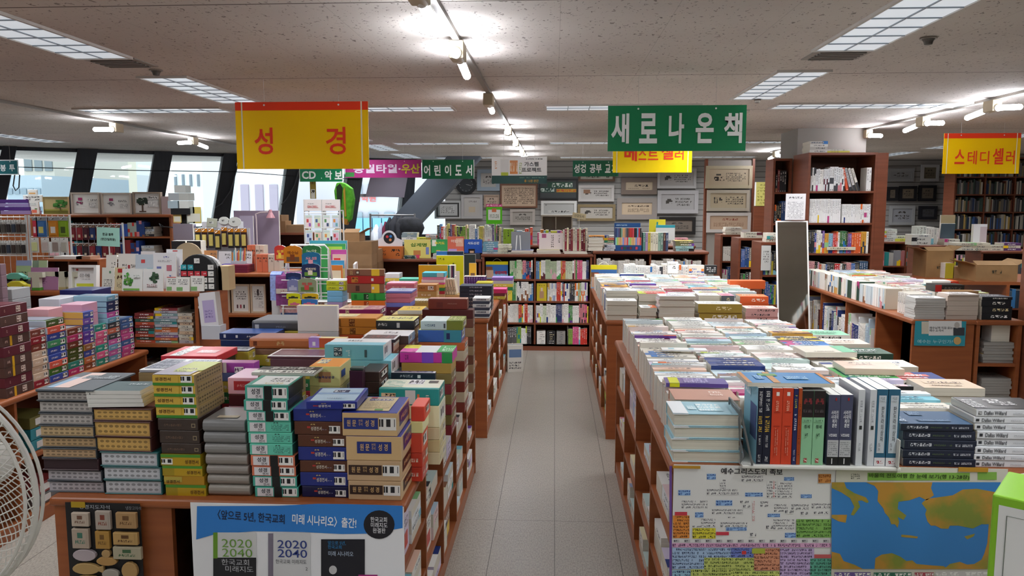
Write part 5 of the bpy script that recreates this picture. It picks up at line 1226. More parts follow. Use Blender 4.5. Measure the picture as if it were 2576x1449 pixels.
for k,(cx,L) in enumerate(((.48,.22),(.71,.22),(.935,.215),(1.155,.21),(1.37,.2))):
    spineup_row('softcover_book',cx,L,5.60+(0,.02,.0,.04,.06)[k],7.12,ZE,rT,'%s aisle row, second table'%nth(k+1),'spine-up softcovers on the second table',T=(.018,.042),H=(.128,.152),wbias=.72)
_heap('at the far end, second table',[(1836,1925,706,727,'d9602c',dict(what='vermilion thick book',name='thick_book',mat=PRINT,cat='book'))],6.2,.1,ztab=ZE+.155,ucols=['d9602c'])
# things standing up at the far end
cell=(.66,1.44,7.28,7.55,ZE,ZE+.3)
fill_upright(cell,'f',rT,'upright_softcover','standing %s along the far end of the second table','upright softcovers at the far end of the second table',hs=(.19,.225),ts=(.012,.024),cols=['f0efea','e6e4dc','dfe3e4','f4f4f2','ece8dc'])
for nm,xl,xr,yt,yb,Y,c,pt in (
    ('square grey-green box of small volumes behind the picture-bible bag',1562,1598,642,674,7.24,'c9cfc0',(('t',0,1,0,1,'a8c0b4'),('f',.1,.9,.1,.8,'d9dccc','6a6a5a',1.0,2,2))),
    ('small rounded green box beside the grey-green box',1594,1613,638,662,7.2,'3f7a34',(('f',.2,.8,.2,.6,'3f7a34','c4d84a',1.0,2,1),)),
    ('white face-out novel with brushed title on the second table',1680,1706,651,680,7.1,'e9e9e6',(('f',.1,.8,.35,.7,'e9e9e6','2a2a2e',1.0,2,1),('f',.1,.8,.75,.85,'e9e9e6','4a4a50',1.0,8,1))),
    ('banded box of orange blue and white volumes on the second table',1733,1772,658,678,7.05,'d9d4c8',(('f',.02,.98,.3,.6,'d9803a'),('f',.02,.98,.12,.3,'3a5aa0'),('f',.2,.8,.12,.7,'d9d4c8','3a5aa0',1.0,8,2))),
    ('black box with white type beside the banded box',1774,1804,660,680,7.05,'222326',(('f',.1,.9,.2,.8,'222326','c8c8c8',1.0,4,3),))):
    x0,x1,z0,z1=span(xl,xr,yt,yb,Y)
    case('boxed_volume',nm,None,x0,x1,Y,ZE+(0 if Y>7.15 else .153),ZE+(0 if Y>7.15 else .153)+max(.08,z1-z0),.12 if Y>7.15 else .06,c,patches=pt,mat=PRINT,cat='boxed set')
def bag_book(name,label,xl,xr,yt,yb,Y,zb):
    x0,x1,z0,z1=span(xl,xr,yt,yb,Y);h=z1-z0
    t=thing(name,label,'boxed set',((x0+x1)/2,Y,zb));w=(x1-x0)/2
    mb=MB().box(-w,w,0,.07,0,h,'3a6aa8',t=hx('d6c81c'),l=hx('d6c81c'))
    mb.patch('f',0,1,.82,1,'d9cc1c');mb.patch('f',0,1,0,.3,'7fb0d8');mb.patch('f',.02,.34,.05,.5,'c9a890');mb.patch('f',.0,.3,.5,.7,'7a5038')
    ct=bevel(obj('carton',mb,GLOSS,t),.003)
    letters(ct,'성경여행',(w*.35,-.0035,h*.36),w*1.1,h*.2,'b8242c',bold=.03)
    hd=MB().tube([(-w*.4+w*.8*i/8,.03,h+math.sin(PI*i/8)*.03) for i in range(9)],.003)
    obj('handle',hd,WHITE,t)
bag_book('picture_bible_bag','yellow-topped picture-bible carton with white handle on the second table',1487,1552,634,692,7.2,ZE)
bag_book('picture_bible_bag','yellow-topped picture-bible carton in the aisle-end bookcase top shelf',1222,1278,657,700,8.44,cC[0,3][4])

# --- table by the tall bookcase (I)
fill_upright((2.42,2.56,5.75,7.6,ZI,ZI+.3),'l',rT,'fore_edge_paperback','standing %s from far end, aisle edge of poster table','fore-edge-out paperbacks along the poster table',hs=(.14,.155),ts=(.014,.034),d=.21,cols=['efece4','e6e2d8','dcd8cc','f4f2ee','d9d4c4','2c4a3c','cfdce2'],plain=True,start=0.0)
for k,(cx,L) in enumerate(((2.755,.215),(2.985,.21))):
    spineup_row('softcover_novel',cx,L,5.62,7.6,ZI,rT,'%s row, poster table'%nth(k+2),'spine-up softcovers on the poster table',T=(.02,.044),H=(.125,.15),wbias=.7)
yi=5.27
zt=flat_pile(at(2340,780,yi).x,yi,ZI,(.016,)*9,rT,'flat_paperback','in the grey pile above the teal poster','flat grey paperbacks above the teal poster',L=.2,W=.15,cols=['c9c9c6'],front='fore',top='eef0f0',acc=0,pcol='b8b6b2')
zt=flat_pile(at(2420,780,yi).x,yi,ZI,(.03,.032,.032,.032,.034,.012),rT,'flat_hardback','in the pinkish pile above the teal poster','flat pinkish hardbacks above the teal poster',L=.205,W=.15,cols=['cdbdb2'],front='fore',top='e6e0dc',acc=0,pcol='c4b6aa')
zt=flat_pile(at(2507,780,yi).x,yi,ZI,(.045,.045,.045,.02),rT,'black_box_book','in the black pile, outer poster table corner','black boxed books at the outer corner',L=.2,W=.16,cols=['1b1c22','1b1c22'],top='4a4a55',acc=0)
for k in range(6):
    y=5.45+k*.03
    mb=mk_upright(rT,.024,.15,.15,'e9e6e0');obj('fore_edge_paperback',mb,PRINT,loc=(2.46,y,ZI),rot=(0,0,-PI/2),cat='book',group='fore-edge-out paperbacks along the poster table',label='white upright paperback, %s from near corner at the poster table edge'%nth(k+1))
for nm,x,y,L,W_,t,c,pt in (('red-spined black flat book on the poster table',2.80,5.58,.2,.14,.05,'2e2f30',(('f',0,.22,0,1,'c42a2a'),('f',.3,.9,.2,.8,'2e2f30','6a6a6a',1.0,5,1))),
                               ('white book with red and orange end on the poster table',3.0,6.05,.2,.14,.03,'ecece6',(('f',.7,1,0,1,'c8402a'),('t',.8,1,0,1,'d9602a'))),
                               ('tan cardboard sleeve lying on the poster table',2.83,5.45,.2,.1,.02,'a57f55',())):
    mb=MB().box(-L/2,L/2,0,W_,0,t,c);[mb.patch(*q) for q in pt]
    zz=ZI+(.152 if y>5.62 else .152)
    if y<5.6:obj('loose_book',MB().box(-L/2,L/2,0,W_,0,zz-ZI-.001,'d8d4c8',pages='f',pcol='cfcabc'),PRINT,loc=(x,y,ZI),cat='book',label='thick pale volume supporting the '+nm.split(' on ')[0].split(' lying')[0])
    obj('loose_book',mb,GLOSS,loc=(x,y,zz),cat='book',label=nm)
for j in range(1,3):
    x0,x1,y0,y1,z0,z1=cI2[0,j]
    flat_pile((x0+x1)/2+.02,y0+.03,z0,(.02,)*7 if j==2 else (.018,)*8,rT,'shelf_booklet','in the %s open cell beside the teal poster'%('lower','upper')[j-1],'booklets piled in the open cells',L=.2,W=.2,cols=['a8a6a2','b4b2ae','9a9894'],front='fore',acc=.2,pcol='a09e9a')
o=obj('white_block',MB().box(-.06,.06,0,.12,0,.13,'dcdad6',pages='frk'),PRINT,loc=(cI2[0,2][1]-.075,cI2[0,2][2]+.05,cI2[0,2][4]+.141),cat='paper block',label='white paper block on the booklets beside the teal poster')
# teal leaflet poster on the end panel
t,P=poster('leaflet_poster','teal leaflet poster with white panel on the end of the poster table',2301,2429,808,870,5.237,'2f93a4')
prect('white_panel',t,P,2336,2419,807,844,'d9dada',e=.0012);prect('portrait_panel',t,P,2398,2426,824,844,'3a3d44',e=.0016);ppoly('portrait_head',t,P,[(2407+7*math.cos(RAD(30*i)),818-8*math.sin(RAD(30*i))) for i in range(12)],'b0aca8',e=.0018)
prect('cream_panel',t,P,2318,2336,809,840,'c9c4b4',e=.0012)
letters(t,'예수님께 직접 듣는\n예수 소개서',P(2367,828,.002),.15,.035,'3a3c40',align='LEFT',bold=.01);letters(t,'예수는 누구인가?',P(2352,859,.002),.23,.025,'b9e0e4');ppoly('round_seal',t,P,[(2408+9.5*math.cos(RAD(24*i)),857-10*math.sin(RAD(24*i))) for i in range(15)],'c9a468',e=.0016)
for (i,j) in ((0,1),(1,1),(2,1),(3,1)):
    x0,x1,y0,y1,z0,z1=cI['l',i,j]
    if i:fill_upright((x0,x1,y0,y1,z0,z1),'l',random.Random(60+i),'shelved_book','standing %%s in %s bay under the poster table'%nth(i+1),'books standing under the poster table',until=(.0,.8,.95,.9)[i],hs=(.2,.3),ts=(.012,.03),d=.2)
# --- far bookcases facing the viewer: spine-out rows
GC='spine-out books in the aisle-end bookcase'
rc=random.Random(77)
for (i,j),cell in cC.items():
    lv=('bottom','third','second','top')[j];col=('window-side','aisle-side')[i]
    if j==0:
        fill_upright(cell,'f',rc,'spine_out_book','standing %%s in %s half of bottom shelf, aisle-end bookcase'%col,GC,start=.6 if i else .1,until=1 if i else .95,hs=(.17,.2),ts=(.012,.02),cols=['e9e9e6','d03a30','3a3a3c','d9508a','8fb050','f0f0ee','5a5a5a'])
        if i:
            for m,(c,dx) in enumerate((('e9e7e2',.06),('2a2a2c',.17),('9a9894',.28))):
                for n in range(6):
                    obj('small_book',mk_flat(rc,.095,.13,.0235,c),PRINT,loc=(cell[0]+dx,cell[2]+.015,cell[4]+n*.0238),cat='book',group='small piles on the bottom shelf',label='%s small book, %s of the pile on the bottom shelf, aisle-end bookcase'%(cname(c),ordn(5-n,6)))
    else:
        s0=.5 if (i,j)==(0,3) else .22 if (i,j)==(1,2) else 0.0
        n0=0
        fill_upright(cell,'f',rc,'spine_out_book','standing %%s in %s half of %s shelf, aisle-end bookcase'%(col,lv),GC,start=s0,hs=(.185,.215),ts=(.011,.02),cols=(['f0efea']*6+['efeee9','e3e0d8','cfd8bc','4a8a4a','d98a94','2c3a6a','c8402c','e8d04a','d9558a','d9b8a0','3a3a40','b4c4a4','5a86b0']))
        if (i,j)==(1,2):
            mb=MB().box(-.055,.055,0,.02,0,.195,'c9b42c',pages='rlt');mb.patch('f',.28,.72,.15,.55,'b08a6a');mb.patch('f',.4,.6,.55,.75,'d9c0a8');mb.patch('f',.2,.8,.84,.92,'c9b42c','6a5a1a',1.0,5,1)
            obj('face_out_book',mb,PRINT,loc=(cell[0]+.065,cell[2]+.02,cell[4]),cat='book',label='yellow face-out book on the second shelf of the aisle-end bookcase')
for (i,j),cell in cC2.items():
    if j>=2:fill_upright(cell,'f',rc,'back_shelf_book','standing %%s in %s half of %s shelf, blue-set bookcase'%(('aisle-side','pillar-side')[i],('','','second','top')[j]),'spine-out books in the blue-set bookcase',until=.95,hs=(.17,.205),ts=(.012,.02),cols=['d9d6ce','cfcac0','e6e4de','b8b4aa'])
# the tall bookcase: five shelves
GT='spine-out books in the tall bookcase'
rt=random.Random(99)
shelf=('bottom','fourth','third','second','top')
pal=(['6a8a3a','8fb04a','d9d6d0','c8c4bc','8a8680','6a3a34','3a6a7a','b8b4ac','5a2a2a'],['f2f2ee','e6e6e4','1f2226','2a4a6a','d9a0a0','c84a2c','e07a2c','c42a2a','3a6ab0','d9d0c4','b8b4b0','24262a'],['f2f2ee','b8487a','3a4a94','d9602c','8fb8d0','d9a03a','2f6a3c','e6e4dc','1f2226','6a4a94','c4302c','f0ece0'],['f3f3f1','f0f0ee','eeeff0','f4f4f4'],['f2f2f0','eef0f1','f4f2ee','e9ecef'])
for j in range(5):
    cell=cT[0,j]
    if j==4:
        n=fill_upright(cell,'f',rt,'case_book','standing %s on the top shelf of the tall bookcase',GT,until=.56,hs=(.215,.245),ts=(.013,.022),cols=pal[j],d=.16)
        x=cell[0]+(cell[1]-cell[0])*.6
        for m,(c,a) in enumerate((('c8502c',.2),('b0b4b8',.28),('d9d6d0',.3),('e0dcd2',.33))):
            o=obj('case_book',mk_upright(rt,.024,.16,.235,c,'2a2a2e' if m else None),PRINT,loc=(x+m*.038,cell[2]+.015,cell[4]+.004),rot=(0,-a,0),cat='book',group=GT,label='%s book leaning %s after the gap, top shelf, tall bookcase'%(cname(c),nth(m+1)))
        fill_upright(cell,'f',rt,'case_book','standing %s on the top shelf of the tall bookcase',GT,start=.9,start_n=n+4,hs=(.235,.245),ts=(.02,.026),cols=['f2f2f0'],d=.16)
    elif j==3:
        n=fill_upright(cell,'f',rt,'case_book','standing %s on the second shelf of the tall bookcase',GT,until=.53,hs=(.24,.245),ts=(.013,.02),cols=pal[j],d=.16,gap=.1)
        fill_upright(cell,'f',rt,'case_book','standing %s on the second shelf of the tall bookcase',GT,start=.53,start_n=n,hs=(.185,.19),ts=(.013,.02),cols=pal[j],d=.16,gap=.1)
    else:fill_upright(cell,'f',rt,'case_book','standing %%s on the %s shelf of the tall bookcase'%shelf[j],GT,hs=(.2,.235) if j else (.15,.19),ts=(.013,.024),cols=pal[j],d=.16)
zt=2.131
for k,(px,hs,c,L) in enumerate(((2058,(.03,),'d0c83a',.24),(2000,(.03,.03,.028,.03),'d4d2cc',.26))):
    p=at(px,380,8.05)
    if k==0:flat_pile(2.85,8.06,2.131,(.018,.018),rt,'flat_paperback','on top of the tall bookcase','books lying on the tall bookcase',L=.26,W=.2,cols=[c,'c9c8bc'],acc=0)
    else:flat_pile(2.665,8.05,2.131,(.03,.03,.026,.03),rt,'flat_paperback','of the pile over the shelf side, tall bookcase','books lying on the tall bookcase',L=.18,W=.24,cols=['d4d2cc','e0deda','b8b4ae'],acc=.2)
sg=thing('shelf_label','cream shelf label strip on the fourth shelf edge of the tall bookcase','label',(2.555,7.998,0))
s=span(2080,2152,621,629,8.0);obj('strip',MB().box(s[0]-2.555,s[1]-2.555,-.002,.003,s[2],s[3],'d6d0b8').patch('f',.03,.97,.2,.8,'d6d0b8','6a6048',1.0,12,1),PRINT,sg)
for j in range(6):
    if j>1:fill_upright(cN[0,j],'f',rt,'narrow_case_book','standing %%s on %s shelf, narrow bookcase by the pillar'%('fourth from base','third from base','third','second','top','top')[j] if j!=4 else 'standing %s on second shelf, narrow bookcase by the pillar','books in the narrow bookcase by the pillar',hs=(.19,.24),ts=(.012,.024),d=.15,cols=['d9d6ce','2a4a7a','1f2226','e6e4de','b8b4a8','c4b48a','d9cc4a','6a2a2a'])
for k,(tn,cn_) in enumerate(NU):
    for j in range(1,4):fill_upright(cn_[0,j],'f',rt,'narrow_case_book','standing %%s on %s shelf, %s waist-high bookcase'%(('','third','second','top')[j],('nearest','middle','farthest')[k]),'books in the waist-high bookcases',hs=(.17,.235),ts=(.012,.024),d=.16,until=.9,cols=['2a2c34','3a5a9a','e0ddd4','8a8478','2f3a30','c4b430','6a2a2e','b8b4aa','24467a'])
    flat_pile(2.14,(7.54,8.44,9.34)[k],1.2505,(.03,.03,.028) if k!=1 else (.03,.03),rt,'flat_paperback','on top of the %s waist-high bookcase'%('nearest','middle','farthest')[k],'books on the waist-high bookcases',L=.2,W=.15,cols=['d9d4c8','c4c0b0','22304a'],acc=.3)
p=at(1897,640,7.49);obj('price_sheet',MB().box(-.045,.045,-.003,0,-.12,.12,'d0d2cf').patch('f',.2,.8,.3,.8,'d0d2cf','6a6a6a',1.0,4,5),PRINT,loc=(2.03,7.499,1.1),cat='notice',label='pale notice sheet fixed to the front of nearest waist-high bookcase')
# standing mirror with a notice clipped above
mr=thing('standing_mirror','narrow white-framed standing mirror before the narrow bookcase','mirror',(2.03,6.93,0),RAD(-3))
mr.rotation_euler.x=RAD(-13)
mh=1.50;mw=.285
mirror=flat('mirror_glass','c9c9c4',.06,1.0)
obj('glass',MB().box(.012,mw-.012,.004,.012,.25,mh-.012),mirror,mr)
fr=MB()
for a in ((0,.012,.24,mh),(mw-.012,mw,.24,mh)):fr.box(a[0],a[1],0,.02,a[2],a[3])
fr.box(.012,mw-.012,0,.02,mh-.012,mh);fr.box(.012,mw-.012,0,.02,.24,.252)
obj('frame',fr,WHITE,mr);obj('back_panel',MB().box(.004,mw-.004,.013,.03,0,mh-.004),WOODI,mr)
nt_=obj('notice_sheet',MB().box(0,.18,0,.003,0,.24,'d3d2d4').patch('f',.1,.9,.05,.7,'d3d2d4','8a8a90',1.0,9,12).patch('f',.15,.85,.8,.9,'d3d2d4','5a5a60',1.0,5,1),PRINT,loc=(2.12,7.235,1.47),cat='notice',label='grey typed notice sheet hanging over the standing mirror')
# K: bookcase at the frame edge, far bookcases
for j in range(6):fill_upright(cK[0,j],'f',random.Random(200+j),'edge_case_book','standing %%s on %s shelf, frame-edge bookcase'%('bottom','fifth','fourth','third','second','top')[j],'books in the frame-edge bookcase',until=.3,hs=(.2,.24),ts=(.014,.026),d=.1,cols=['e6e4de','2c86a0','d0c43a','6a3a5a','c8c4b8','3a6aa0'])
hk=thing('white_holder','white plastic strip with ring hanging beside the frame-edge bookcase','holder',(3.155,5.185,0))
p0,p1=at(2561,633,5.185),at(2561,530,5.185)
bevel(obj('strip',MB().box(-.03,-.006,-.012,0,p0.z,p1.z),WHITE,hk),.003)
obj('ring',MB().tube([(-.018+.011*math.cos(RAD(30*i)),-.014,p1.z-.05+.02*math.sin(RAD(30*i))) for i in range(12)],.002,n=5,closed=True),GREYM,hk)
for nm,cells,yr,pal_ in (('low pillar-side bookcase',cU1,300,['b8b4b0','8a8a90','2a8a8a','a86a6a']),('low carton-side bookcase',cU2,310,['e6e4da','d9d2c0','3a3a40','c4c43a']),('blue-volume bookcase',cU3,320,['3a4a5a','44586a','2c3a4a','4a4a50','3a78b0'])):
    for (i,j),cell in cells.items():
        if j==2 or (j==1 and yr==320):fill_upright(cell,'f',random.Random(yr+i+3*j),'far_case_book','standing %%s in %s half, %s shelf, %s'%(('near','far')[i],('','middle','top')[j],nm),'books in the low far bookcases',hs=(.18,.23),ts=(.014,.028),d=.16,cols=pal_,plain=True)
rv=random.Random(400)
mass=MB();cnt=0
for (i,j),cell in cV.items():
    x0,x1,y0,y1,z0,z1=cell;x=x0
    while x<x1-.03:
        t=rv.uniform(.014,.032);h=rv.uniform(.17,z1-z0-.02)
        c=rv.choice(['4a4c54','3c3e46','6a6a70','a8a49a','b4b0a8','2a3a5a','6a3a2c','b8b4a8','3a4a44','6a6660','2a2c30','8a7a5a']+(['d9d6ce','c4a45a','3a5a94'] if j<5 else []))
        if j>=2:
            cnt+=1
            if cnt<=290:obj('old_volume',mk_upright(rv,t-.001,.15,h,c,None,True),PRINT,loc=(x+t/2,y0+.015,z0),cat='book',group='volumes in the wall-high bookcase',label='%s volume, %s book counted from base up, wall-high far bookcase'%(cname(c),nth(cnt)))
            else:mass.box(x,x+t-.001,y0+.015,y0+.16,z0,z0+h,c)
        x+=t
if mass.v:obj('upper_volumes',mass,PRINT,kind='stuff',label='dark volumes filling the upper shelves of the wall-high far bookcase',cat='books')
# ================================================================== table behind the bibles (B) and the low bookcases at the back
GBk='books on the table behind the bibles'
rB=random.Random(55)
def bh(label,tops,Y,depth,ztab=ZB,**k):
    tops=[(*q[:5],dict(dict(name='display_book',mat=PRINT,cat='book'),**q[5])) for q in tops]
    k.setdefault('name','display_book');k.setdefault('ht',.03)
    _heap(label,tops,Y,depth,ztab=ztab,group=GBk,**k)
W1='e6e6e4'
bh('of the white-topped pile by the aisle corner',[(1189,1231,750+8*i,757+8*i,'d9d9d8' if i%2==0 else '3a4050',dict(what='white-covered notebook' if i==0 else 'grey notebook',t='eceef0',patches=(Fp(.2,.8,.2,.8,'9a9ca4','3a3c44',8),) if i%2==0 else ())) for i in range(6)],5.2,.15,ucols=['c8c8c8','3a4050'],ht=.02)
bh('of the navy pile by the aisle',[(1156,1237,719+9*i,727+9*i,'262c3c',dict(what='navy-jacketed hardback',t='3a4256',patches=(Fp(.25,.7,.25,.75,'262c3c','b4b8c4',8),))) for i in range(4)],5.60,.16,ucols=['262c3c'])
for i in range(5):
    z0=ZB+i*.036
    case('yellow_box','yellow small box with barcode, %s of the aisle-edge stack behind the chest'%ordn(4-i,5),'yellow boxes on the aisle edge',-.60,-.475,5.85+.002*i,z0,z0+.034,.15,'d6cc2a',cat='small box',patches=(('r',.1,.5,.2,.8,'d6cc2a','5a5a20',1.0,4,1),),stickers=(('r',.55,.9,.2,.8,'f0eeea','202024',.75,4,1),))
bh('of the pile with hot pink top',[(1230,1274,727,738,'c42a6a',dict(what='hot pink book',t='d94a84')),(1228,1270,738,745,'6a2a3a',{})],6.25,.15)
bh('of the pile under the purple book',[(1237,1290,698,706,'7a5aa8',dict(what='violet paperback',t='a088c8',patches=(T(.3,.7,.3,.7,'a088c8','e6def0',4),))),(1237,1290,706,714,'b4b2b8',dict(what='grey-edged book',pages='f',pcol='b0aeb4'))],6.9,.16)
for k in range(9):
    mb=mk_upright(rB,.021,.14,.115,'4a2a6a');mb.patch('f',.1,.9,.1,.9,'4a2a6a','8a70b0',1.0,1,6,e=.002)
    obj('purple_book',mb,PRINT,loc=(at(1169,700,7.0).x+k*.0225,7.0,ZB),cat='book',group='purple volumes in a row',label='purple volume, %s in the row behind the navy pile'%nth(k+1))
x0=at(1110,715,6.4).x
for k in range(6):
    obj('cream_booklet',MB().box(0,.018,0,.12,0,.13,'d9d2bc',pages='t').patch('f',.1,.9,.1,.5,'d9d2bc','4a4438',1.0,1,5),PRINT,loc=(x0+k*.0225,6.4,ZB+.02),rot=(0,-.16,0),cat='booklet',group='leaning cream booklets',label='cream booklet leaning %s in the row by the acrylic stand'%nth(k+1))
obj('booklet_tray',MB().box(x0-.03,x0+.16,6.38,6.54,ZB,ZB+.018,'b89a6a'),PRINT,label='shallow cardboard tray under the leaning cream booklets',cat='tray')
def upright_cover(name,label,xl,xr,yt,yb,Y,zb,c,pats=(),th=.02,words=(),cat='book',group=None,mat=GLOSS,tilt=.0,side='efece4',h=None):
    x0,x1,z0,z1=span(xl,xr,yt,yb,Y);hh=h or (at((xl+xr)/2,yt,Y).z-zb);w=(x1-x0)/2
    mb=MB().box(-w,w,0,th,0,hh,c,pages='rlt',pcol=side)
    for q in pats:mb.patch(*q)
    o=obj(name,mb,mat,loc=((x0+x1)/2,Y,zb),rot=(-tilt,0,0),label=label,cat=cat,group=group)
    for q in words:word(o,(-w,w,0,th,0,hh),*q)
    return o
upright_cover('album','tall neon yellow album in film standing at the back of the bible tables',1098,1166,643,720,6.75,ZB,'d2d21c',(('f',0,.3,.86,.95,'d2d21c','6a6a10',1.0,5,1),('f',.6,.66,.7,.8,'5a5a20')),.05)
upright_cover('album','white-edged tall album leaning on the neon yellow one',1140,1156,682,720,6.68,ZB,'e2e2e4',(),.015)
upright_cover('album','golden yellow hymn album standing before the neon yellow album',1053,1126,667,712,6.58,ZB,'e0a81c',(('f',.2,.8,.5,.65,'e0a81c','7a4a10',1.0,7,1),('f',.3,.7,.3,.4,'e0a81c','7a4a10',1.0,5,1)),.03)
for k,c in enumerate(('2c8a74','d9d9cc','6a2a4a','2c3a54')):
    upright_cover('thin_album','%s thin album, %s in the sheaf beside the golden hymn album'%(cname(c),nth(k+1)),1127+k*4,1131+k*4,668,715,6.56,ZB,c,(),.12)
bh('of the turquoise and pink pile',[(1062,1119,686,697,'4fb4c8',dict(what='turquoise paperback',patches=(Fp(.65,.95,0,1,'b8d4d8'),))),(1062,1117,697,704,'d98ab4',dict(what='pink paperback')),(1060,1118,704,711,'e0d8dc',dict(what='white paperback')),(1060,1118,711,716,'d05a94',{})],6.36,.15)
bh('of the pile with the pink star cover',[(972,1042,712,718,'d9809a',dict(what='pink patterned paperback',t='e09ab0',patches=(T(.1,.9,.2,.8,'e09ab0','f0d0dc',5,3),)))],6.0,.16,ucols=['c07088'])
bh('of the pile with white bags',[(968,1005,688,700,'c9ccd4',dict(what='pale film-wrapped booklet',mat=WRAP,t='d4d8e0'))],7.0,.15)
bh('of the aqua pile',[(1004,1058,701,707,'3fa08c',dict(what='aqua paperback',t='5ab4a0'))],6.9,.15)
bh('of the kraft box group',[(1050,1098,716,733,'b07c44',dict(what='kraft carton with label',t='b8895a',patches=(Fp(.55,.85,.2,.8,'e6e2da','202024',4,1),Fp(.1,.4,.3,.7,'b07c44','6a4018',4,1))))],5.85,.14,ht=.06,ucols=['b89a60'])
t=thing('open_carton','open ochre carton of ribbed booklets on the table behind bibles','carton',(at(1060,750,5.24).x,5.24,ZB))
mb=MB()
for a in ((-.10,-.094,0,.15),(.094,.10,0,.15)):mb.box(*a,0,.12)
mb.box(-.094,.094,0,.004,0,.1);mb.box(-.094,.094,.146,.15,0,.12);mb.box(-.094,.094,.004,.146,0,.004)
obj('carton_body',mb,flat('ochre_card','b8954a',.7),t)
for k in range(9):obj('booklet',MB().box(-.085+k*.019,-.069+k*.019,.01,.14,.005,.112,'c9ae74',pages='t'),PRINT,t)
upright_cover('display_book','dark upright album with dove-grey back behind the neon yellow album',1165,1196,640,692,7.2,ZB,'2a3438',(),.02)
upright_cover('display_book','orange-yellow slim novel standing beside the dark album',1180,1198,662,692,7.1,ZB,'d9a83a',(('f',.2,.8,.2,.6,'6a4a3a'),),.02)
upright_cover('display_book','navy landscape album lying up behind the neon yellow album',1098,1166,632,660,7.3,ZB,'2f6fb0',(('f',.4,1,0,1,'24344a'),),.03)
obj('acrylic_stand',MB().box(-.004,.004,0,.1,0,.17),STEEL,loc=(at(1146,700,6.5).x,6.44,ZB),cat='stand',label='thin pale acrylic upright beside the leaning cream booklets')
# hidden supports under the back items are the table itself

# --- on the aisle-end bookcase and its neighbours
YC=8.44;zC=1.0705;zC2=1.1055;zC0=1.0105
pal_w=['d6d4ce','dcdad4','cfccc4','e2e0da']
for k,(px,L,hs,c,tp,z) in enumerate(((1234,.17,(.022,)*6,['b8c4cc','6a9ab0','d6d8d6'],'3a3a40',zC),(1270,.15,(.02,)*5,['cfd2bc','d6d4c0'],None,zC),(1314,.24,(.012,.012,.014),['c8cad0','6a74b0'],'7f88b8',zC),(1380,.26,(.014,.014,.016),['d9d4c4','e0dcd0'],'e0d89a',zC),(1447,.26,(.014,.014),['d9d4cc'],'e2dcd4',zC),(1498,.16,(.016,)*9,['cfc6c2','d9d4d0'],'2a2a2c',zC2),(1533,.12,(.02,.02,.02),['b8bcc4'],'d0d4da',zC2),(1722,.2,(.028,)*4,['8fb4b4','6a6a44','b0b89a'],'d9c04a',zC2))):
    flat_pile(at(px,640,YC).x,YC,z,hs,rB,'stacked_paperback','in %s pile from windows, back bookcases'%nth(k+1),'flat paperbacks on the low back bookcases',L=L,W=.2,cols=c,top=tp,front='fore' if k in (2,3,4,5) else 'spine',acc=.2)
upright_cover('face_out_book','pinkish white face-out book with plum seal on the aisle-end bookcase',1356,1416,586,632,8.52,zC+.045,'dccfcf',(('f',.12,.3,.7,.95,'a04a74'),('f',.5,.62,.1,.9,'dccfcf','3a2a2c',1.0,2,6),('f',.8,.88,.4,.9,'dccfcf','3a2a2c',1.0,1,5)),.03,tilt=.12)
upright_cover('slip_cover','plain grey board standing on the aisle-end bookcase',1286,1334,583,628,8.55,zC+.04,'8a8d92',(),.02)
for k in range(2):obj('white_stand',MB().tube([(0,0,0),(.01-.02*k,.02,.16)],.006,n=6),WHITE,loc=(at(1298+k*12,630,8.47).x,8.46,zC+.041),cat='stand',label='white rod easel leg, %s before the grey board'%nth(k+1))
for k in range(12):
    c=['c9c2b4','8a2a3a','d9cfa8','6a2430','7a2a34','cfc4b0'][k%6]
    obj('hymnal',mk_upright(rB,.02 if k<9 else .028,.14,.23+.01*(k%3),c),PRINT,loc=(at(1418,600,8.55).x+k*.0225,8.5,zC+.03),cat='book',group='burgundy and cream hymnals',label='%s hymnal standing %s in the row over the aisle-end bookcase'%(cname(c),nth(k+1)))
# blue boxed set
t=thing('boxed_set','blue display box of rainbow-spined books on the back bookcase','boxed set',(at(1548,600,YC).x,YC+.02,zC2))
wS=at(1615,600,YC).x-at(1548,600,YC).x
mb=MB().box(0,wS,0,.16,0,.06,'24508a');mb.patch('f',.2,.9,.2,.8,'1f3f74');
for k in range(6):mb.patch('f',.22+k*.11,.3+k*.11,.25,.75,['7a2a4a','2a5a3a','3a2a5a','6a2a2a','2a4a7a','c4485a'][k])
mb.box(0,wS,.15,.16,.06,.30,'24508a');mb.patch('f',.05,.5,.85,.95,'24508a','9fc0dc',1.0,8,1)
obj('box',mb,GLOSS,t)
for k in range(18):
    c=['2a3a6a','4a6a94','5a4a7a','3a5a4a','8fb4a0','d9a878','c49a74','6a6a70','4a4a50','9a3a3a','c4342c','b83038','d0505a','1f2024','2a2c30','6a9ac4','c42a3a','2a2a30'][k]
    b=MB().box(.004+k*(wS-.008)/18,.003+(k+1)*(wS-.008)/18,.012,.14,.062,.25,c,pages='t',th='x');b.patch('f',0,1,.0,.45,['8fd0c8','a8d06a','d9b87a','d9a06a','d9b894','7a9ae0','d98a84','e0a0a0','d94a4a'][k%9])
    obj('volume',b,PRINT,t)
for k in range(14):
    c=['5a8a80','a890b4','c4b44a','d9d4b8','dcd8c4','d6d4c0','8aa898','6a8a80','4a2a30','3a4a6a','b8a0c0','b4b878','9a8ab0','d0ccb8'][k]
    obj('series_volume',mk_upright(rB,.026,.14,.2,c),PRINT,loc=(at(1621,600,YC).x+k*.0275*(1 if k<12 else 1),YC+.02,zC2),cat='book',group='muted series volumes beside the blue set',label='%s series volume standing %s beside the blue boxed set'%(cname(c),nth(k+1))) if k<10 else None
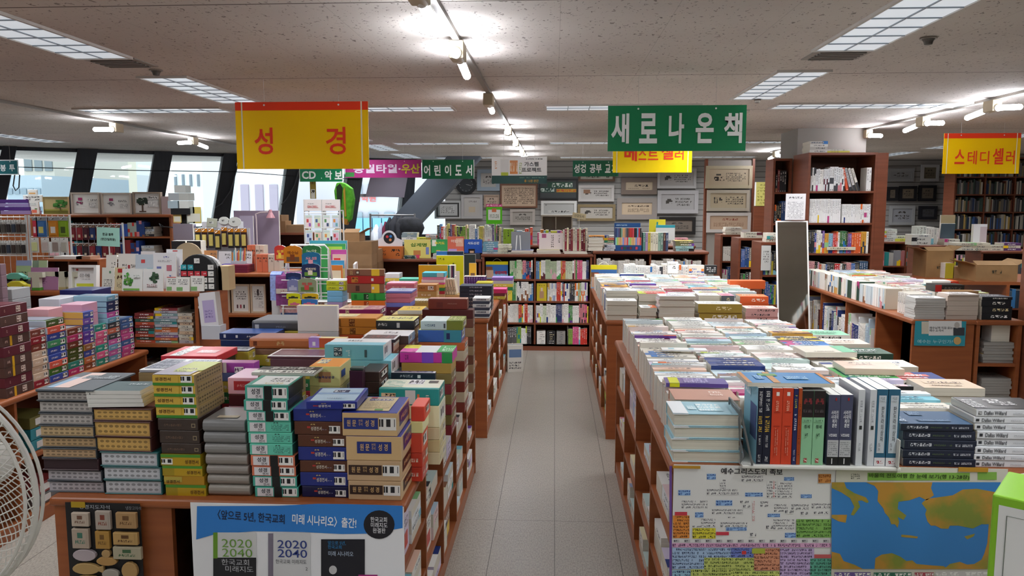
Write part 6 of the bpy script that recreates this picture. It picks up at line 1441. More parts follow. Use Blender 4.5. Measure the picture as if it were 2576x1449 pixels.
# back row (on the long bookcase)
zW=1.1005
fill_upright((at(1100,580,9.75).x,at(1262,580,9.75).x,9.72,10.0,zW,zW+.4),'f',rB,'back_row_book','standing %s along the long back bookcase','books upright on the long back bookcase',hs=(.2,.27),ts=(.014,.03),cols=['a83a2c','d9c4a0','2a2a2c','f0f0ee','6a5a94','8ab04a','2a6a5a','c44a3a','4a7ab0','d9cf6a','3a4a3a'],gap=.6)
fill_upright((at(1266,580,9.75).x,at(1345,580,9.75).x,9.72,10.0,zW,zW+.4),'f',rB,'back_row_book','in second run, standing %s, long back bookcase','books upright on the long back bookcase',hs=(.14,.22),ts=(.02,.05),cols=['8ab02c','c8d03a','d9402c','d9d4c8','e0dcd0','5a8ab0'],gap=.6)
fill_upright((at(1352,580,9.75).x,at(1420,580,9.75).x,9.72,10.0,zW,zW+.4),'f',rB,'back_row_book','in third run, standing %s, long back bookcase','books upright on the long back bookcase',hs=(.14,.2),ts=(.02,.04),cols=['4fa8d0','d0d03a','5ab04a','d0508a','e08a3a','8a5ab0'],gap=.7)
for k,(px,n,c) in enumerate(((1030,5,['8a9aa0','e6e6e2']),(1065,3,['d9d84a','e0e0d8','2a4a3a']),(1090,4,['d0d0cc','c8c8c4']),(1500,4,['d9964a','d9d4c8','3a6a4a']),(1540,4,['3a8a6a','d94a3a','e6e2da']),(1660,2,['e0dedc','c8c8cc']),(1712,3,['e6dede','d99aa0']))):
    flat_pile(at(px,600,9.75).x,9.74,zW,(.03,)*n,rB,'back_row_flat_book','in %s pile of the long back bookcase'%nth(k+1),'flat books on the long back bookcase',L=.2,W=.15,cols=c,acc=.4)
upright_cover('face_out_book','yellow face-out picture book behind the blue boxed set',1633,1674,552,582,9.8,zW,'d9cf3a',(('f',.05,.4,.1,.5,'2a2a2c'),('f',.45,.55,.2,.9,'2a8a8a'),('f',.6,.95,.3,.8,'d9cf3a','4a4a1a',1.0,3,2)),.02)
upright_cover('desk_calendar','white desk calendar with teal binding behind the series volumes',1650,1698,566,586,9.74,zW+.062,'e6eae8',(('f',0,1,.82,1,'3fa8b8'),('f',.4,.6,.2,.5,'d9cf9a')),.02)
# picture books facing out over the first low bookcase
for k,(nm,xl,xr,yt,c,tx,tc,more) in enumerate((('yellow picture book with brown-haired child',1017,1083,603,'e0d478','십계명','4a7a2a',(('f',.35,.62,.12,.42,'c4864a'),('f',.4,.58,.0,.18,'d94a6a'),('f',.82,.94,.2,.6,'7a8ac4'))),
    ('green picture book with white duck',1085,1126,602,'3fa05a','추기도','f0d84a',(('f',.05,.3,.5,.95,'f0efe8'),('f',.3,.55,.0,.2,'d9a03a'))),
    ('coral picture book with lilac label',1126,1168,595,'d9705a','어린이','f6e0d0',(('f',.5,.95,.4,.9,'e6b49a'),('f',.05,.55,.02,.25,'b89ad0'))),
    ('blue picture book with dark-haired face',1167,1213,602,'2f5ab8','사도신경','e6f0fa',(('f',.25,.6,.0,.3,'2a2024'),('f',.32,.54,.0,.16,'d9b090'))))):
    upright_cover('picture_book',nm+' facing out above the brown cartons shelf',xl,xr,yt,650,8.55,zC0+(.0 if k in (0,) else .06),c,more,.02,words=(('f',tx,.52 if k else .55,.72,.62,.2,tc,.03),))
for k,(px,L,c) in enumerate(((1106,.15,'c8c8c4'),(1147,.15,'d0ccc8'),(1189,.17,'3a3c42'))):
    flat_pile(at(px,650,8.44).x,8.43,zC0,(.0145,)*4,rB,'stacked_paperback','in %s low pile before the picture books'%nth(k+1),'thin books before the picture books',L=L,W=.11,cols=[c],front='fore',acc=0,pcol=c)
ds=thing('counter_display','orange-brown card display with white arched header and round black emblem','display box',(at(975,650,YC).x,YC-.005,zC0))
wD=.16
obj('tray',MB().box(-wD,wD,0,.12,0,.135,'b8642c').patch('f',.62,.95,.2,.85,'b8642c','2a1a10',1.0,2,2).patch('f',.1,.45,.25,.75,'b8642c','3a2418',1.0,3,2),PRINT,ds)
pts=[(-.15,.135),(.15,.135),(.15,.2)]+[(.09*math.cos(RAD(a)),.2+.11*math.sin(RAD(a))) for a in range(15,180,15)]+[(-.15,.2)]
mb=MB();mb.prism(pts,.1,.108);obj('header',mb,flat('header_card','d4d6de',.5),ds)
mb=MB();mb.prism([(.062*math.cos(RAD(a)),.225+.062*math.sin(RAD(a))) for a in range(0,360,20)],.097,.1);obj('emblem',mb,flat('emblem_black','22242a',.4),ds)
for c,x,z in (('c43a44',-.02,.24),('2f7ac4',.02,.245),('c88a5a',.015,.205)):
    mb=MB();mb.prism([(x+.016*math.cos(RAD(a)),z+.016*math.sin(RAD(a))) for a in range(0,360,40)],.0955,.0965);obj('emblem_dot',mb,flat('dot_'+c,c,.5),ds)
flat_pile(at(1030,655,8.4).x,8.43,zC0,(.012,.012,.012),rB,'stacked_paperback','in the teal pile beside the orange display','thin books before the picture books',L=.12,W=.08,cols=['3a5a5c'],acc=0)
# green flyer on a clip and cream name tag
t=thing('price_flyer','green flyer with pink header clipped above the back row of books','flyer',(at(1243,590,9.66).x,9.68,zW-.002))
p0,p1=at(1243,563,9.66),at(1243,513,9.66)
obj('flyer_sheet',MB().box(-.1,.1,0,.004,p0.z-zW,p1.z-zW,'5ac81e').patch('f',0,1,.86,1,'d03a84').patch('f',.02,.98,.87,.99,'d03a84','f4d0e0',1.0,5,1).patch('f',.12,.88,.2,.72,'eef2ea').patch('f',.2,.8,.28,.5,'eef2ea','6a7a6a',1.0,6,3).patch('f',.36,.64,.6,.78,'d9805a'),GLOSS,t)
obj('clip_stem',MB().tube([(.0,.006,0.002),(.0,.006,p0.z-zW+.03)],.003,n=5),STEEL,t)
t=thing('name_tag','tilted cream tag on a stem above the hymnals','tag',(at(1457,560,9.66).x,9.68,zW-.002))
p0=at(1457,543,9.66)
o=obj('tag_card',MB().box(-.085,.085,0,.004,-.035,.035,'d9cba4'),PRINT,t,loc=(0,0,p0.z-zW),rot=(0,.14,0))
letters(o,'신앙도서',(0,-.002,0),.12,.04,'3a3024');obj('tag_stem',MB().tube([(0,.006,.002),(0,.006,p0.z-zW)],.003,n=5),STEEL,t)
t=thing('wooden_stand','small pale wooden shelf stand with two bays against the framed verses','stand',(at(1362,590,10.1).x,10.08,0))
x1=at(1440,590,10.1).x-at(1362,590,10.1).x;zt=at(1400,541,10.1).z;zb=at(1400,600,10.1).z
for nm,a in (('top_board',(-.01,x1+.01,0,.2,zt-.02,zt)),('side_board',(0,.015,0,.2,0,zt-.02)),('side_board',(x1-.015,x1,0,.2,0,zt-.02)),('divider',(x1*.45,x1*.45+.012,.01,.2,0,zt-.02)),('back_board',(.015,x1-.015,.19,.2,0,zt-.02))):obj(nm,MB().box(*a),flat('pale_wood','8a8478',.6),t)
obj('lilac_card',MB().box(0,.16,0,.01,0,.2,'8a78a8'),PRINT,loc=(at(1368,590,10.1).x,10.06,zW+.002),cat='card',label='lilac card standing in the small wooden stand') if False else None

# --- far low bookcases behind the tall one: stacks and cartons on top
for k,(px,Y,z,hs,L,c) in enumerate(((2238,11.52,1.0705,(.03,)*6,.2,['d6d8d4','c8ccc8']),(2270,11.52,1.0705,(.04,.04),.22,['c4c8b0','d0d04a']),(2318,10.52,1.0705,(.05,.05,.04),.25,['7ab0b0','d6d6d0']),(2395,10.52,1.0705,(.04,.04),.2,['d0ccc0','c8c4b4']),(2432,9.32,1.0705,(.03,.03,.03),.24,['cfcab8','d6d2c2']),(2470,9.32,1.0705,(.03,.03,.03),.22,['cfcab8','c4bca8']),(2508,9.32,1.0705,(.03,.03),.22,['d6d2c2','b8b4a4']),(2548,9.32,1.0705,(.03,.03,.03),.2,['d0c8b8','5a3a6a']))):
    flat_pile(at(px,600,Y).x,Y,z,hs,rB,'far_flat_book','in %s pile over the low far bookcases'%nth(k+1),'flat books over the low far bookcases',L=L,W=.2,cols=c,acc=.3)
fill_upright((at(2300,580,10.75).x,at(2362,580,10.75).x,10.68,10.84,1.0705,1.5),'f',rB,'far_upright_book','standing %s behind the stacks on the low far bookcase','upright books over the low far bookcases',hs=(.2,.28),ts=(.025,.05),cols=['d6d8d0','e0e0da','c8ccc4','4a3a6a'])
upright_cover('calendar_board','tan calendar board with folded flap on the low far bookcase',2366,2402,541,598,10.8,1.0705,'a89878',(('f',.45,.8,.4,.6,'b8a888'),),.03)
upright_cover('spiral_book','blue-grey spiral book leaning against the tan calendar board',2364,2400,562,600,10.7,1.0705,'4a5a64',(),.015,tilt=-.1)
upright_cover('face_out_book','white leaflet holder among the far white stacks',2449,2483,564,592,9.5,1.0705+.0,'d4d4d8',(('f',.5,1,.2,.9,'b8aab0'),),.05)
def carton(name,label,xl,xr,yt,yb,Y,zb,col,flaps=True,d=.3,mark=None):
    x0,x1,z0,z1=span(xl,xr,yt,yb,Y);w=(x1-x0)/2;h=z1-zb
    t=thing(name,label,'carton',((x0+x1)/2,Y,zb));m=noisy('kraft_'+col,col,'%02x%02x%02x'%tuple(min(255,int(int(col[i:i+2],16)*1.1)) for i in (0,2,4)),(6,6,6),.8)
    mb=MB()
    for a in ((-w,w,0,.005),(-w,w,d-.005,d)):mb.box(*a,0,h)
    mb.box(-w,-w+.005,.005,d-.005,0,h);mb.box(w-.005,w,.005,d-.005,0,h);mb.box(-w+.005,w-.005,.005,d-.005,0,.005)
    if not flaps:mb.box(-w+.005,w-.005,.005,d-.005,h-.005,h)
    obj('carton_body',mb,m,t)
    if flaps:
        f=MB();f.box(-w+.01,w-.01,-.005,0,0,.1);obj('flap',f,m,t,loc=(0,0,h),rot=(-1.2,0,0))
        f=MB();f.box(-.1,0,.01,d-.01,0,.004);obj('flap',f,m,t,loc=(-w,0,h),rot=(0,.35,0))
        f=MB();f.box(0,.1,.01,d-.01,0,.004);obj('flap',f,m,t,loc=(w,0,h),rot=(0,-.5,0))
    if mark:
        mb=MB();mb.bb=(-w,w,0,d,0,h);mb.patch('f',*mark,col,'3a3424',1.0,4,1,e=.002);obj('printed_mark',mb,PRINT,t)
    return t
flr=thing('low_plinth','brown low stand holding two cartons behind the poster table','stand',(3.35,7.75,0))
zc1=at(2500,708,7.8).z
obj('stand_top',MB().box(0,2.2,0,.9,zc1-.03,zc1),WOOD,flr)
for a in (0,1.08,2.17):obj('stand_panel',MB().box(a,a+.03,0,.9,0,zc1-.03),WOOD,flr)
carton('cardboard_carton','open brown carton with printed mark near the frame edge',2455,2560,668,708,7.8,zc1,'94744e',True,.35,(.38,.62,.45,.75))
carton('cardboard_carton','small open brown carton holding red wrapped things',2330,2398,632,690,8.2,zc1,'8f7049',True,.3,(.4,.65,.3,.45))
upright_cover('flat_file','lemon folder lying up beside the small open carton',2378,2400,662,690,8.1,zc1,'c4b83a',(),.1)
carton('cardboard_carton','long flat brown carton between the two open cartons',2398,2440,672,700,8.1,zc1,'9a7c54',False,.2)
# ================================================================== the gift side by the glass front
rL=random.Random(91)
# --- boxed bibles on the low table by the fan, spines towards the aisle
MA,BRN,BY='5e2a36','54403c','54403c'
def fstack(label,pa,pb,ytop,cols,d,marks,end='c9c4bc',group='boxed bibles along the table by the fan',X=-2.615):
    y0=X*FOC/(pa-1395) ;y1=X*FOC/(pb-1395)
    y0,y1=atz_x(pa,X),atz_x(pb,X)
    n=len(cols);zt=at_x(pb,ytop,X);h=(zt-ZF)/n
    for i,c in enumerate(cols):
        z0=zt-(i+1)*h;L=(y1-y0)-.003
        bb=(-d,0,0,L,0,h-.0007);mb=MB().box(*bb,c,f=hx(end) if marks!='m' else hx(c))
        acc='d9a92a' if marks=='m' and c==BRN and i>2 else None
        if acc:mb.patch('r',.28,.36,0,1,acc)
        if marks=='m':mb.patch('r',.1,.2,.3,.7,c,'b89a90',1.0,2,1)
        else:mb.patch('r',.08,.5,.3,.65,c,'e6ddd6',1.0,7,1)
        if i==0:mb.patch('t',.1,.9,.1,.9,{'m':'6a3a40'}.get(marks,'8a96a4'))
        o=bevel(obj('bible_case',mb,GLOSS,loc=(X+rL.uniform(-.004,.004),y0+.0015,z0),cat='boxed bible',group=group,
            label='%s bible case, %s of the %s'%(cname(c),ordn(i,n),label)),.0015,1)
        if marks=='m':sticker(o,bb,'r',.58,.74,.2,.8,'e6d8cc','6a4a44',1.0,2,2)
        else:sticker(o,bb,'r',.68,.93,.2,.82,'f0eee8','30302c',.75,3,1)
def atz_x(px,X):
    d=ray(px,900);return d.y*X/d.x
def at_x(px,py,X):
    d=ray(px,py);return EYE+d.z*X/d.x
fstack('maroon pile nearest the fan',8,79,757,[MA,BRN,MA,BRN,MA,BRN,BRN,MA,BRN],.26,'m')
fstack('cream and red pile beside the maroon pile',80,119,822,['7a3f36','8a2430','7a3a30','cdb49c','cdb49c','cdb49c','d0b8a0','8a2434'],.2,'b')
fstack('green-topped pile',122,169,795,['3f5a2c','d05a4a','2f4a9c','3a8a60','2f4a9c','2f4a9c','d05a4a','3a6a2c','2f4a9c'],.2,'b','c4d0dc')
fstack('pile with brown top and magenta base',171,211,818,['6a3224','a82a60','6a3224','3a4a1c','3a4a1c','1f7a6c','a82a60'],.2,'b')
fstack('blue and violet pile',213,241,778,['3a4fa0','6a4aa0','3a4fa0','5a3a9c','5a3a9c','8a5a3a','3a4fa0','b0603a','7a4028'],.2,'b','c9a050')
fstack('teal and pink pile',243,273,810,['1f8a78','d05a84','d05a84','1f8a78','d05a84','1f8a78'],.2,'b','9ac4bc')
fstack('tallest pile at the table end',275,306,737,['6a9ab4','1c2a54','1c2a54','b8509a','6a9ab4','34383e','c86a50','34383e','c860a4','6a9ab4','c060a0','6a9ab4'],.2,'b','8aaec0')
fstack('blue and pink end pile',308,340,793,['3a5a8c','3a5a8c','b84a84','b84a84','3a5a8c','b84a84','b84a84'],.2,'b','6a84ac')
def fbox(nm,xl,xr,yt,yb,Y,c,t=None,base=None,d=.2,pt=()):
    x0,x1,z0,z1=span(xl,xr,yt,yb,Y)
    n=max(1,round((z1-ZF)/.06));h=(z1-ZF)/n
    for i in range(n):
        case('bible_case','%s, %s of pile behind the spine-out cases'%(nm if i==0 else nm.split()[0]+' '+nm.split()[-1]+' box',ordn(i,n)),'boxed bibles behind the spine-out cases',x0,x1,Y,z1-(i+1)*h,z1-i*h,d,c,t=t or c,patches=pt if i==0 else ())
fbox('navy boxed bible',150,232,730,754,4.45,'20205a','2a3a6a')
fbox('white gabled carton',97,150,752,776,4.2,'c9c9d0','d0d0d8')
fbox('pink boxed bible',152,205,766,778,4.12,'d09ab0','d9aabc',d=.15)
fbox('rose boxed bible',66,122,778,800,3.95,'d9a0a8','e0b0b4',d=.12)
fbox('mauve-grey boxed bible',-60,2,664,684,3.9,'7a646c','8a747c',d=.04)
fbox('silver boxed bible',-20,30,728,750,4.05,'9a9c9c','b4b4b6',d=.15)
# under the same table
for k,(i,j) in enumerate(((2,1),(3,1),(2,0),(3,0),(1,1))):
    x0,x1,y0,y1,z0,z1=cF['r',i,j]
    for m,c in enumerate((['2a8a9a','2a8a9a','6a6a3a'],['2c4a7a','c9b09a','2a4a9a'],['6a6a6c','8a3a3a'],['3a4a6a','8a8a8c'],['d9c040','4a2a5a','c89a50'])[k]):
        case('bible_case','%s bible case, %s in %s bay, %s shelf, table by the fan'%(cname(c),nth(m+1)+' up',nth(i+1),'upper' if j else 'lower'),'cases stored under the table by the fan',x1-.24,x1-.03,y0+.12,z0+m*.06+.0003,z0+m*.06+.058,.2,c,patches=(('r',.2,.6,.2,.8,'e0e4e4'),))
for k in range(5):obj('upright_case',mk_upright(rL,.034,.2,.24,['c9a050','4a2a6a','d9cc5a','8a6a4a','d0c83a'][k]),PRINT,loc=(-2.62,cF['r',0,1][2]+.3+k*.036,cF['r',0,1][4]),rot=(0,0,PI/2),cat='book',group='upright books near the fan',label='%s upright book standing %s in the bay behind the fan'%(cname(['c9a050','4a2a6a','d9cc5a','8a6a4a','d0c83a'][k]),nth(k+1))) 

# --- inside the gift-card counter
GGp='wrapped gifts inside the gift-card counter'
def pile_px(xl,xr,Y,z,hs,cols,name,label,group,d=.2,mat=WRAP,fr='spine'):
    x0,x1=at(xl,800,Y).x,at(xr,800,Y).x
    return flat_pile((x0+x1)/2,Y,z,hs,rL,name,label,group,L=x1-x0,W=d,cols=cols,front=fr,acc=.25,mat=mat)
zr=cG[2,2][4];zr2=cG[2,1][4]
pile_px(338,386,4.9,zr,(.02,)*10,['8a3a38','6a2a30','3a5a4a','8a8a90','b8543a'],'wrapped_gift','of the red pile, counter upper shelf',GGp)
pile_px(388,446,4.9,zr,(.018,)*13,['7a9a9c','8a6a9c','c06a3a','8a3a3c','b4b0b8'],'wrapped_gift','of the mixed pile, counter upper shelf',GGp)
pile_px(448,484,4.9,zr,(.02,)*10,['c4beb0','c9b094','a8a4a8','d0ccbc'],'wrapped_gift','of the cream pile, counter upper shelf',GGp)
pile_px(338,362,4.92,zr2,(.016,)*12,['9a4a54','a85a64'],'wrapped_gift','of the rosy pile, counter middle shelf',GGp)
pile_px(362,396,4.92,zr2,(.014,)*14,['8a7a64','6a6058'],'wrapped_gift','of the brown pile, counter middle shelf',GGp,mat=PRINT)
carton('storage_carton','olive carton with white label inside the gift-card counter',420,456,862,895,4.93,zr2,'7a6a48',False,.25)
carton('storage_carton','second olive carton inside the gift-card counter, against the side',457,485,860,895,4.93,zr2,'74663f',False,.25)
pile_px(336,372,4.92,cG[2,0][4],(.016,)*14,['9a3f50','a04a5a'],'wrapped_gift','of the crimson pile, counter bottom shelf',GGp)
# leaflet holder hung on its side
t=thing('leaflet_holder','white leaflet bundle with lilac panel hung on the side of the gift-card counter','leaflet holder',(-2.295,4.83,.74),0)
obj('clear_pocket',MB().box(.004,.13,0,.09,0,.09,'c9ccd4'),flat('clear_pocket','c4c8d0',.2),t)
b=obj('leaflet_bundle',MB().box(.008,.126,.004,.075,.02,.30,'dcdce0',pages='rlt',pcol='c4c2c0',th='y').patch('f',.22,.88,.3,.82,'b4a8d0').patch('f',.3,.75,.4,.6,'b4a8d0','7a6aa0',1.0,3,3),PRINT,t,rot=(-.05,-.1,0))
obj('hook',MB().box(-.02,.03,.02,.05,.2,.215),STEEL,t)

# --- cards and frames on the gift-card counter
YG=4.88;zG=1.0505
def card(name,label,xl,xr,yt,Y,zb,c,pats=(),words=(),th=.006,group='verse cards on the gift-card counter',tilt=.12,cat='card',mat=PRINT):return upright_cover(name,label,xl,xr,yt,0,Y,zb,c,pats,th,words,cat,group,mat,tilt,h=(at((xl+xr)/2,yt,Y).z-zb))
def blob(cx,cy,rx_,ry,c):return [('f',cx-rx_+rx_*2*.15*k*0,cx+rx_,cy-ry,cy+ry,c)]
TEXT=lambda u0,u1,v0,v1,bgc,n,r,ik='3a3c3e':('f',u0,u1,v0,v1,bgc,ik,1.0,n,r)
def foliage(u,v,r,cols,n,rng):
    o=[]
    for _ in range(n):
        a,q=rng.uniform(0,2*PI),r*math.sqrt(rng.random());s=r*rng.uniform(.18,.34)
        o.append(('f',u+q*math.cos(a)-s,u+q*math.cos(a)+s,v+q*math.sin(a)*.9-s*.8,v+q*math.sin(a)*.9+s*.8,rng.choice(cols)))
    return o
rf=random.Random(17)
card('sign_card','mauve hand-lettered sign card standing over the counter edge',50,121,673,YG+.02,zG,'a8789c',[TEXT(.02,.92,.55,.75,'a8789c',8,1,'4a2a50'),TEXT(.1,.6,.25,.4,'a8789c',9,2,'6a4a6a')],cat='sign card')
t=thing('deep_frame','deep white frame with grace verse on the gift-card counter','picture frame',(at(168,700,YG).x,YG+.01,zG))
wF=at(238,700,YG).x-at(168,700,YG).x;hF=at(204,667,YG).z-zG
fr=MB();b_=.018
for a in ((0,b_,0,hF),(wF-b_,wF,0,hF),(b_,wF-b_,0,b_),(b_,wF-b_,hF-b_,hF)):fr.box(a[0],a[1],0,.04,a[2],a[3])
obj('frame',fr,WHITE,t,rot=(-.1,0,0));obj('mount',MB().box(b_,wF-b_,.03,.036,b_,hF-b_,'e6e6e6').patch('f',.3,.75,.38,.44,'e6e6e6','8a8a8a',1.0,9,1).patch('f',.12,.88,.05,.2,'c9cc3a').patch('f',.1,.2,.85,.95,'b8404a'),PRINT,t,rot=(-.1,0,0))
letters(t,'은혜',(wF*.52,.026,hF*.58),wF*.36,hF*.13,'2f3034',rot=(PI/2-.1,0,0))
card('verse_card','white card with a small green sprig beside the deep frame',233,264,673,YG,zG,'dcdcd2',[TEXT(.15,.85,.08,.5,'dcdcd2',6,5),('f',.6,.75,.75,.85,'5a8a6a')])
card('verse_card','cream card with red rose beside the sprig card',266,292,673,YG,zG,'d0c29a',[TEXT(.2,.8,.1,.35,'d0c29a',4,4),TEXT(.2,.8,.45,.7,'d0c29a',2,1,'4a3020'),('f',.3,.8,.78,.95,'b02c2a')])
card('verse_card','white card with painted green tree on the counter',285,337,676,YG-.025,zG,'e2e3de',foliage(.32,.42,.2,['4a8a3a','3a7a30','6aa04a'],22,rf)+foliage(.25,.7,.12,['4a9a3a','5aaa4a'],10,rf)+[('f',.1,.9,.04,.12,'7ab04a'),TEXT(.6,.9,.6,.72,'e2e3de',3,2,'8a9a90')])
card('verse_card','white card with dark green leafy branch on the counter',339,391,676,YG-.02,zG,'dfdfdc',foliage(.55,.6,.22,['2f4a34','3f5a40','24402c'],24,rf)+[TEXT(.2,.7,.2,.32,'dfdfdc',5,2,'8a4a50')])
for k,(xl,xr,yt) in enumerate(((399,428,696),(424,459,697),(461,496,694))):
    card('verse_tile','small square verse tile with green corner, %s from the leafy branch card'%nth(k+1),xl,xr,yt,YG-.01-.016*(k==1),zG,'e0e0da',[TEXT(.15,.85,.45,.85,'e0e0da',6,3),('f',.05,.5,.04,.3,'7aa86a')]+([('f',.05,.95,.93,.98,'c44a4a')] if k==0 else []),group='small square verse tiles on the counter',th=.01)
for k,(xl,xr,yt,Y) in enumerate(((366,425,636,YG+.12),(400,441,627,YG+.17))):
    card('poster_card',('tall white card with bicycle sketches behind the leafy branch card','tallest white card behind the bicycle card')[k],xl,xr,yt,Y,zG,'dcdde0',[TEXT(.35,.7,.84,.92,'dcdde0',4,1,'3a4a94'),TEXT(.2,.8,.74,.8,'dcdde0',9,2,'6a6a70'),('f',.15,.35,.5,.62,'6a74b0'),('f',.58,.8,.5,.66,'b86a7a'),TEXT(.55,.8,.2,.4,'dcdde0',2,2,'5a74b0'),('f',.15,.4,.15,.3,'b4b8c4')] if k==0 else [TEXT(.75,.95,.2,.6,'dcdde0',2,4,'7a7ab0'),('f',.4,.7,.94,.97,'c44a4a')],tilt=.06)
# acrylic cross stands
for k,(px,w) in enumerate(((94,.05),(124,.045),(148,.045),(170,.04))):
    q=at(px,700,YG)
    mb=MB();mb.prism([(-w*.5,0),(w*.5,0),(w*.5,.085),(w,.085),(w,.12),(-w,.12),(-w,.085),(-w*.5,.085)],0,.03)
    t=thing('cross_stand','clear acrylic cross jar, %s from the mauve sign card'%nth(k+1),'cross',(q.x,YG-.02+.05*(k>0),zG),0,'clear acrylic crosses on the counter')
    obj('acrylic_body',mb,flat('acrylic','c9c8b4',.08,spec=.8),t);obj('moss_base',MB().box(-w*.55,w*.55,-.003,.033,0,.018),flat('moss','4a8a2c' if k==0 else 'b4a878',.7),t)
# black tote with enamel badges
t=thing('badge_tote','black round-topped tote display covered with small badges at the counter end','tote display',(at(496,700,YG).x,YG+.01,zG))
wT=.118;hT=at(496,640,YG).z-zG
out=[(-wT,0),(wT,0)]+[(wT*math.cos(RAD(a)),hT-wT+wT*math.sin(RAD(a))) for a in range(0,181,15)]
mb=MB();mb.prism(out,0,.05);bevel(obj('tote_body',mb,flat('black_canvas','1d1e20',.7),t),.006)
mb=MB();mb.prism([(x*1.0+.02,z*.96) for x,z in out],.05,.085);obj('white_lining',mb,noisy('speckled_cloth','9a9a9c','d9d9da',(80,80,80),.8),t)
for r in range(6):
    for c in range(5):
        x=-.09+c*.045;z=.03+r*.042
        if x*x+max(0,z-(hT-wT)) ** 2>.105 ** 2:continue
        if r==4 and c in (1,3):continue
        cc='c43a44' if r==2 and c<4 else '3fa8b4' if r==3 and c<2 else None if r==3 and c<4 else 'dfe0dc'
        if cc:obj('badge',MB().box(-.018,.018,-.006,0,-.016,.016,cc).patch('f',.15,.85,.3,.7,cc,'3a3c40' if cc=='dfe0dc' else 'f0e8e8',1.0,3,1),PRINT,t,loc=(x,0,z))
obj('tan_cover',MB().box(.10,.17,.0,.1,0,.16),flat('tan_cloth','c4ac84',.8),loc=(at(532,700,YG).x-.08,YG+.06,zG),label='tan cloth-covered block beside the badge tote',cat='block')
mb=MB();mb.prism([(-.1,0),(.1,0)]+[(.1*math.cos(RAD(a)),.2+.1*math.sin(RAD(a))) for a in range(0,181,15)],0,.012)
obj('plywood_arch',mb,flat('plywood','a8977a',.7),loc=(at(470,650,YG+.3).x,YG+.32,zG),label='plywood arch board standing behind the badge tote',cat='board')
# hutch with small figures behind the cards
t=thing('hutch','small dark hutch shelf standing on the back of the gift-card counter','hutch',(at(92,670,5.1).x,5.12,zG))
wH=at(246,670,5.1).x-at(92,670,5.1).x;hH=at(150,653,5.1).z-zG
for nm,a in (('side_board',(0,.014,0,.17,0,hH)),('side_board',(wH-.014,wH,0,.17,0,hH)),('top_board',(.014,wH-.014,0,.17,hH-.014,hH)),('bottom_board',(.014,wH-.014,0,.17,0,.012)),('divider',(wH*.48,wH*.48+.012,.002,.16,.012,hH-.014)),('back_board',(.014,wH-.014,.16,.17,.012,hH-.014))):obj(nm,MB().box(*a),WOOD if 'side' in nm or 'top' in nm else WOODI,t)
# small things about the hutch
for nm,xl,xr,yt,Y,zb,c,pt in (('green landscape card standing at the window end of the counter',12,52,655,5.05,zG,'b4cc98',[('f',0,1,.8,1,'9aa8d0'),TEXT(.2,.8,.4,.6,'b4cc98',5,2)]),('pale green square card beside the hutch',70,92,655,5.05,zG,'b0c49a',[('f',.1,.9,.2,.7,'c4d4a8')]),('blue-grey square card behind the pale green card',52,70,655,5.08,zG,'8a9a8c',[]),
    ('white verse card standing beside the hutch',243,270,641,5.1,zG,'dcdad4',[TEXT(.5,.9,.2,.8,'dcdad4',3,4)]),('white postcard with red stamp behind the rose card',274,324,638,5.1,zG,'d9d7d2',[TEXT(.2,.45,.5,.7,'d9d7d2',3,2),('f',.5,.62,.55,.66,'a03a44'),TEXT(.66,.9,.4,.7,'d9d7d2',4,2)]),
    ('pale blue aeroplane postcard behind the tree card',318,368,640,5.0,zG,'b4c0cc',[('f',.1,.9,.35,.5,'8aa0b8'),('f',.6,.9,.5,.6,'6ab0c0'),('f',.3,.5,.75,.85,'c44a4a')]),
    ('white bicycle card beside the aeroplane postcard',332,366,632,5.16,zG,'d0cccc',[TEXT(.3,.9,.3,.5,'d0cccc',3,1,'4a8a94')])):
    card('post_card',nm,xl,xr,yt,Y,zb,c,pt,group=None)
for k,(px,c,nm) in enumerate(((34,'6ab4a4','teal'),(38,'d0c43a','yellow'))):
    q=at(px,690,4.95-.04*k)
    t=thing('toy_car','%s toy car parked beside the mauve sign card'%nm,'toy car',(q.x,4.95-.05*k,zG+.05*(1-k)))
    mb=MB();mb.prism([(-.09,.012),(.09,.012),(.09,.03),(.06,.036),(.03,.055),(-.03,.055),(-.06,.036),(-.09,.03)],0,.045);bevel(obj('car_body',mb,flat('car_'+nm,c,.25),t),.005)
    for a in (-.055,.055):
        w_=MB().tube([(a,-.003,.012),(a,.048,.012)],.012,n=12);obj('axle_wheels',w_,BLACK,t)
    if k==0:obj('box_stand',MB().box(-.1,.1,.0,.08,-.05,0,'3a3a3c'),PRINT,t)
for k in range(7):
    q=at(112+k*9,678-(k%3)*5,5.04)
    obj('figurine',MB().lathe([(.018,0),(.022,.01),(.012,.045),(.02,.062),(.016,.085),(.004,.095)],['c9bcc8','8a7a84','d0c8cc'][k%3],n=12),PRINT,loc=(q.x,5.06-.02*(k%2),zG),cat='figurine',group='pale figurines before the hutch',label='small pale figurine standing %s in the row before the hutch'%nth(k+1))
for nm,x,L,c in (('white flat box on the hutch top',.1,.2,'dcdad6'),('folded brown brochure on the hutch top',.26,.1,'a07860'),('white card box on the far end of the hutch top',.48,.09,'d9d6d0')):
    obj('flat_box',MB().box(0,L,0,.12,0,.02,c),PRINT,loc=(at(92,670,5.1).x+x,5.14,zG+hH),cat='box',label=nm)
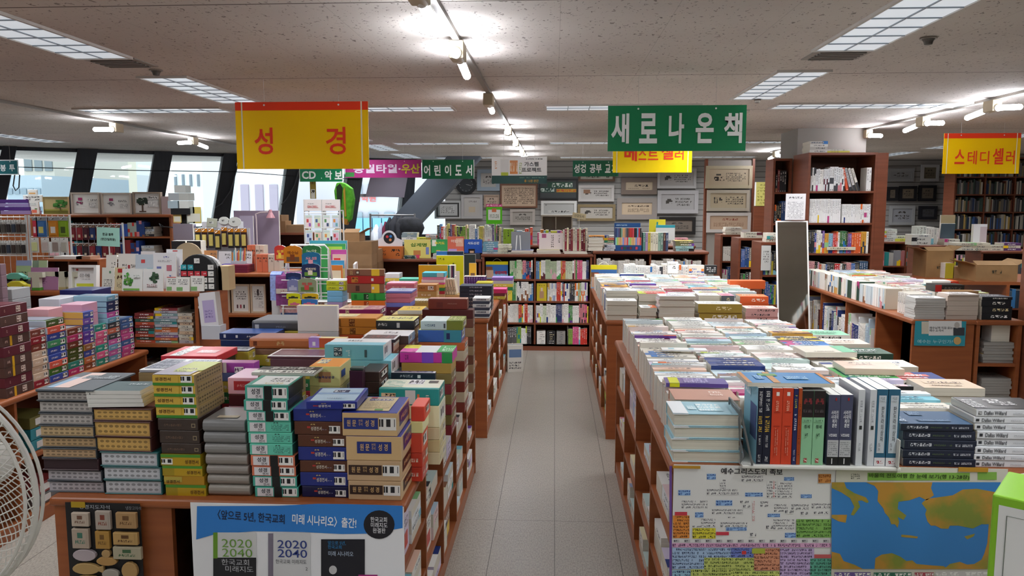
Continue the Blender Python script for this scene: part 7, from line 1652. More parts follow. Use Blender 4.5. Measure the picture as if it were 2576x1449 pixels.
# --- pictures on the window bookcase
YH=9.05;zH=1.4905
def picture(label,xl,xr,yt,yb,Y,frame,mount,inner=(),words=(),b=.03,d=.05,zb=None,name='framed_picture',tilt=0.0,cat='framed picture',group=None,hook=False):
    x0,x1,z0,z1=span(xl,xr,yt,yb,Y);zb=z0 if zb is None else zb
    w,h=x1-x0,z1-zb
    t=thing(name,label,cat,((x0+x1)/2,Y,zb),0,group)
    fr=MB()
    for a in ((-w/2,-w/2+b,0,h),(w/2-b,w/2,0,h),(-w/2+b,w/2-b,0,b),(-w/2+b,w/2-b,h-b,h)):fr.box(a[0],a[1],0,d,a[2],a[3])
    obj('frame',fr,flat('frame_'+frame,frame,.45),t)
    bb=(-w/2+b,w/2-b,d*.45,d*.9,b,h-b);mb=MB().box(*bb,mount)
    for q in inner:mb.patch(*q)
    obj('print',mb,PRINT,t)
    for q in words:word(t,bb,*q)
    return t
picture('framed paper flower wreath with verse, first on the window bookcase',178,250,484,534,YH,'c0b4a8','f2f2f0',foliage(.26,.5,.13,['8a8a90','c4c4c8','a03a6a'],18,rf)+[('f',.2,.36,.66,.8,'b03a74'),TEXT(.56,.92,.6,.75,'f2f2f0',6,1),TEXT(.6,.9,.28,.52,'f2f2f0',8,4,'6a6a70')],b=.018,zb=zH)
picture('framed paper flower with window glare, second on the window bookcase',254,330,485,534,YH,'c0b4a8','f0f0ee',foliage(.3,.5,.13,['8a8a90','a0a0a4','6a6a70'],14,rf)+[('f',.22,.36,.64,.78,'a03a6a'),TEXT(.55,.92,.55,.72,'f0f0ee',6,1),TEXT(.6,.9,.25,.48,'f0f0ee',8,4,'6a6a70')],b=.018,zb=zH)  # plain flower and verse patches
picture('framed green paper tree with verse, third on the window bookcase',334,404,483,534,YH,'9a8a7a','f0f0ee',foliage(.3,.6,.2,['2c3a2c','34483a','24302a'],26,rf)+[('f',.27,.33,.08,.42,'5a4438'),('f',.16,.44,.04,.1,'5a4438'),TEXT(.55,.9,.72,.86,'f0f0ee',4,1),TEXT(.52,.95,.3,.66,'f0f0ee',10,6,'6a6a70')],b=.018,zb=zH)
picture('unframed canvas of a round green tree in a field',108,171,495,535,YH,'c9b484','b8a878',[('f',0,1,0,.22,'6a6a2c'),('f',0,1,.2,.28,'9a9a4a')]+foliage(.68,.62,.26,['3f7a34','2f6a2c','4a8a3a'],34,rf)+[('f',.66,.69,.2,.4,'3a2c20')],b=.004,d=.03,zb=zH)
q=at(83,515,YH+.02);hC=at(83,477,YH).z-zH
t=thing('cross_plaque','white cross-shaped plaque with painted fruit standing on the window bookcase','plaque',(q.x,YH+.02,zH))
mb=MB();mb.prism([(-.07,0),(.07,0),(.07,hC*.5),(.12,hC*.5),(.12,hC*.78),(.06,hC*.78),(.06,hC),(-.06,hC),(-.06,hC*.78),(-.12,hC*.78),(-.12,hC*.5),(-.07,hC*.5)],0,.02);bevel(obj('plaque_body',mb,flat('plaque_white','dededa',.4),t),.004)
mb=MB();mb.bb=(-.1,.1,0,.02,0,hC)
for p_ in (('f',.05,.95,.55,.74,'dededa','2a2a2c',1.0,5,2),('f',.3,.7,.82,.88,'d9a86a'),('f',.4,.72,.06,.18,'d9705a'),('f',.28,.45,.04,.14,'e0a080'),('f',.6,.75,.2,.24,'5a8a4a'),('f',.3,.7,.36,.46,'dededa','8aa0a0',1.0,6,3)):mb.patch(*p_)
obj('painted_front',mb,PRINT,t)
for k in range(6):
    z0=zH+k*.045
    obj('purple_box',MB().box(-.19,.19,0,.2,0,.043,'8a7aac' if k in (0,2,4,5) else '4a2a74',t=hx('a89ac0')),PRINT,loc=(at(36,520,YH).x+rL.uniform(-.02,.02),YH,z0),cat='box',group='lilac boxes on the window bookcase',label='lilac flat box, %s of the pile at the window bookcase end'%ordn(5-k,6)) if k<4 else None
obj('window_shelf',MB().box(-.9,0,0,.33,0,zH-.0008),WOOD,loc=(-6.165,9.0,0),label='cherry side cupboard carrying the lilac boxes by the glass front',cat='cupboard')
upright_cover('clear_plaque','small pinkish clear plaque beside the green paper tree frame',406,428,494,534,YH,zH,'b8a4a4',(),.02)
# books inside the window bookcase
for (i,j),lab in (((1,5),'top'),((1,4),'second'),((0,5),'top'),((0,4),'second')):
    c=cH[i,j]
    fill_upright(c,'f',rL,'gift_book','standing %%s in %s half of %s shelf, window bookcase'%(('far','near')[i],lab),'books in the window bookcase',until=.62 if j==5 else .5,hs=(.15,.19),ts=(.02,.04),cols=['8a2a2c','c4453a','b03a34','2a4a9a','2f55a8','24407c','7a5a5a','a8b4ac'] if i else ['3a3a3c','c8c8c8','2a8a94','c4503a'],plain=True)
    if i:pile_px(366,398,9.03,c[4],(.03,)*4,['c4ccd4','2a2c34','b8b4ae'],'wrapped_gift','of the small pile, %s shelf of window bookcase'%lab,'notebooks in the window bookcase',mat=PRINT)
# --- wire racks of hanging goods in front of the window bookcase
def wire_rack(label,xl,xr,yt,Y,rows=5,zb=0.0):
    x0,x1=at(xl,600,Y).x,at(xr,600,Y).x;zt=at(xl,yt,Y).z
    t=thing('wire_rack',label,'display rack',(x0,Y,zb));w=x1-x0
    mb=MB()
    for x in (0,w):mb.tube([(x,0,0.0),(x,0,zt)],.011,n=8)
    for k in range(rows):mb.tube([(0,0,zt-.02-k*.2),(w,0,zt-.02-k*.2)],.006,n=6)
    obj('wire_frame',mb,STEEL,t)
    g=MB();n=max(3,int(w/.06))
    for k in range(1,n):g.tube([(w*k/n,.004,zt-1.0),(w*k/n,.004,zt)],.0025,n=4)
    obj('wire_grid',g,STEEL,t)
    return x0,x1,zt
def hang_pack(name,label,px,py,Y,w,h,card_c,prod,group,hd='d4d4d2',yaw=0.0,pr=None):
    """a header card on a short hook with its goods below; py is the hook height"""
    q=at(px,py,Y)
    t=thing(name,label,'hanging pack',(q.x,Y-.035,q.z-h),yaw,group)
    obj('backing_card',MB().box(-w/2,w/2,0,.004,0,h,card_c).patch('f',0,1,.82,1,hd).patch('f',.44,.56,.89,.95,'3a3a3a'),GLOSS,t)
    if pr:obj('goods',MB().box(-w*.33,w*.33,-.008,0,h*.1,h*.74,prod).patch('f',*pr),PRINT,t)
    else:obj('goods',MB().box(-w*.3,w*.3,-.012,0,h*.12,h*.7,prod),PRINT,t)
    obj('hook',MB().tube([(0,.036,h+.006),(0,-.04,h-.02),(0,-.052,h-.004)],.002,n=4),STEEL,t)
x0,x1,zt=wire_rack('white wire rack of key rings at the frame edge by the glass front',-40,68,541,7.7)
for r,py in enumerate((553,605)):
    for k in range(6):
        hang_pack('keyring_pack','clear key-ring pack, %s in the %s row of the frame-edge wire rack'%(nth(k+1),('upper','lower')[r]),2+k*12.5,py,7.68-.0*k,.058,.145,('b4b2b0','a8a4a0','c4c2c0')[k%3],('3a2c28','4a4440','2a2426','2c3444')[(k+r)%4],'key-ring packs on the frame-edge rack')
x0,x1,zt=wire_rack('grey wire rack of pouches before the window bookcase',76,178,541,7.6)
for k,(px,c,d) in enumerate(((92,'c43a50','e6d0d4'),(108,'3f6aa0','c9c06a'),(138,'c07c24','d0ccc8'),(163,'7a9a24','3a4a14'))):
    hang_pack('pouch_pack','%s pouch hanging %s in the upper row of grey rack'%(cname(c),nth(k+1)),px,546,7.58,.105 if k else .05,.2,c,c,'coloured pouches on the grey rack',hd='8a8a8c',pr=(.15,.85,.15,.65,d))
for k,px in enumerate((92,118,144,166)):
    hang_pack('keyring_pack','white key-ring pack, %s in the lower row of grey rack'%nth(k+1),px,598,7.58,.085,.15,'cfcdca',('c4c890','b8a8a4','8a7a74','a8a49a')[k],'white key-ring packs on the grey rack')
x0,x1,zt=wire_rack('low wire rack of red and blue charm packs before the window bookcase',178,310,560,7.9)
for r,(py,n) in enumerate(((566,8),(612,8))):
    for k in range(n):
        c=['7a2a34','8a2f38','4a2430','2c3a64','7a2a34','3a2a30','8a3038','2f4070'][(k+3*r)%8]
        hang_pack('charm_pack','%s charm pack, %s in the %s row of low wire rack'%(cname(c),nth(k+1),('upper','lower')[r]),188+k*16,py,7.88,.06,.155,c,c,'charm packs on the low wire rack',hd='6a5040',pr=(.2,.8,.1,.4,'c4b49a'))
q=at(272,596,7.3)
t=thing('paper_sign','mint green envelope sign hung before the charm packs','sign',(q.x,7.3,0),0)
o=obj('sign_sheet',MB().box(-.115,.115,0,.003,-.092,.092,'9fd0c4'),PRINT,t,loc=(0,0,q.z),rot=(0,.04,0))
letters(o,'헌금 봉투',(0,-.002,.025),.11,.028,'1f2a28',bold=.015);letters(o,'(연간/일회용)',(0,-.002,-.025),.15,.03,'1f2a28',bold=.015)
obj('stand_rod',MB().tube([(0,.008,0),(0,.008,q.z)],.006,n=6),STEEL,t);obj('stand_foot',MB().lathe([(.12,0),(.12,.012)],n=20),STEEL,t)

# --- the framed-verse counter (L) and what stands on it
zL=1.0505;YL=6.24
for k,(xl,xr) in enumerate(((582,628),(630,668))):
    picture('cream framed verse, %s on the open shelf of the second counter'%('with three small flowers' if k==0 else 'with single flower and lines'),xl,xr,715,778,6.3,'cdb9a0','e0e2e0',[TEXT(.15,.85,.45,.8,'e0e2e0',7,4)]+([('f',.2+.22*m,.3+.22*m,.12,.26,('5a3a44','a03a50','3a3a3c')[m]) for m in range(3)] if k==0 else [('f',.4,.55,.62,.86,'3a3438'),TEXT(.5,.9,.15,.4,'e0e2e0',6,4,'8a8a8c')]),b=.014,d=.02,zb=cL[2,2][4])
picture('cream framed verse half hidden by the counter side',556,578,716,778,6.32,'cdb9a0','e0e2e0',[TEXT(.15,.85,.45,.8,'e0e2e0',4,4)],b=.014,d=.02,zb=cL[2,2][4])
pile_px(576,610,6.27,cL[2,1][4],(.03,)*6,['6a5a64','8a8088','5a505a','b4a8b0'],'wrapped_gift','of the plum pile, low shelf of second counter','wrapped gifts in the second counter')
pile_px(612,645,6.27,cL[2,1][4],(.03,)*5,['3f6a64','5a8a84','d0dcd8'],'wrapped_gift','of the teal pile, low shelf of second counter','wrapped gifts in the second counter')
# bookmark stand
t=thing('tiered_stand','white tiered stand of black bookmarks on the second counter','stand',(at(488,640,6.45).x,6.45,zL))
wS=at(628,640,6.45).x-at(488,640,6.45).x
obj('back_board',MB().box(0,wS,.02,.03,0,.36),flat('white_board','b8bac0',.5),t);obj('base_board',MB().box(0,wS,-.08,.02,0,.02),flat('white_board','b8bac0',.5),t)
for k in range(8):
    px=502+k*16.4
    hang_pack('bookmark_pack','black bookmark pack with orange header, %s on the tiered stand'%nth(k+1),px,575+(4 if k in (3,) else-3 if k==4 else 0),6.46,.052,.165,'2a2a2e' if k%3!=1 else '3a2426','c4b464','black bookmark packs on the tiered stand',hd='c47c1c')
for nm,xl,xr,yt,Y,zb,c,pt in (('yellow and black boxed gift beside the bookmark stand',416,452,606,6.3,zL,'b8b43a',[('f',0,1,.7,1,'2c2c30'),TEXT(.1,.7,.3,.5,'b8b43a',6,1,'4a4a1a')]),('violet and black boxed gift beside the yellow one',456,491,606,6.3,zL,'5a4a9a',[('f',0,1,.7,1,'2c2c30')])):
    card('gift_box',nm,xl,xr,yt,Y,zb,c,pt,th=.1,group=None,tilt=0,cat='gift box')
for k,(xl,xr,yt,c) in enumerate(((496,530,630,'c08a5a'),(534,566,632,'d4d4d6'),(572,620,632,'d0d2d6'))):
    card('leaflet','printed leaflet card, %s along the foot of the bookmark stand'%nth(k+1),xl,xr,yt,6.34,zL,c,[TEXT(.5,.95,.6,.9,c,4,2)],group='leaflets under the bookmarks')
cup=thing('pen_cup','clear cup of colourful pens at the foot of the bookmark stand','cup',(at(594,660,6.27).x,6.3,zL))
obj('cup_body',MB().box(-.06,.06,0,.05,0,.09),flat('clear_cup','b4bcc4',.15),cup)
for k in range(9):obj('pen',MB().tube([(-.05+k*.0125,.02,.02),(-.055+k*.014,.03+.01*(k%2),.16+.02*(k%3))],.005,n=6),flat('pen_%d'%(k%4),['c47c2c','5aa0b0','d9d4c8','b8485a'][k%4],.4),cup)
for k,(xl,xr,yt,c) in enumerate(((550,577,668,'3a2a74'),(576,624,666,'6a1a34'))):
    x0,x1,z0,z1=span(xl,xr,yt,684,6.22)
    for m in range(3):obj('folded_cloth',MB().box(x0,x1,6.20+.004*m,6.36,zL+m*.022,zL+m*.022+.021,c),PRINT,cat='folded cloth',group='folded cloths on the second counter',label='%s folded cloth, %s of its pile below the pens'%(cname(c),ordn(2-m,3)))
# coral wrapped candle packs stepping towards the children's rack
for k,(xl,xr,yt,yb,Y) in enumerate(((622,664,617,655,6.4),(645,704,640,680,6.28))):
    x0,x1,z0,z1=span(xl,xr,yt,yb,Y)
    n=4
    for m in range(n):
        w=(x1-x0)/n
        obj('wrapped_pack',MB().box(0,w-.002,0,.1,0,z1-zL,'c9694a' if m<2 else 'c9bcae').patch('f',.1,.9,.55,.85,'c9694a' if m<2 else 'c9bcae','3a2a24',1.0,2,2),WRAP,loc=(x0+m*w,Y,zL),rot=(0,-.0,0),cat='wrapped pack',group='coral wrapped packs on the second counter',label='%s wrapped pack, %s in the %s bank beside the children rack'%('coral' if m<2 else 'cream',nth(m+1),('upper','lower')[k]))
# towels hanging over the counter end
tw=thing('towel_display','violet and blue towels draped over the end of the second counter','towels',(-2.22,6.12,0))
mb=MB();
def drape(x0,x1,prof,c,nm):
    mb=MB()
    for (y0,z0),(y1,z1) in zip(prof,prof[1:]):mb.poly([(x0,y0,z0),(x1,y0,z0),(x1,y1,z1),(x0,y1,z1)],c)
    o=obj(nm,mb,noisy('towel_'+c,c,'%02x%02x%02x'%tuple(min(255,int(int(c[i:i+2],16)*1.15)) for i in (0,2,4)),(60,60,60),.95),tw)
    m=o.modifiers.new('thick','SOLIDIFY');m.thickness=.012
drape(.0,.15,[(-.02,.42),(-.03,.7),(-.03,.76)],'6a8ac4','blue_towel')
drape(.0,.14,[(-.05,.74),(-.055,.86)],'d0a8ac','pink_towel')
drape(-.02,.17,[(-.07,.80),(-.075,.98),(-.06,1.04),(0,1.065),(.08,1.06)],'7a3f74','violet_towel')
drape(-.07,.02,[(.02,1.058),(-.02,1.06),(-.045,1.04),(-.05,.84)],'8a9ad0','lilac_towel')
obj('cream_band',MB().box(-.01,.165,-.092,-.089,.90,.94,'c9beb4').patch('f',.1,.8,.3,.7,'c9beb4','8a4a44',1.0,7,1),PRINT,tw)
obj('price_tag',MB().box(.1,.165,-.094,-.091,.83,.86,'e2e2e0'),PRINT,tw)
obj('hanging_rail',MB().box(-.1,.18,.04,.06,0,1.05),STEEL,tw)
# --- children's picture-board rack
Yk=6.05
kr=thing('picture_board_rack','white wire easel rack of die-cut picture boards for children','display rack',(at(768,700,Yk).x,Yk,0))
xk=kr.location.x
wR=.19;zt=at(768,618,Yk).z;zb=at(768,782,Yk).z
fr=MB();fr.tube([(-wR,-.04,0),(-wR,0,zb),(-wR+.02,.08,zt-.03),(-wR+.05,.085,zt),(wR-.05,.085,zt),(wR-.02,.08,zt-.03),(wR,0,zb),(wR,-.04,0)],.008,n=8)
fr.tube([(wR-.02,.08,zt-.05),(wR+.04,.3,0)],.01,n=8);fr.tube([(-wR+.02,.08,zt-.05),(-wR,.3,0)],.01,n=8)
for k in range(5):
    z=zb+.02+k*.1;fr.tube([(-wR,-.03+.016*k,z),(wR,-.03+.016*k,z)],.004,n=6);fr.tube([(-wR,-.05+.016*k,z+.03),(wR,-.05+.016*k,z+.03)],.004,n=6)
obj('wire_frame',fr,STEEL,kr)
def scallop(w,h,n=5):
    o=[(-w,0),(w,0),(w,h*.78)]
    for k in range(13):a=PI*k/12;r=1+.06*math.cos(a*n*2);o.append((w*math.cos(a)*r,h*.78+h*.22*math.sin(a)*r))
    o.append((-w,h*.78));return o
for nm,px,yt,yb,w,c,tx,tc,ex in (('red scalloped picture board at the back of the rack',705,617,655,.045,'c83a34','성경','f0d04a','d9a04a'),('ochre scalloped picture board with castle scene',737,618,662,.073,'c87c1c','예수님','7a3a10','6a4a34'),('green scalloped picture board behind the blue one',784,617,652,.072,'2f7a44','노아','d9e6c4','b8342c'),
    ('blue scalloped picture board with pink heading',783,634,673,.074,'1f6f9c','요셉','e6a0b0','2a8ab4'),('navy scalloped picture board with green hill',782,663,697,.072,'24305c','세계여행','e6e0d0','6a9a3a'),('dark blue scalloped board beside the navy one',738,686,704,.06,'1f2f5a','','ffffff','2a3f74'),('grey-green scalloped board with animal',773,700,735,.073,'8a9a7c','동물','c8484a','5a7a3a'),('pale lilac scalloped board beside the animal board',737,703,733,.045,'7a80b0','','ffffff','b0b4d0'),
    ('yellow cartoon bug board at the rack foot',738,738,752,.055,'c9cf1c','','ffffff','2a2a1a'),('golden cartoon bug board at the rack foot',780,738,752,.065,'d9b41c','','ffffff','2a2a1a'),('yellow butterfly board in the lowest rail',742,752,769,.055,'d9cc2c','','ffffff','d06a8a'),('blue butterfly board in the lowest rail',778,752,769,.065,'3a78c0','','ffffff','d06a8a')):
    k=(yb-620)/150;Y=Yk+.05-k*.11
    Y -= .075;q=at(px,yb,Y);h=at(px,yt,Y).z-q.z
    t=thing('picture_board',nm,'picture board',(q.x,Y,q.z),0,None)
    for m in range(3):
        mb=MB();mb.prism(scallop(w,h),m*.008,m*.008+.006);obj('board_leaf',mb,flat('board_'+c,c,.35) if m==0 else flat('board_white','d9dcd8',.5),t)
    if tx:letters(t,tx,(0,-.001,h*.6),w*1.2,h*.18,tc,bold=.02)
    mb=MB();mb.bb=(-w,w,0,.006,0,h);mb.patch('f',.15,.85,.08,.36,ex);mb.patch('f',.35,.6,.16,.5,tc if tx else ex);obj('picture',mb,PRINT,t)
# easel of big picture books beside it
Yq=6.75
kq=thing('book_easel','white metal easel of large children albums beside the picture boards','display rack',(at(845,700,Yq).x,Yq,0))
fr=MB();z1=at(870,665,Yq).z
for x in (-.18,.16):fr.tube([(x,-.08,0),(x+.01,0,z1),(x+.02,.03,z1+.02),(x+.03,.12,0)],.011,n=8)
fr.tube([(-.18,-.05,.75),(.16,-.05,.75)],.008,n=6);fr.tube([(-.18,-.02,.95),(.16,-.02,.95)],.008,n=6)
obj('easel_frame',fr,STEEL,kq)
obj('shelf_tray',MB().box(-.18,.16,-.05,.12,.74,.755),STEEL,kq)
for k,(nm,xl,xr,yt,c,pt) in enumerate((('teal',770,866,605,'3a94a8',[]),('green',772,862,613,'3f9a54',[('f',.5,.9,.8,.95,'9ac44a')]),('magenta-banded',824,864,628,'b04a94',[]),('pale pink',828,862,640,'d9b8b0',[('f',.1,.6,.82,.92,'c43a3a')]),('blue and yellow',822,858,655,'3f90c0',[('f',0,1,.3,.8,'d9cc4a')]),('orange',822,854,667,'d07a34',[('f',.1,.85,.1,.85,'e0d4b8'),('f',.3,.6,.2,.4,'c08a5a')]))):
    upright_cover('large_album','%s large album, %s from the back of the metal easel'%(nm,nth(k+1)),xl,xr,yt,0,Yq+.1-.022*k,.756,c,pt,.015,tilt=.0)
# --- spinner of sticker sheets
Ys=7.3
sp=thing('sticker_spinner','white four-sided spinner of sticker sheets before the glass front','display rack',(at(816,560,Ys).x,Ys,0),RAD(8))
zt,zh,zb=at(816,502,Ys).z,at(816,530,Ys).z,1.15
hw=.165
obj('spinner_pole',MB().tube([(0,0,.02),(0,0,zh)],.02,n=10),STEEL,sp);obj('spinner_foot',MB().lathe([(.22,0),(.22,.02),(.03,.04)],n=24),STEEL,sp)
for k in range(2):
    x=-hw*.5+k*hw
    hb=(x-hw*.48,x+hw*.48,-.13,-.126,zh,zt)
    mb=MB().box(*hb,'cfc9c8');mb.patch('f',.15,.7,.55,.7,'cfc9c8','6a6a6a',1.0,12,1);hc=obj('header_card',mb,PRINT,sp)
    letters(hc,'GRACEBELL.',(x,-.1315,zh+(zt-zh)*.36),hw*.62,.022,'b04a4c',bold=.02)
mb=MB()
for x in (-hw,0,hw):mb.tube([(x,-.12,zb),(x,-.12,zt)],.007,n=6)
for r in range(5):mb.tube([(-hw,-.125,zh-.02-r*.14),(hw,-.125,zh-.02-r*.14)],.004,n=5)
for s in (-1,1):mb.tube([(s*hw,.12,zb),(s*hw,.12,zh)],.007,n=6);mb.tube([(s*hw,-.12,zb),(s*hw,.12,zb)],.006,n=6);mb.tube([(s*hw,-.12,zh),(s*hw,.12,zh)],.006,n=6)
mb.tube([(-hw,.12,zb),(hw,.12,zb)],.006,n=6);mb.tube([(0,0,zb),(0,-.12,zb)],.006,n=6);mb.tube([(0,0,zh),(0,-.12,zh)],.006,n=6)
obj('wire_cage',mb,STEEL,sp)
cols=['d9c4c8','c4d0b8','d6d6dc','b8c4d9','d9b8a4','cfd9c4','d0b0c4','c4c8a8']
for r in range(3):
    for c in range(4):
        x=-hw+hw*.25+c*hw*.5;z=zh-.165-r*.14
        p_=Vector((x,-.135,z));q=sp.matrix_basis @ p_ if False else Vector((sp.location.x+x*math.cos(RAD(8))+.135*math.sin(RAD(8)),Ys+x*math.sin(RAD(8))-.135*math.cos(RAD(8)),z))
        cc=cols[(r*3+c)%8]
        o=obj('sticker_sheet',MB().box(-.033,.033,0,.003,0,.125,'d6dad6').patch('f',.12,.88,.08,.78,cc).patch('f',.2,.5,.45,.7,['b8484a','4a5a8a','5a8a5a','d08a4a'][(r+c)%4]).patch('f',.5,.8,.15,.4,['8a5aa0','c46a7a','3a4a6a','6aa0a4'][(r*2+c)%4]).patch('f',.1,.9,.84,.96,'b8ccc8'),GLOSS,loc=q,rot=(0,0,RAD(8)),cat='sticker sheet',group='sticker sheets on the spinner',label='%s sticker sheet, %s along in the %s tier of the spinner'%(cname(cc),nth(c+1),nth(r+1)))
# yellow strip with cross behind the spinner, green jacket-like banner
q=at(787,470,10.15)
t=thing('hanging_strip','ochre vertical strip with cross emblem hanging behind the spinner','strip',(q.x,10.15,0))
z0,z1=at(787,500,10.15).z,at(787,432,10.15).z
obj('strip_board',MB().box(-.04,.04,0,.01,z0,z1,'a08a34').patch('f',.15,.85,.02,.35,'d0cfc4','3a3a30',1.0,1,2),PRINT,t)
mb=MB();mb.box(-.004,.004,-.002,0,z1-.16,z1-.06,'7a3a34');mb.box(-.02,.02,-.002,0,z1-.1,z1-.09,'7a3a34');obj('cross',mb,PRINT,t)
obj('string',MB().tube([(0,.005,z1),(0,.005,CEIL)],.003,n=4),STEEL,t)
q=at(865,510,9.0)
t=thing('green_garment','bright green felt garment on a hanger before the glass front','garment',(q.x,9.0,0))
P9=lambda x,y:(at(x,y,9.0).x-q.x,at(x,y,9.0).z)
mb=MB();mb.prism([P9(*a) for a in ((842,500),(866,552),(870,562),(882,552),(889,500),(884,474),(868,462),(858,458),(846,460),(840,480))],0,.1)
bevel(obj('garment_body',mb,noisy('green_felt','3f8a1c','56a42a',(20,20,20),.9),t),.012,3)
mb=MB();mb.prism([P9(*a) for a in ((847,470),(850,520),(857,530),(862,472),(856,462))],-.016,0);obj('dark_opening',mb,flat('dark_opening','1a2a14',.9),t)  # dark patch painted for the shade inside the garment's opening
mb=MB();mb.prism([P9(*a) for a in ((864,480),(868,545),(872,545),(868,470))],-.012,0);obj('ochre_seam',mb,flat('ochre_felt','a8862c',.9),t)
mb=MB();mb.prism([P9(*a) for a in ((860,548),(862,562),(872,566),(876,552))],-.01,.08);obj('tan_tail',mb,flat('tan_felt','9a6a24',.9),t)
obj('hanger',MB().tube([(0,.05,P9(0,458)[1]),(0,.05,CEIL)],.004,n=5),BLACK,t)
# clothes rail with dark coats by the diagonal brace
Yw=10.6
t=thing('clothes_rail','clothes rail of dark coats and a white smock beside the diagonal brace','clothes rail',(at(990,600,Yw).x,Yw,0))
fr=MB()
for x in (-.32,.3):fr.tube([(x,0,0),(x,0,1.48)],.014,n=8)
fr.tube([(-.32,0,1.46),(.3,0,1.46)],.012,n=8);obj('rail_frame',fr,GREYM,t)
for k,(x,w,c,zb,zt) in enumerate(((-.24,.07,'b4bcd0',.75,1.3),(-.17,.05,'8a94a8',.8,1.32),(-.11,.05,'5a1f34',.8,1.34),(-.05,.06,'1a1c24',.7,1.4),(.03,.09,'171920',.65,1.42),(.12,.1,'14161c',.62,1.42),(.21,.08,'1a1c22',.7,1.38))):
    mb=MB().lathe([(w*.8,zb),(w*1.05,(zb+zt)/2),(w,zt-.08),(w*.35,zt),(.012,zt+.03)],n=12)
    o=obj('coat',mb,noisy('cloth_'+c,c,'%02x%02x%02x'%tuple(min(255,int(int(c[i:i+2],16)*1.3)+3) for i in (0,2,4)),(12,12,3),.9),t,loc=(x,0,0));o.scale=(1,2.2,1);smooth(o)
mb=MB().lathe([(.05,1.12),(.16,1.15),(.2,1.25),(.16,1.36),(.06,1.4)],n=14);o=obj('dark_bag',mb,noisy('bag_black','14161c','22252c',(20,20,20),.8),t,loc=(.26,-.14,.04));o.scale=(1,.5,1);smooth(o)
# brown cartons piled before the back bookcases
for k,(nm,xl,xr,yt,yb,Y,c) in enumerate((('big folded brown carton leaning on the pile',862,904,586,612,8.0,'8a6a48'),('tall brown carton pile, upper box',868,935,608,640,7.9,'7f6142'),('tall brown carton pile, middle box',866,935,640,668,7.9,'86684a'),('tall brown carton pile, lower box',864,936,668,700,7.9,'7a5c3e'),('wide brown carton beside the orange card display',912,950,628,660,8.15,'8a6a4c'),('wide brown carton under the first one',912,952,660,700,8.15,'806244'))):
    x0,x1,z0,z1=span(xl,xr,yt,yb,Y)
    zb={3:0,5:0}.get(k,z0)
    if k==0:zb=z0
    if k in (0,):carton('cardboard_carton',nm,xl,xr,yt,yb,7.95,z0,c,True,.25)
    else:carton('cardboard_carton',nm,xl,xr,yt,yb,Y,zb if zb==0 else z0,c,False,.3 if k in (1,2,3) else .25)
obj('black_pouch',MB().lathe([(.08,0),(.1,.03),(.08,.06),(.02,.075)],n=14),flat('pouch_black','1a1a1e',.7),loc=(at(905,660,7.7).x,7.7,at(905,668,7.7).z),cat='pouch',label='black pouch lying before the brown cartons') if False else None
# cartons and lamp on the brown shelf by the glass front
zP=1.2905
carton('cardboard_carton','brown carton with white seal on the dark shelf',655,708,541,584,8.65,zP,'6f5236',False,.25)
carton('cardboard_carton','narrow brown carton on the dark shelf',700,718,556,584,8.62,zP,'7a5a3c',False,.2)
carton('cardboard_carton','pale brown long carton on the dark shelf',718,765,566,584,8.65,zP,'82664a',False,.25)
t=thing('desk_lamp','pink gooseneck desk lamp by the lilac board','lamp',(at(646,590,8.26).x,8.26,0));zt=at(650,534,8.4).z
obj('lamp_stem',MB().tube([(0,0,.02),(0,0,zt-.08),(-.005,0,zt-.02),(.05,0,zt),(.13,0,zt+.005)],.008,n=8),flat('lamp_pale','c9b8bc',.4),t)
obj('lamp_head',MB().lathe([(.016,.03),(.02,.0),(.045,-.05),(.048,-.06)],n=16),flat('lamp_pink','c08a94',.4),t,loc=(.16,0,zt));obj('lamp_foot',MB().lathe([(.07,0),(.07,.02),(.012,.03)],n=20),flat('lamp_pale','c9b8bc',.4),t)
upright_cover('partition_board','large lilac board standing before the glass front',577,692,530,0,8.35,0,'8f7f92',(),.03)
upright_cover('notice_board','pale lilac notice sheet before the lilac board',592,626,543,0,8.2,0,'a89eb4',(),.02)
upright_cover('lavender_board','plain lavender board with a crease beside the black tower',421,472,563,0,6.55,zL,'8a8494',[('f',0,1,.58,.59,'7a7484')],.012)
# black tower display with small cards
Yt=7.4
t=thing('card_tower','black tower display with card pockets and grey boxes on top','display rack',(at(460,520,Yt).x,Yt,0))
zt=at(460,524,Yt).z
obj('tower_post',MB().box(-.03,.03,0,.06,.02,zt),BLACK,t);obj('tower_foot',MB().box(-.15,.15,-.1,.16,0,.02),BLACK,t);obj('tower_top',MB().box(-.1,.09,-.05,.12,zt-.06,zt),BLACK,t)
fr=MB()
for s,z in ((1,zt-.2),(1,zt-.34),(-1,zt-.2)):fr.tube([(s*.02,-.02,z),(s*.1,-.06,z+.02),(s*.2,-.06,z+.02),(s*.23,-.03,z+.05),(s*.2,0,z+.02),(s*.02,0,z)],.004,n=5)
obj('wire_pockets',fr,BLACK,t)
for k,(px,py,c) in enumerate(((481,562,'8f948c'),(497,562,'c4b464'),(447,560,'c9b470'),(484,590,'9a94b0'))):
    q=at(px,py,Yt-.03);obj('pocket_card',MB().box(-.04,.04,0,.006,0,.16 if k<2 else .1,c).patch('f',.1,.9,.1,.6,'c4c4b8'),PRINT,loc=(q.x,Yt-.035,q.z),cat='card',group='cards in the black tower pockets',label='%s card, %s in the pockets of the black tower'%(cname(c),nth(k+1)))
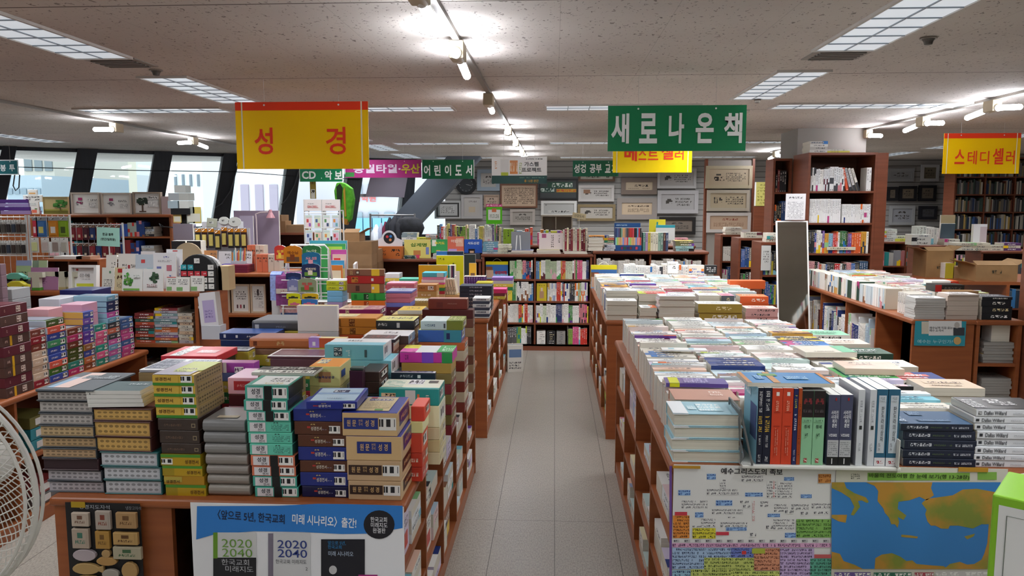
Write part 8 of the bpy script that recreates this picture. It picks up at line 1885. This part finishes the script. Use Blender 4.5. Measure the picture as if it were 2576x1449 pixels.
for k,(dx,dz,w,c,r) in enumerate(((-.08,0,.1,'8fa0a8',0),(.03,0,.09,'b8bcb8',.05),(-.06,.075,.12,'8a9094',.1),(.03,.075,.1,'9a9c98',-.1),(0,.15,.11,'a0a4a2',.15))):
    obj('grey_box',MB().box(-w/2,w/2,0,.12,0,.072,c),PRINT,loc=(at(460,500,Yt).x+dx,Yt-.05,zt+.0005+dz),rot=(0,0,r*.3),cat='box',group='small boxes on the black tower',label='grey small box, %s counted up on the black tower'%nth(k+1))
# white jewellery boards
Yj=7.0
jb=thing('jewellery_stand','white jewellery stand with oval cards behind the bookmarks','stand',(at(560,580,Yj).x,Yj,0))
zj=at(560,585,Yj).z
obj('stand_post',MB().box(-.16,.16,0,.12,0,zj-.12),flat('grey_stand','8a8c92',.5),jb);obj('stand_board',MB().box(-.19,.15,-.01,.12,zj-.12,zj+.1),flat('white_board','b8bac0',.5),jb)
for k,(px,py,rr) in enumerate(((563,555,.045),(590,558,.055),(532,560,.045),(530,580,.04))):
    q=at(px,py,Yj-.02);mb=MB();mb.prism([(rr*1.1*math.cos(RAD(a)),rr*.8*math.sin(RAD(a))) for a in range(0,360,20)] if k!=2 else [(-.05,-.035),(.045,-.045),(.055,.035),(-.04,.045)],0,.008)
    o=obj('oval_card',mb,flat('oval_card','b4b8b4' if k!=2 else '9a9f90',.5),jb,loc=(q.x-jb.location.x,-.02,q.z));m2=MB();m2.poly([(-.02,-.001,-.012),(.02,-.001,-.012),(.02,-.001,.012),(-.02,-.001,.012)],'b4b8b4',(*hx('3a3c3a'),1),[(0,0),(3,0),(3,1),(0,1)]);obj('print',m2,PRINT,o)
# ================================================================== hanging signs
def sign(label,xl,xr,yt,yb,Y,base,bands=(),words=(),name='hanging_sign',strings=(.22,.78),th=.006,edge=None,cat='hanging sign'):
    """a board hung from the ceiling; bands and words are given in fractions of the board"""
    x0,x1,z0,z1=span(xl,xr,yt,yb,Y);w,h=x1-x0,z1-z0
    t=thing(name,label,cat,((x0+x1)/2,Y,z0));bb=(-w/2,w/2,0,th,0,h)
    mb=MB().box(*bb,base,**({'l':hx(edge),'r':hx(edge)} if edge else {}))
    for q in bands:mb.patch('f',*q)
    bo=obj('board',mb,GLOSS,t)
    st=flat('hanging_line','b8b6b2',.5)
    for u in strings:
        obj('hanging_line',MB().tube([(-w/2+w*u,th/2,h-.015),(-w/2+w*u,th/2,CEIL-z0)],.0012,n=4),st,t)
        obj('eyelet',MB().tube([(-w/2+w*u,-.002,h-.02),(-w/2+w*u,.0,h-.02)],.006,n=8),WHITE,t)
    for body,u,v,ww,hh,c,bold in words:
        if hh:letters(bo,body,(-w/2+w*u,-.0035,h*v),w*ww if ww else None,h*hh,c,bold=bold)
    return t
YEL,RED,GRN='fccb06','ec3f22','15774b'
yb_=(0,1,.875,1,RED),(.045,.055,0,1,'e8e6d0'),(.945,.955,0,1,'e8e6d0')
sign('large yellow bible sign with red top band hanging over the bible table',594,927,256,425,5.0,YEL,yb_,(('성',.21,.42,.14,.40,RED,.018),('경',.755,.42,.15,.41,RED,.014)))
sign('large green new-books sign hanging over the paperback table',1529,1877,265,380,5.0,GRN,(),tuple((c,.09+.204*i,.5,.13 if c!='나' else .11,.66,'e6e8e6',.03) for i,c in enumerate('새로나온책')),edge='dfe3df')
sign('yellow bestseller sign half hidden behind the green new-books sign',1542,1741,335,434,8.0,'ffdd10',yb_,(('베',.225,.5,.16,.42,RED,.03),('스',.375,.47,.1,.3,RED,.01),('트',.51,.46,.13,.28,RED,.01),('셀',.69,.52,.15,.38,RED,.02),('러',.84,.46,.11,.28,RED,.01)))
sign('yellow steady-seller sign hanging before the wall of old volumes',2373,2566,335,437,8.0,YEL,yb_,(('스',.215,.42,.13,.36,RED,.02),('테',.38,.4,.12,.34,RED,.01),('디',.54,.4,.12,.32,RED,.01),('셀',.715,.43,.14,.4,RED,.02),('러',.875,.4,.11,.34,RED,.01)))
sign('green CD and sheet-music sign below the large bible sign',753,862,408,457,10.0,GRN,((0,.012,0,1,'d9ddd8'),(.985,1,0,1,'d9ddd8')),(('CD',.22,.34,.32,.4,'e6e8e6',.03),('.',.51,.18,.02,.06,'e6e8e6',.02),('악',.67,.33,.17,.46,'e6e8e6',.03),('보',.9,.33,.17,.42,'e6e8e6',.03)))
sign('magenta towel and umbrella banner between two green signs',868,1060,402,447,10.05,'a8347a',((0,.12,.05,.3,'3f8a4a'),),(('송월타월·',.42,.5,.62,.5,'d9c4dc',.03),('우산',.86,.5,.24,.55,'c9b83a',.03)),name='hanging_banner')
sign('green children-books sign joined to the magenta banner',1061,1193,402,450,10.0,'0f5a3a',((.988,1,0,1,'d9ddd8'),(0,.012,0,1,'d9ddd8')),tuple((c,.1+.2*i,.45,.12,.56,'e6e8e6',.03) for i,c in enumerate('어린이도서')))
sign('green bible-study sign partly behind the yellow bestseller sign',1441,1556,404,444,9.6,'125c42',(),(('성경',.155,.5,.26,.56,'dfe3df',.03),('공부',.5,.5,.26,.56,'dfe3df',.03),('교',.765,.5,.12,.54,'dfe3df',.03),('재',.91,.5,.12,.54,'dfe3df',.03)))
sign('teal envelope sign cut by the frame edge near the windows',-44,46,402,440,8.2,'1f5e66',((0,1,.94,1,'d9dee0'),(0,1,0,.06,'d9dee0'),(.98,1,0,1,'d9dee0')),(('봉',.58,.46,.16,.44,'d9e2e4',.02),('투',.83,.46,.16,.44,'d9e2e4',.02)))
sign('white project poster with orange book and dark green foot hanging at the aisle end',1237,1376,394,462,9.0,'f4f6f5',((0,1,0,.3,'1c4a48'),(.16,.31,.32,.9,'e4e6e4'),(.33,.47,.36,.86,'d98a44','f0d8b8',1.0,5,1),(.17,.30,.3,.42,'b4c43a'),(.05,.1,.4,.84,'f4f6f5','c88a54',1.0,1,6),(.49,.55,.36,.78,'f4f6f5','8aa84a',1.0,1,6),(.62,.92,.88,.94,'f4f6f5','3a4a4a',1.0,14,1),(.5,.95,.2,.25,'1c4a48','6a9a8a',1.0,14,1)),
     (('가스펠',.72,.72,.26,.17,'2c3436',.02),('프로젝트',.72,.51,.36,.17,'2c3436',.02),('총 12권 완간',.72,.1,.26,.1,'d9a83a',.01)),name='hanging_poster')
# ------------------------------------------------------------------ framed calligraphy on the back wall
YW=14.44;GW='framed calligraphy on the back wall'
LN=lambda c,n=8,r=3,ik='3a3632':[('f',.12,.88,.2,.55,c,ik,1.0,n,r),('f',.3,.7,.62,.84,c,ik,1.0,max(2,n // 3),1)]
SD=lambda c,n=9,r=3,ik='3a3632':[('f',.42,.92,.22,.78,c,ik,1.0,n,r),('f',.12,.36,.3,.8,c,ik,1.0,1,1)]
for nm,a,fr,mt,inn,b in (
    ('brown framed long text beside the white project poster',(1258,1352,462,523),'6a4430','b8a08a',[('f',.06,.94,.1,.9,'b8a08a','4a3c34',1.0,20,9)],.03),
    ('pale framed text low beside the lime flyer',(1283,1346,526,566),'a8a09a','9a948e',LN('9a948e'),.05),
    ('black framed glass mirroring the green signs',(1355,1454,449,502),'1c1c1e','3a3e40',[('f',.2,.9,.55,.9,'1f4a38','c8d0c8',1.0,6,1),('f',.45,1,.32,.5,'b08a20','b04a2a',1.0,5,1),('f',0,.4,.3,.6,'1f4038','b8c4bc',1.0,3,1)],.03),  # sign reflections painted as flat patches on the print
    ('white framed large brush text above the small wooden stand',(1361,1451,505,545),'c4c4c2','a4a4a2',[('f',.15,.85,.1,.35,'b4b4b0','1c1c1e',1.0,7,1),('f',.05,.1,.8,.9,'6a6a6a')],.05),
    ('framed brush line tucked under the green bible-study sign',(1455,1547,434,456),'5a4030','b4b0a4',[('f',.12,.9,.2,.7,'b4b0a4','2a2826',1.0,14,1)],.04),
    ('pale framed verse with brown leaf sketch',(1455,1545,466,507),'b0acaa','a8a4a0',SD('a8a4a0')+[('f',.08,.3,.5,.85,'7a5a44')],.05),
    ('gold-brown framed verse with loop drawing under the leaf verse',(1453,1548,514,556),'7a6a4c','a49e96',SD('a49e96',10,3),.05),
    ('taupe framed short brush title',(1563,1653,447,489),'6f625a','b4a48e',[('f',.2,.85,.35,.75,'b4a48e','2a2420',1.0,5,1),('f',.1,.9,.14,.26,'b4a48e','5a4c40',1.0,16,1)],.08),
    ('corner-bracketed tan framed vertical brush verse',(1552,1653,498,552),'8a827e','b8a48c',[('f',.1,.9,.62,.82,'b8a48c','3a2c24',1.0,8,1),('f',.2,.9,.2,.52,'b8a48c','5a4a3c',1.0,14,3)],.09),
    ('grey framed verse of four lines under the yellow bestseller sign',(1654,1752,424,474),'aaa8a8','9c9896',SD('9c9896',11,4),.05),
    ('large pale framed verse with faint flower',(1654,1757,479,537),'a4a2a4','9a9898',SD('9a9898',10,3),.07),
    ('black framed tan verse half behind the stacked books',(1658,1750,546,590),'1e1c1c','6f655c',LN('6f655c',8,2),.06),
    ('light blue framed verse beside the wall clock',(1200,1257,426,480),'8a97a4','aeaaa6',LN('aeaaa6',5,4),.07),
    ('white framed flower print below the light blue frame',(1160,1214,490,550),'a6a4a4','aca8a4',[('f',.2,.8,.72,.84,'aca8a4','6a6462',1.0,6,1),('f',.3,.7,.2,.5,'b4a48c')],.05),
    ('ornate black and white bordered verse by the diagonal brace',(1093,1159,506,550),'b0b0b0','3a3a3a',[('f',.08,.92,.1,.9,'a8a8a8'),('f',.2,.8,.25,.75,'b4b4b2','5a5a5a',1.0,8,4)],.03),
    ('small brown framed picture below the light blue frame',(1217,1256,490,522),'9a8474','b09a8a',LN('b09a8a',4,2),.03)):
    picture(nm,*a,YW,fr,mt,inn,b=b,d=.04,group=GW)
dp=thing('verse_stand','tall brown-edged panel carrying three framed verses before the back wall','display panel',(at(1772,500,12.5).x,12.5,0))
wP=at(1896,500,12.5).x-at(1772,500,12.5).x;zt=at(1830,403,12.5).z
obj('panel_board',MB().box(.02,wP-.02,.0,.06,0,zt),flat('panel_grey','9a948e',.6),dp)
for x in (0,wP-.04):obj('panel_post',MB().box(x,x+.04,-.02,.08,0,zt+.02),WOODD,dp)
for nm,a,fr,mt,inn in (('cream framed bold brush prayer, uppermost on the tall panel',(1776,1893,417,474),'b4a88e','b4a48c',SD('b4a48c',11,5)+[('f',.12,.4,.2,.6,'b4a48c','2a2420',1.0,2,1)]),('cream framed verse with bamboo strokes, middle on the tall panel',(1779,1886,478,531),'b8b0a0','b8aa90',SD('b8aa90',8,4)+[('f',.1,.25,.2,.85,'b8aa90','2a2826',1.0,4,1)]),('white framed reddish verse, lowest on the tall panel',(1778,1889,535,585),'cac4c0','bfa48c',[('f',.25,.75,.62,.85,'bfa48c','8a4a3a',1.0,6,1),('f',.1,.9,.2,.5,'bfa48c','8a6a54',1.0,16,3)])):
    picture(nm,*a,12.43,fr,mt,inn,b=.05,d=.04)
for nm,a,fr,mt in (('black framed brown print nearest the tall bookcase on the far wall',(2232,2260,470,505),'1e1e22','6a6054'),('black framed brown print, middle of three on the far wall',(2263,2307,468,506),'1e1e22','6f6456'),('black framed brown print beside the wall of old volumes',(2312,2356,466,506),'1e1e22','6a6054'),('pale framed brown print over the three black frames',(2318,2363,414,456),'a4a4a6','6a6252'),('pale framed script under the black frames',(2238,2302,518,566),'9a9c9e','92949a'),('dark framed print low on the far wall',(2312,2358,518,552),'24242a','4a4a4e'),('long pale scroll of writing above the black frames',(2234,2300,424,456),'8f9194','8a8c90')):
    picture(nm,*a,YW,fr,mt,LN(mt,4,2),b=.05,d=.04,group='pictures on the far wall')
q=at(1172,464,YW);t=thing('wall_clock','round black wall clock under the green children-books sign','clock',(q.x,YW-.01,q.z));rC=.19
def ring(r0,r1,y0,y1,c,nm,m):
    mb=MB();n=32
    for r,y in ((r0,y0),(r1,y0),(r1,y1),(r0,y1)):mb.v+=[(r*math.cos(2*PI*k/n),y,r*math.sin(2*PI*k/n)) for k in range(n)]
    for i in range(4):
        for k in range(n):mb.face((i*n+k,i*n+(k+1)%n,(i+1)%4*n+(k+1)%n,(i+1)%4*n+k),c)
    return obj(nm,mb,m,t)
ring(.14,rC,0,.05,'ffffff','bezel',BLACK)
mb=MB();mb.prism([(.142*math.cos(RAD(a)),.142*math.sin(RAD(a))) for a in range(0,360,12)],.03,.04);obj('dial',mb,flat('clock_dial','35383c',.4),t)
tk=MB()
for k in range(12):a=RAD(30*k);x,z=.12*math.cos(a),.12*math.sin(a);tk.box(x-.006,x+.006,.027,.03,z-.006,z+.006)
obj('hour_marks',tk,flat('clock_mark','a8aaa8',.5),t)
for nm,ang,L in (('hour_hand',-8,.06),('minute_hand',-14,.1)):
    a=RAD(ang);obj(nm,MB().tube([(0,.024,0),(L*math.cos(a),.024,L*math.sin(a))],.004,n=5),flat('clock_mark','a8aaa8',.5),t)
t=thing('lit_calendar','pale yellow ruled sheet with white edge beside the narrow bookcase','wall sheet',(at(1898,490,11.0).x,11.0,0))
a0,a1,b0,b1=span(1898,1934,458,518,11.0);obj('ruled_sheet',MB().box(.02,a1-a0,0,.006,b0,b1,'c4bc6a').patch('f',.08,.95,.05,.95,'c4bc6a','8a8440',1.0,4,7),PRINT,t);obj('white_edge',MB().box(0,.02,0,.006,b0,b1),WHITE,t);obj('stand_back',MB().box(0,a1-a0,.008,.03,0,b1),WOODD,t)
# thin lines strung across the windows, cables at the mullions
for k,(xa,ya,xb,yb_) in enumerate(((40,421,590,433),(590,433,900,452))):
    s0,z0=on_glass(xa,ya);s1,z1=on_glass(xb,yb_)
    obj('window_line',MB().tube([wpt(s0,z0,-.13),wpt((s0+s1)/2,(z0+z1)/2-.012,-.13),wpt(s1,z1,-.13)],.006,n=4),BLACK,label=('thin dark line strung across the first three windows','thin dark line strung across the windows behind the signs')[k],cat='cable')
for k,pts in enumerate((((596,395),(590,430),(575,480),(553,512),(537,522)),((745,430),(735,465),(715,500),(702,515)),((38,440),(34,468),(40,480),(48,472),(50,440)))):
    obj('loose_cable',MB().tube([wpt(*[q+(0 if i else 0) for i,q in enumerate(on_glass(*p))],-.15) for p in pts],.009,'8a8c90',n=5),flat('cable_grey','4a4d52',.5),label=('looped grey cable against the dark mullion behind the yellow sign','single grey cable down the mullion near the CD sign','black cable loop hanging under the teal envelope sign')[k],cat='cable')
# ------------------------------------------------------------------ front end of the bible table
yA=2.268
t,P=poster('magnet_board','black board of beige souvenir magnets on the bible table end',178,363,1266,1700,yA,'16171a')
for nm,a,c,ik in (('blue rimmed',(187,228,1287,1320),'b8a898','6a4a3a'),('pale',(247,282,1283,1328),'a89c90','7a3a2a'),('tan',(298,347,1287,1325),'a8855a','6a4a2a'),('teal rimmed',(189,228,1327,1375),'a89888','3a6a5a'),('ochre',(247,280,1333,1376),'a8803c','6a4a1c'),('wide tan',(291,351,1337,1366),'b4925a','5a3a1c'),('green rimmed',(291,360,1373,1402),'a8a088','3a5a3a')):
    x0,_,z0=P(a[0],a[3]);x1,_,z1=P(a[1],a[2])
    o=bevel(obj('souvenir_magnet',MB().box(x0,x1,-.014,-.001,z0,z1,c).patch('f',.12,.88,.12,.88,c).patch('f',.2,.8,.2,.5,c,ik,1.0,6,1).patch('f',.35,.65,.55,.82,ik),PRINT,loc=t.location,cat='magnet',group='souvenir magnets',label='%s rectangular magnet on the black board'%nm),.002)
for nm,cx,cy,rx_,rz_,c in (('white oval magnet with lettering',218,1393,29,15,'a89ca0'),('fish-shaped tan magnet on black board',222,1427,34,14,'a88a58'),('small round tan magnet above the cloud shape',272,1389,11,10,'a8885a'),('tan cloud-shaped magnet on black board',274,1408,26,11,'a8824c'),('round tan souvenir magnet on black board',331,1432,20,22,'a88654'),('dark trapezoid magnet on black board',283,1440,21,12,'9a948a'),('second fish-shaped magnet near the frame edge',225,1452,26,9,'a08450')):
    p=P(cx,cy);k=P(cx+100,cy)[0]-p[0];s=k/100
    mb=MB();out=[(rx_*s*math.cos(RAD(a)),rz_*s*math.sin(RAD(a))) for a in range(0,360,20)]
    if 'fish' in nm:out=[(rx_*s*math.cos(RAD(a)),rz_*s*math.sin(RAD(a))) for a in range(20,341,20)]+[(rx_*s*1.3,-rz_*s*.7),(rx_*s*1.3,rz_*s*.7)]
    mb.prism(out,-.014,-.001);o=bevel(obj('souvenir_magnet',mb,PRINT,loc=(t.location.x+p[0],t.location.y,t.location.z+p[2]),cat='magnet',group='souvenir magnets',label=nm),.002)
    o.data.attributes['Col'].data.foreach_set('color',[*hx(c),1]*len(o.data.loops))
p=P(272,1276);letters(t,'성경지도자석',P(238,1275,.0015),.1,.014,'b0b4bc');letters(t,'냉장고자석',P(336,1278,.0015),.05,.012,'8a8e96')
s=span(180,215,1262,1276,yA);obj('masking_tape',MB().box(s[0],s[1],yA-.003,yA-.0012,s[2],s[3],'a88a1c'),PRINT,label='yellow tape strip holding the black magnet board',cat='tape')
t,P=poster('book_poster','white and blue book announcement poster on the bible table end',489,1019,1270,1700,yA-.002,'eceef2')
ppoly('blue_band',t,P,[(494,1357),(540,1344),(640,1336),(760,1338),(860,1343),(930,1342),(1013,1328),(1013,1272),(960,1270),(880,1268),(800,1267),(700,1272),(496,1273)],'2f7fd0',.0012)
rot=(PI/2,RAD(3.0),0)
letters(t,'〈앞으로 5년, 한국교회',P(632,1300,.002),P(722,0)[0]-P(540,0)[0],.034,'1a2a4a',bold=.02,rot=rot);letters(t,'미래 시나리오〉출간!',P(816,1310,.002),P(904,0)[0]-P(730,0)[0],.034,'f0f4fa',bold=.02,rot=rot)
ppoly('round_seal',t,P,[(954+39*math.cos(RAD(15*i)),1319-36*math.sin(RAD(15*i))) for i in range(24)],'1c1c24',.002)
letters(t,'한국교회\n미래지도\n완결판',P(954,1320,.003),P(1000,0)[0]-P(954,0)[0],.052,'d9dade',bold=.015)
R=lambda*a,**k:prect(*((a[0],t,P)+a[1:]),**k)
R('book_cover',537,645,1339,1405,'d4d6d6',e=.0016);R('book_spine',537,548,1339,1404,'6a9a2c',e=.002);R('book_cover',537,645,1402,1520,'202126',e=.0018)
letters(t,'2020\n2040',P(597,1378,.003),P(640,0)[0]-P(558,0)[0],.058,'6a9a3a',bold=-.004,line=.8);letters(t,'한국교회\n   미래지도',P(598,1422,.003),P(642,0)[0]-P(556,0)[0],.042,'c4c6ca',bold=.0)
R('book_spine',675,688,1341,1520,'7a7484',e=.002);R('book_cover',687,781,1340,1520,'d2d4d6',e=.0016)
letters(t,'2020\n2040',P(736,1380,.003),P(776,0)[0]-P(696,0)[0],.056,'2c3f84',bold=.004,line=.8);letters(t,'한국교회 미래지도',P(733,1412,.003),P(776,0)[0]-P(692,0)[0],.014,'4a4a50');letters(t,'2',P(772,1430,.003),None,.01,'3a3a40')
R('book_cover',808,918,1356,1520,'1c1d26',e=.0016);letters(t,'앞으로 5년,\n한국교회',P(848,1370,.003),P(873,0)[0]-P(824,0)[0],.026,'2f7ab0',align='LEFT',bold=.01);letters(t,'미래 시나리오',P(858,1392,.003),P(892,0)[0]-P(824,0)[0],.016,'b4c4d8',bold=.01);ppoly('round_seal',t,P,[(838+10*math.cos(RAD(24*i)),1433-11*math.sin(RAD(24*i))) for i in range(15)],'c8c8ca',.002);R('magenta_strip',902,950,1445,1460,'a82a7a',e=.0022)
# ------------------------------------------------------------------ the standing fan at the frame edge
yF_=1.62;q=at(-188,1240,yF_);rF=at(90,1240,yF_).x-q.x
t=thing('pedestal_fan','pale wire-caged pedestal fan cut by the frame edge','fan',(q.x,yF_,0))
cz=q.z;RNG=lambda r,y,n=48:[(r*math.cos(2*PI*k/n),y,cz+r*math.sin(2*PI*k/n)) for k in range(n)]
CG=flat('fan_wire','d2d0c8',.35)
mb=MB();mb.tube(RNG(rF,0),.007,n=6,closed=True);mb.tube(RNG(rF-.004,-.03),.004,n=6,closed=True);mb.tube(RNG(rF-.004,.03),.004,n=6,closed=True);mb.tube(RNG(rF*.55,-.07),.003,n=5,closed=True);obj('cage_rim',mb,CG,t)
for s in (-1,1):
    mb=MB()
    for k in range(72):
        a=2*PI*k/72;pts=[]
        for r,y in ((.25,.085),(.5,.078),(.75,.06),(.92,.035),(1,.006)):
            b=a+(1-r)*.75*s;pts.append((rF*r*math.cos(b),s*y,cz+rF*r*math.sin(b)))
        mb.tube(pts,.0016,n=4)
    obj('cage_grille',mb,CG,t)
mb=MB().tube([(0,-.09,cz),(0,-.07,cz)],rF*.26,n=28);obj('hub_cap',mb,CG,t)
bl=flat('fan_blade','9ab0b8',.2)
for k in range(4):
    mb=MB();a0=PI/2*k;L=[]
    for i in range(7):
        r=rF*(.2+.42*i/6);w=.55+.12*math.sin(PI*i/6)
        L.append([(r*math.cos(a0-w/2),-.02,cz+r*math.sin(a0-w/2)),(r*math.cos(a0+w/2),.025,cz+r*math.sin(a0+w/2))])
    for p0,p1 in zip(L,L[1:]):mb.poly([p0[0],p1[0],p1[1],p0[1]],'ffffff')
    o=obj('blade',mb,bl,t);m=o.modifiers.new('thick','SOLIDIFY');m.thickness=.003
obj('motor',MB().tube([(0,.06,cz),(0,.22,cz)],[.07,.055],n=20),CG,t);obj('pole',MB().tube([(0,.14,.02),(0,.14,cz-.05)],.016,n=12),CG,t);obj('base',MB().lathe([(.2,0),(.2,.02),(.05,.045),(.03,.06)],n=32,org=(0,.14,0)),CG,t)
bpy.data.scenes.remove(TYPE_SCENE)
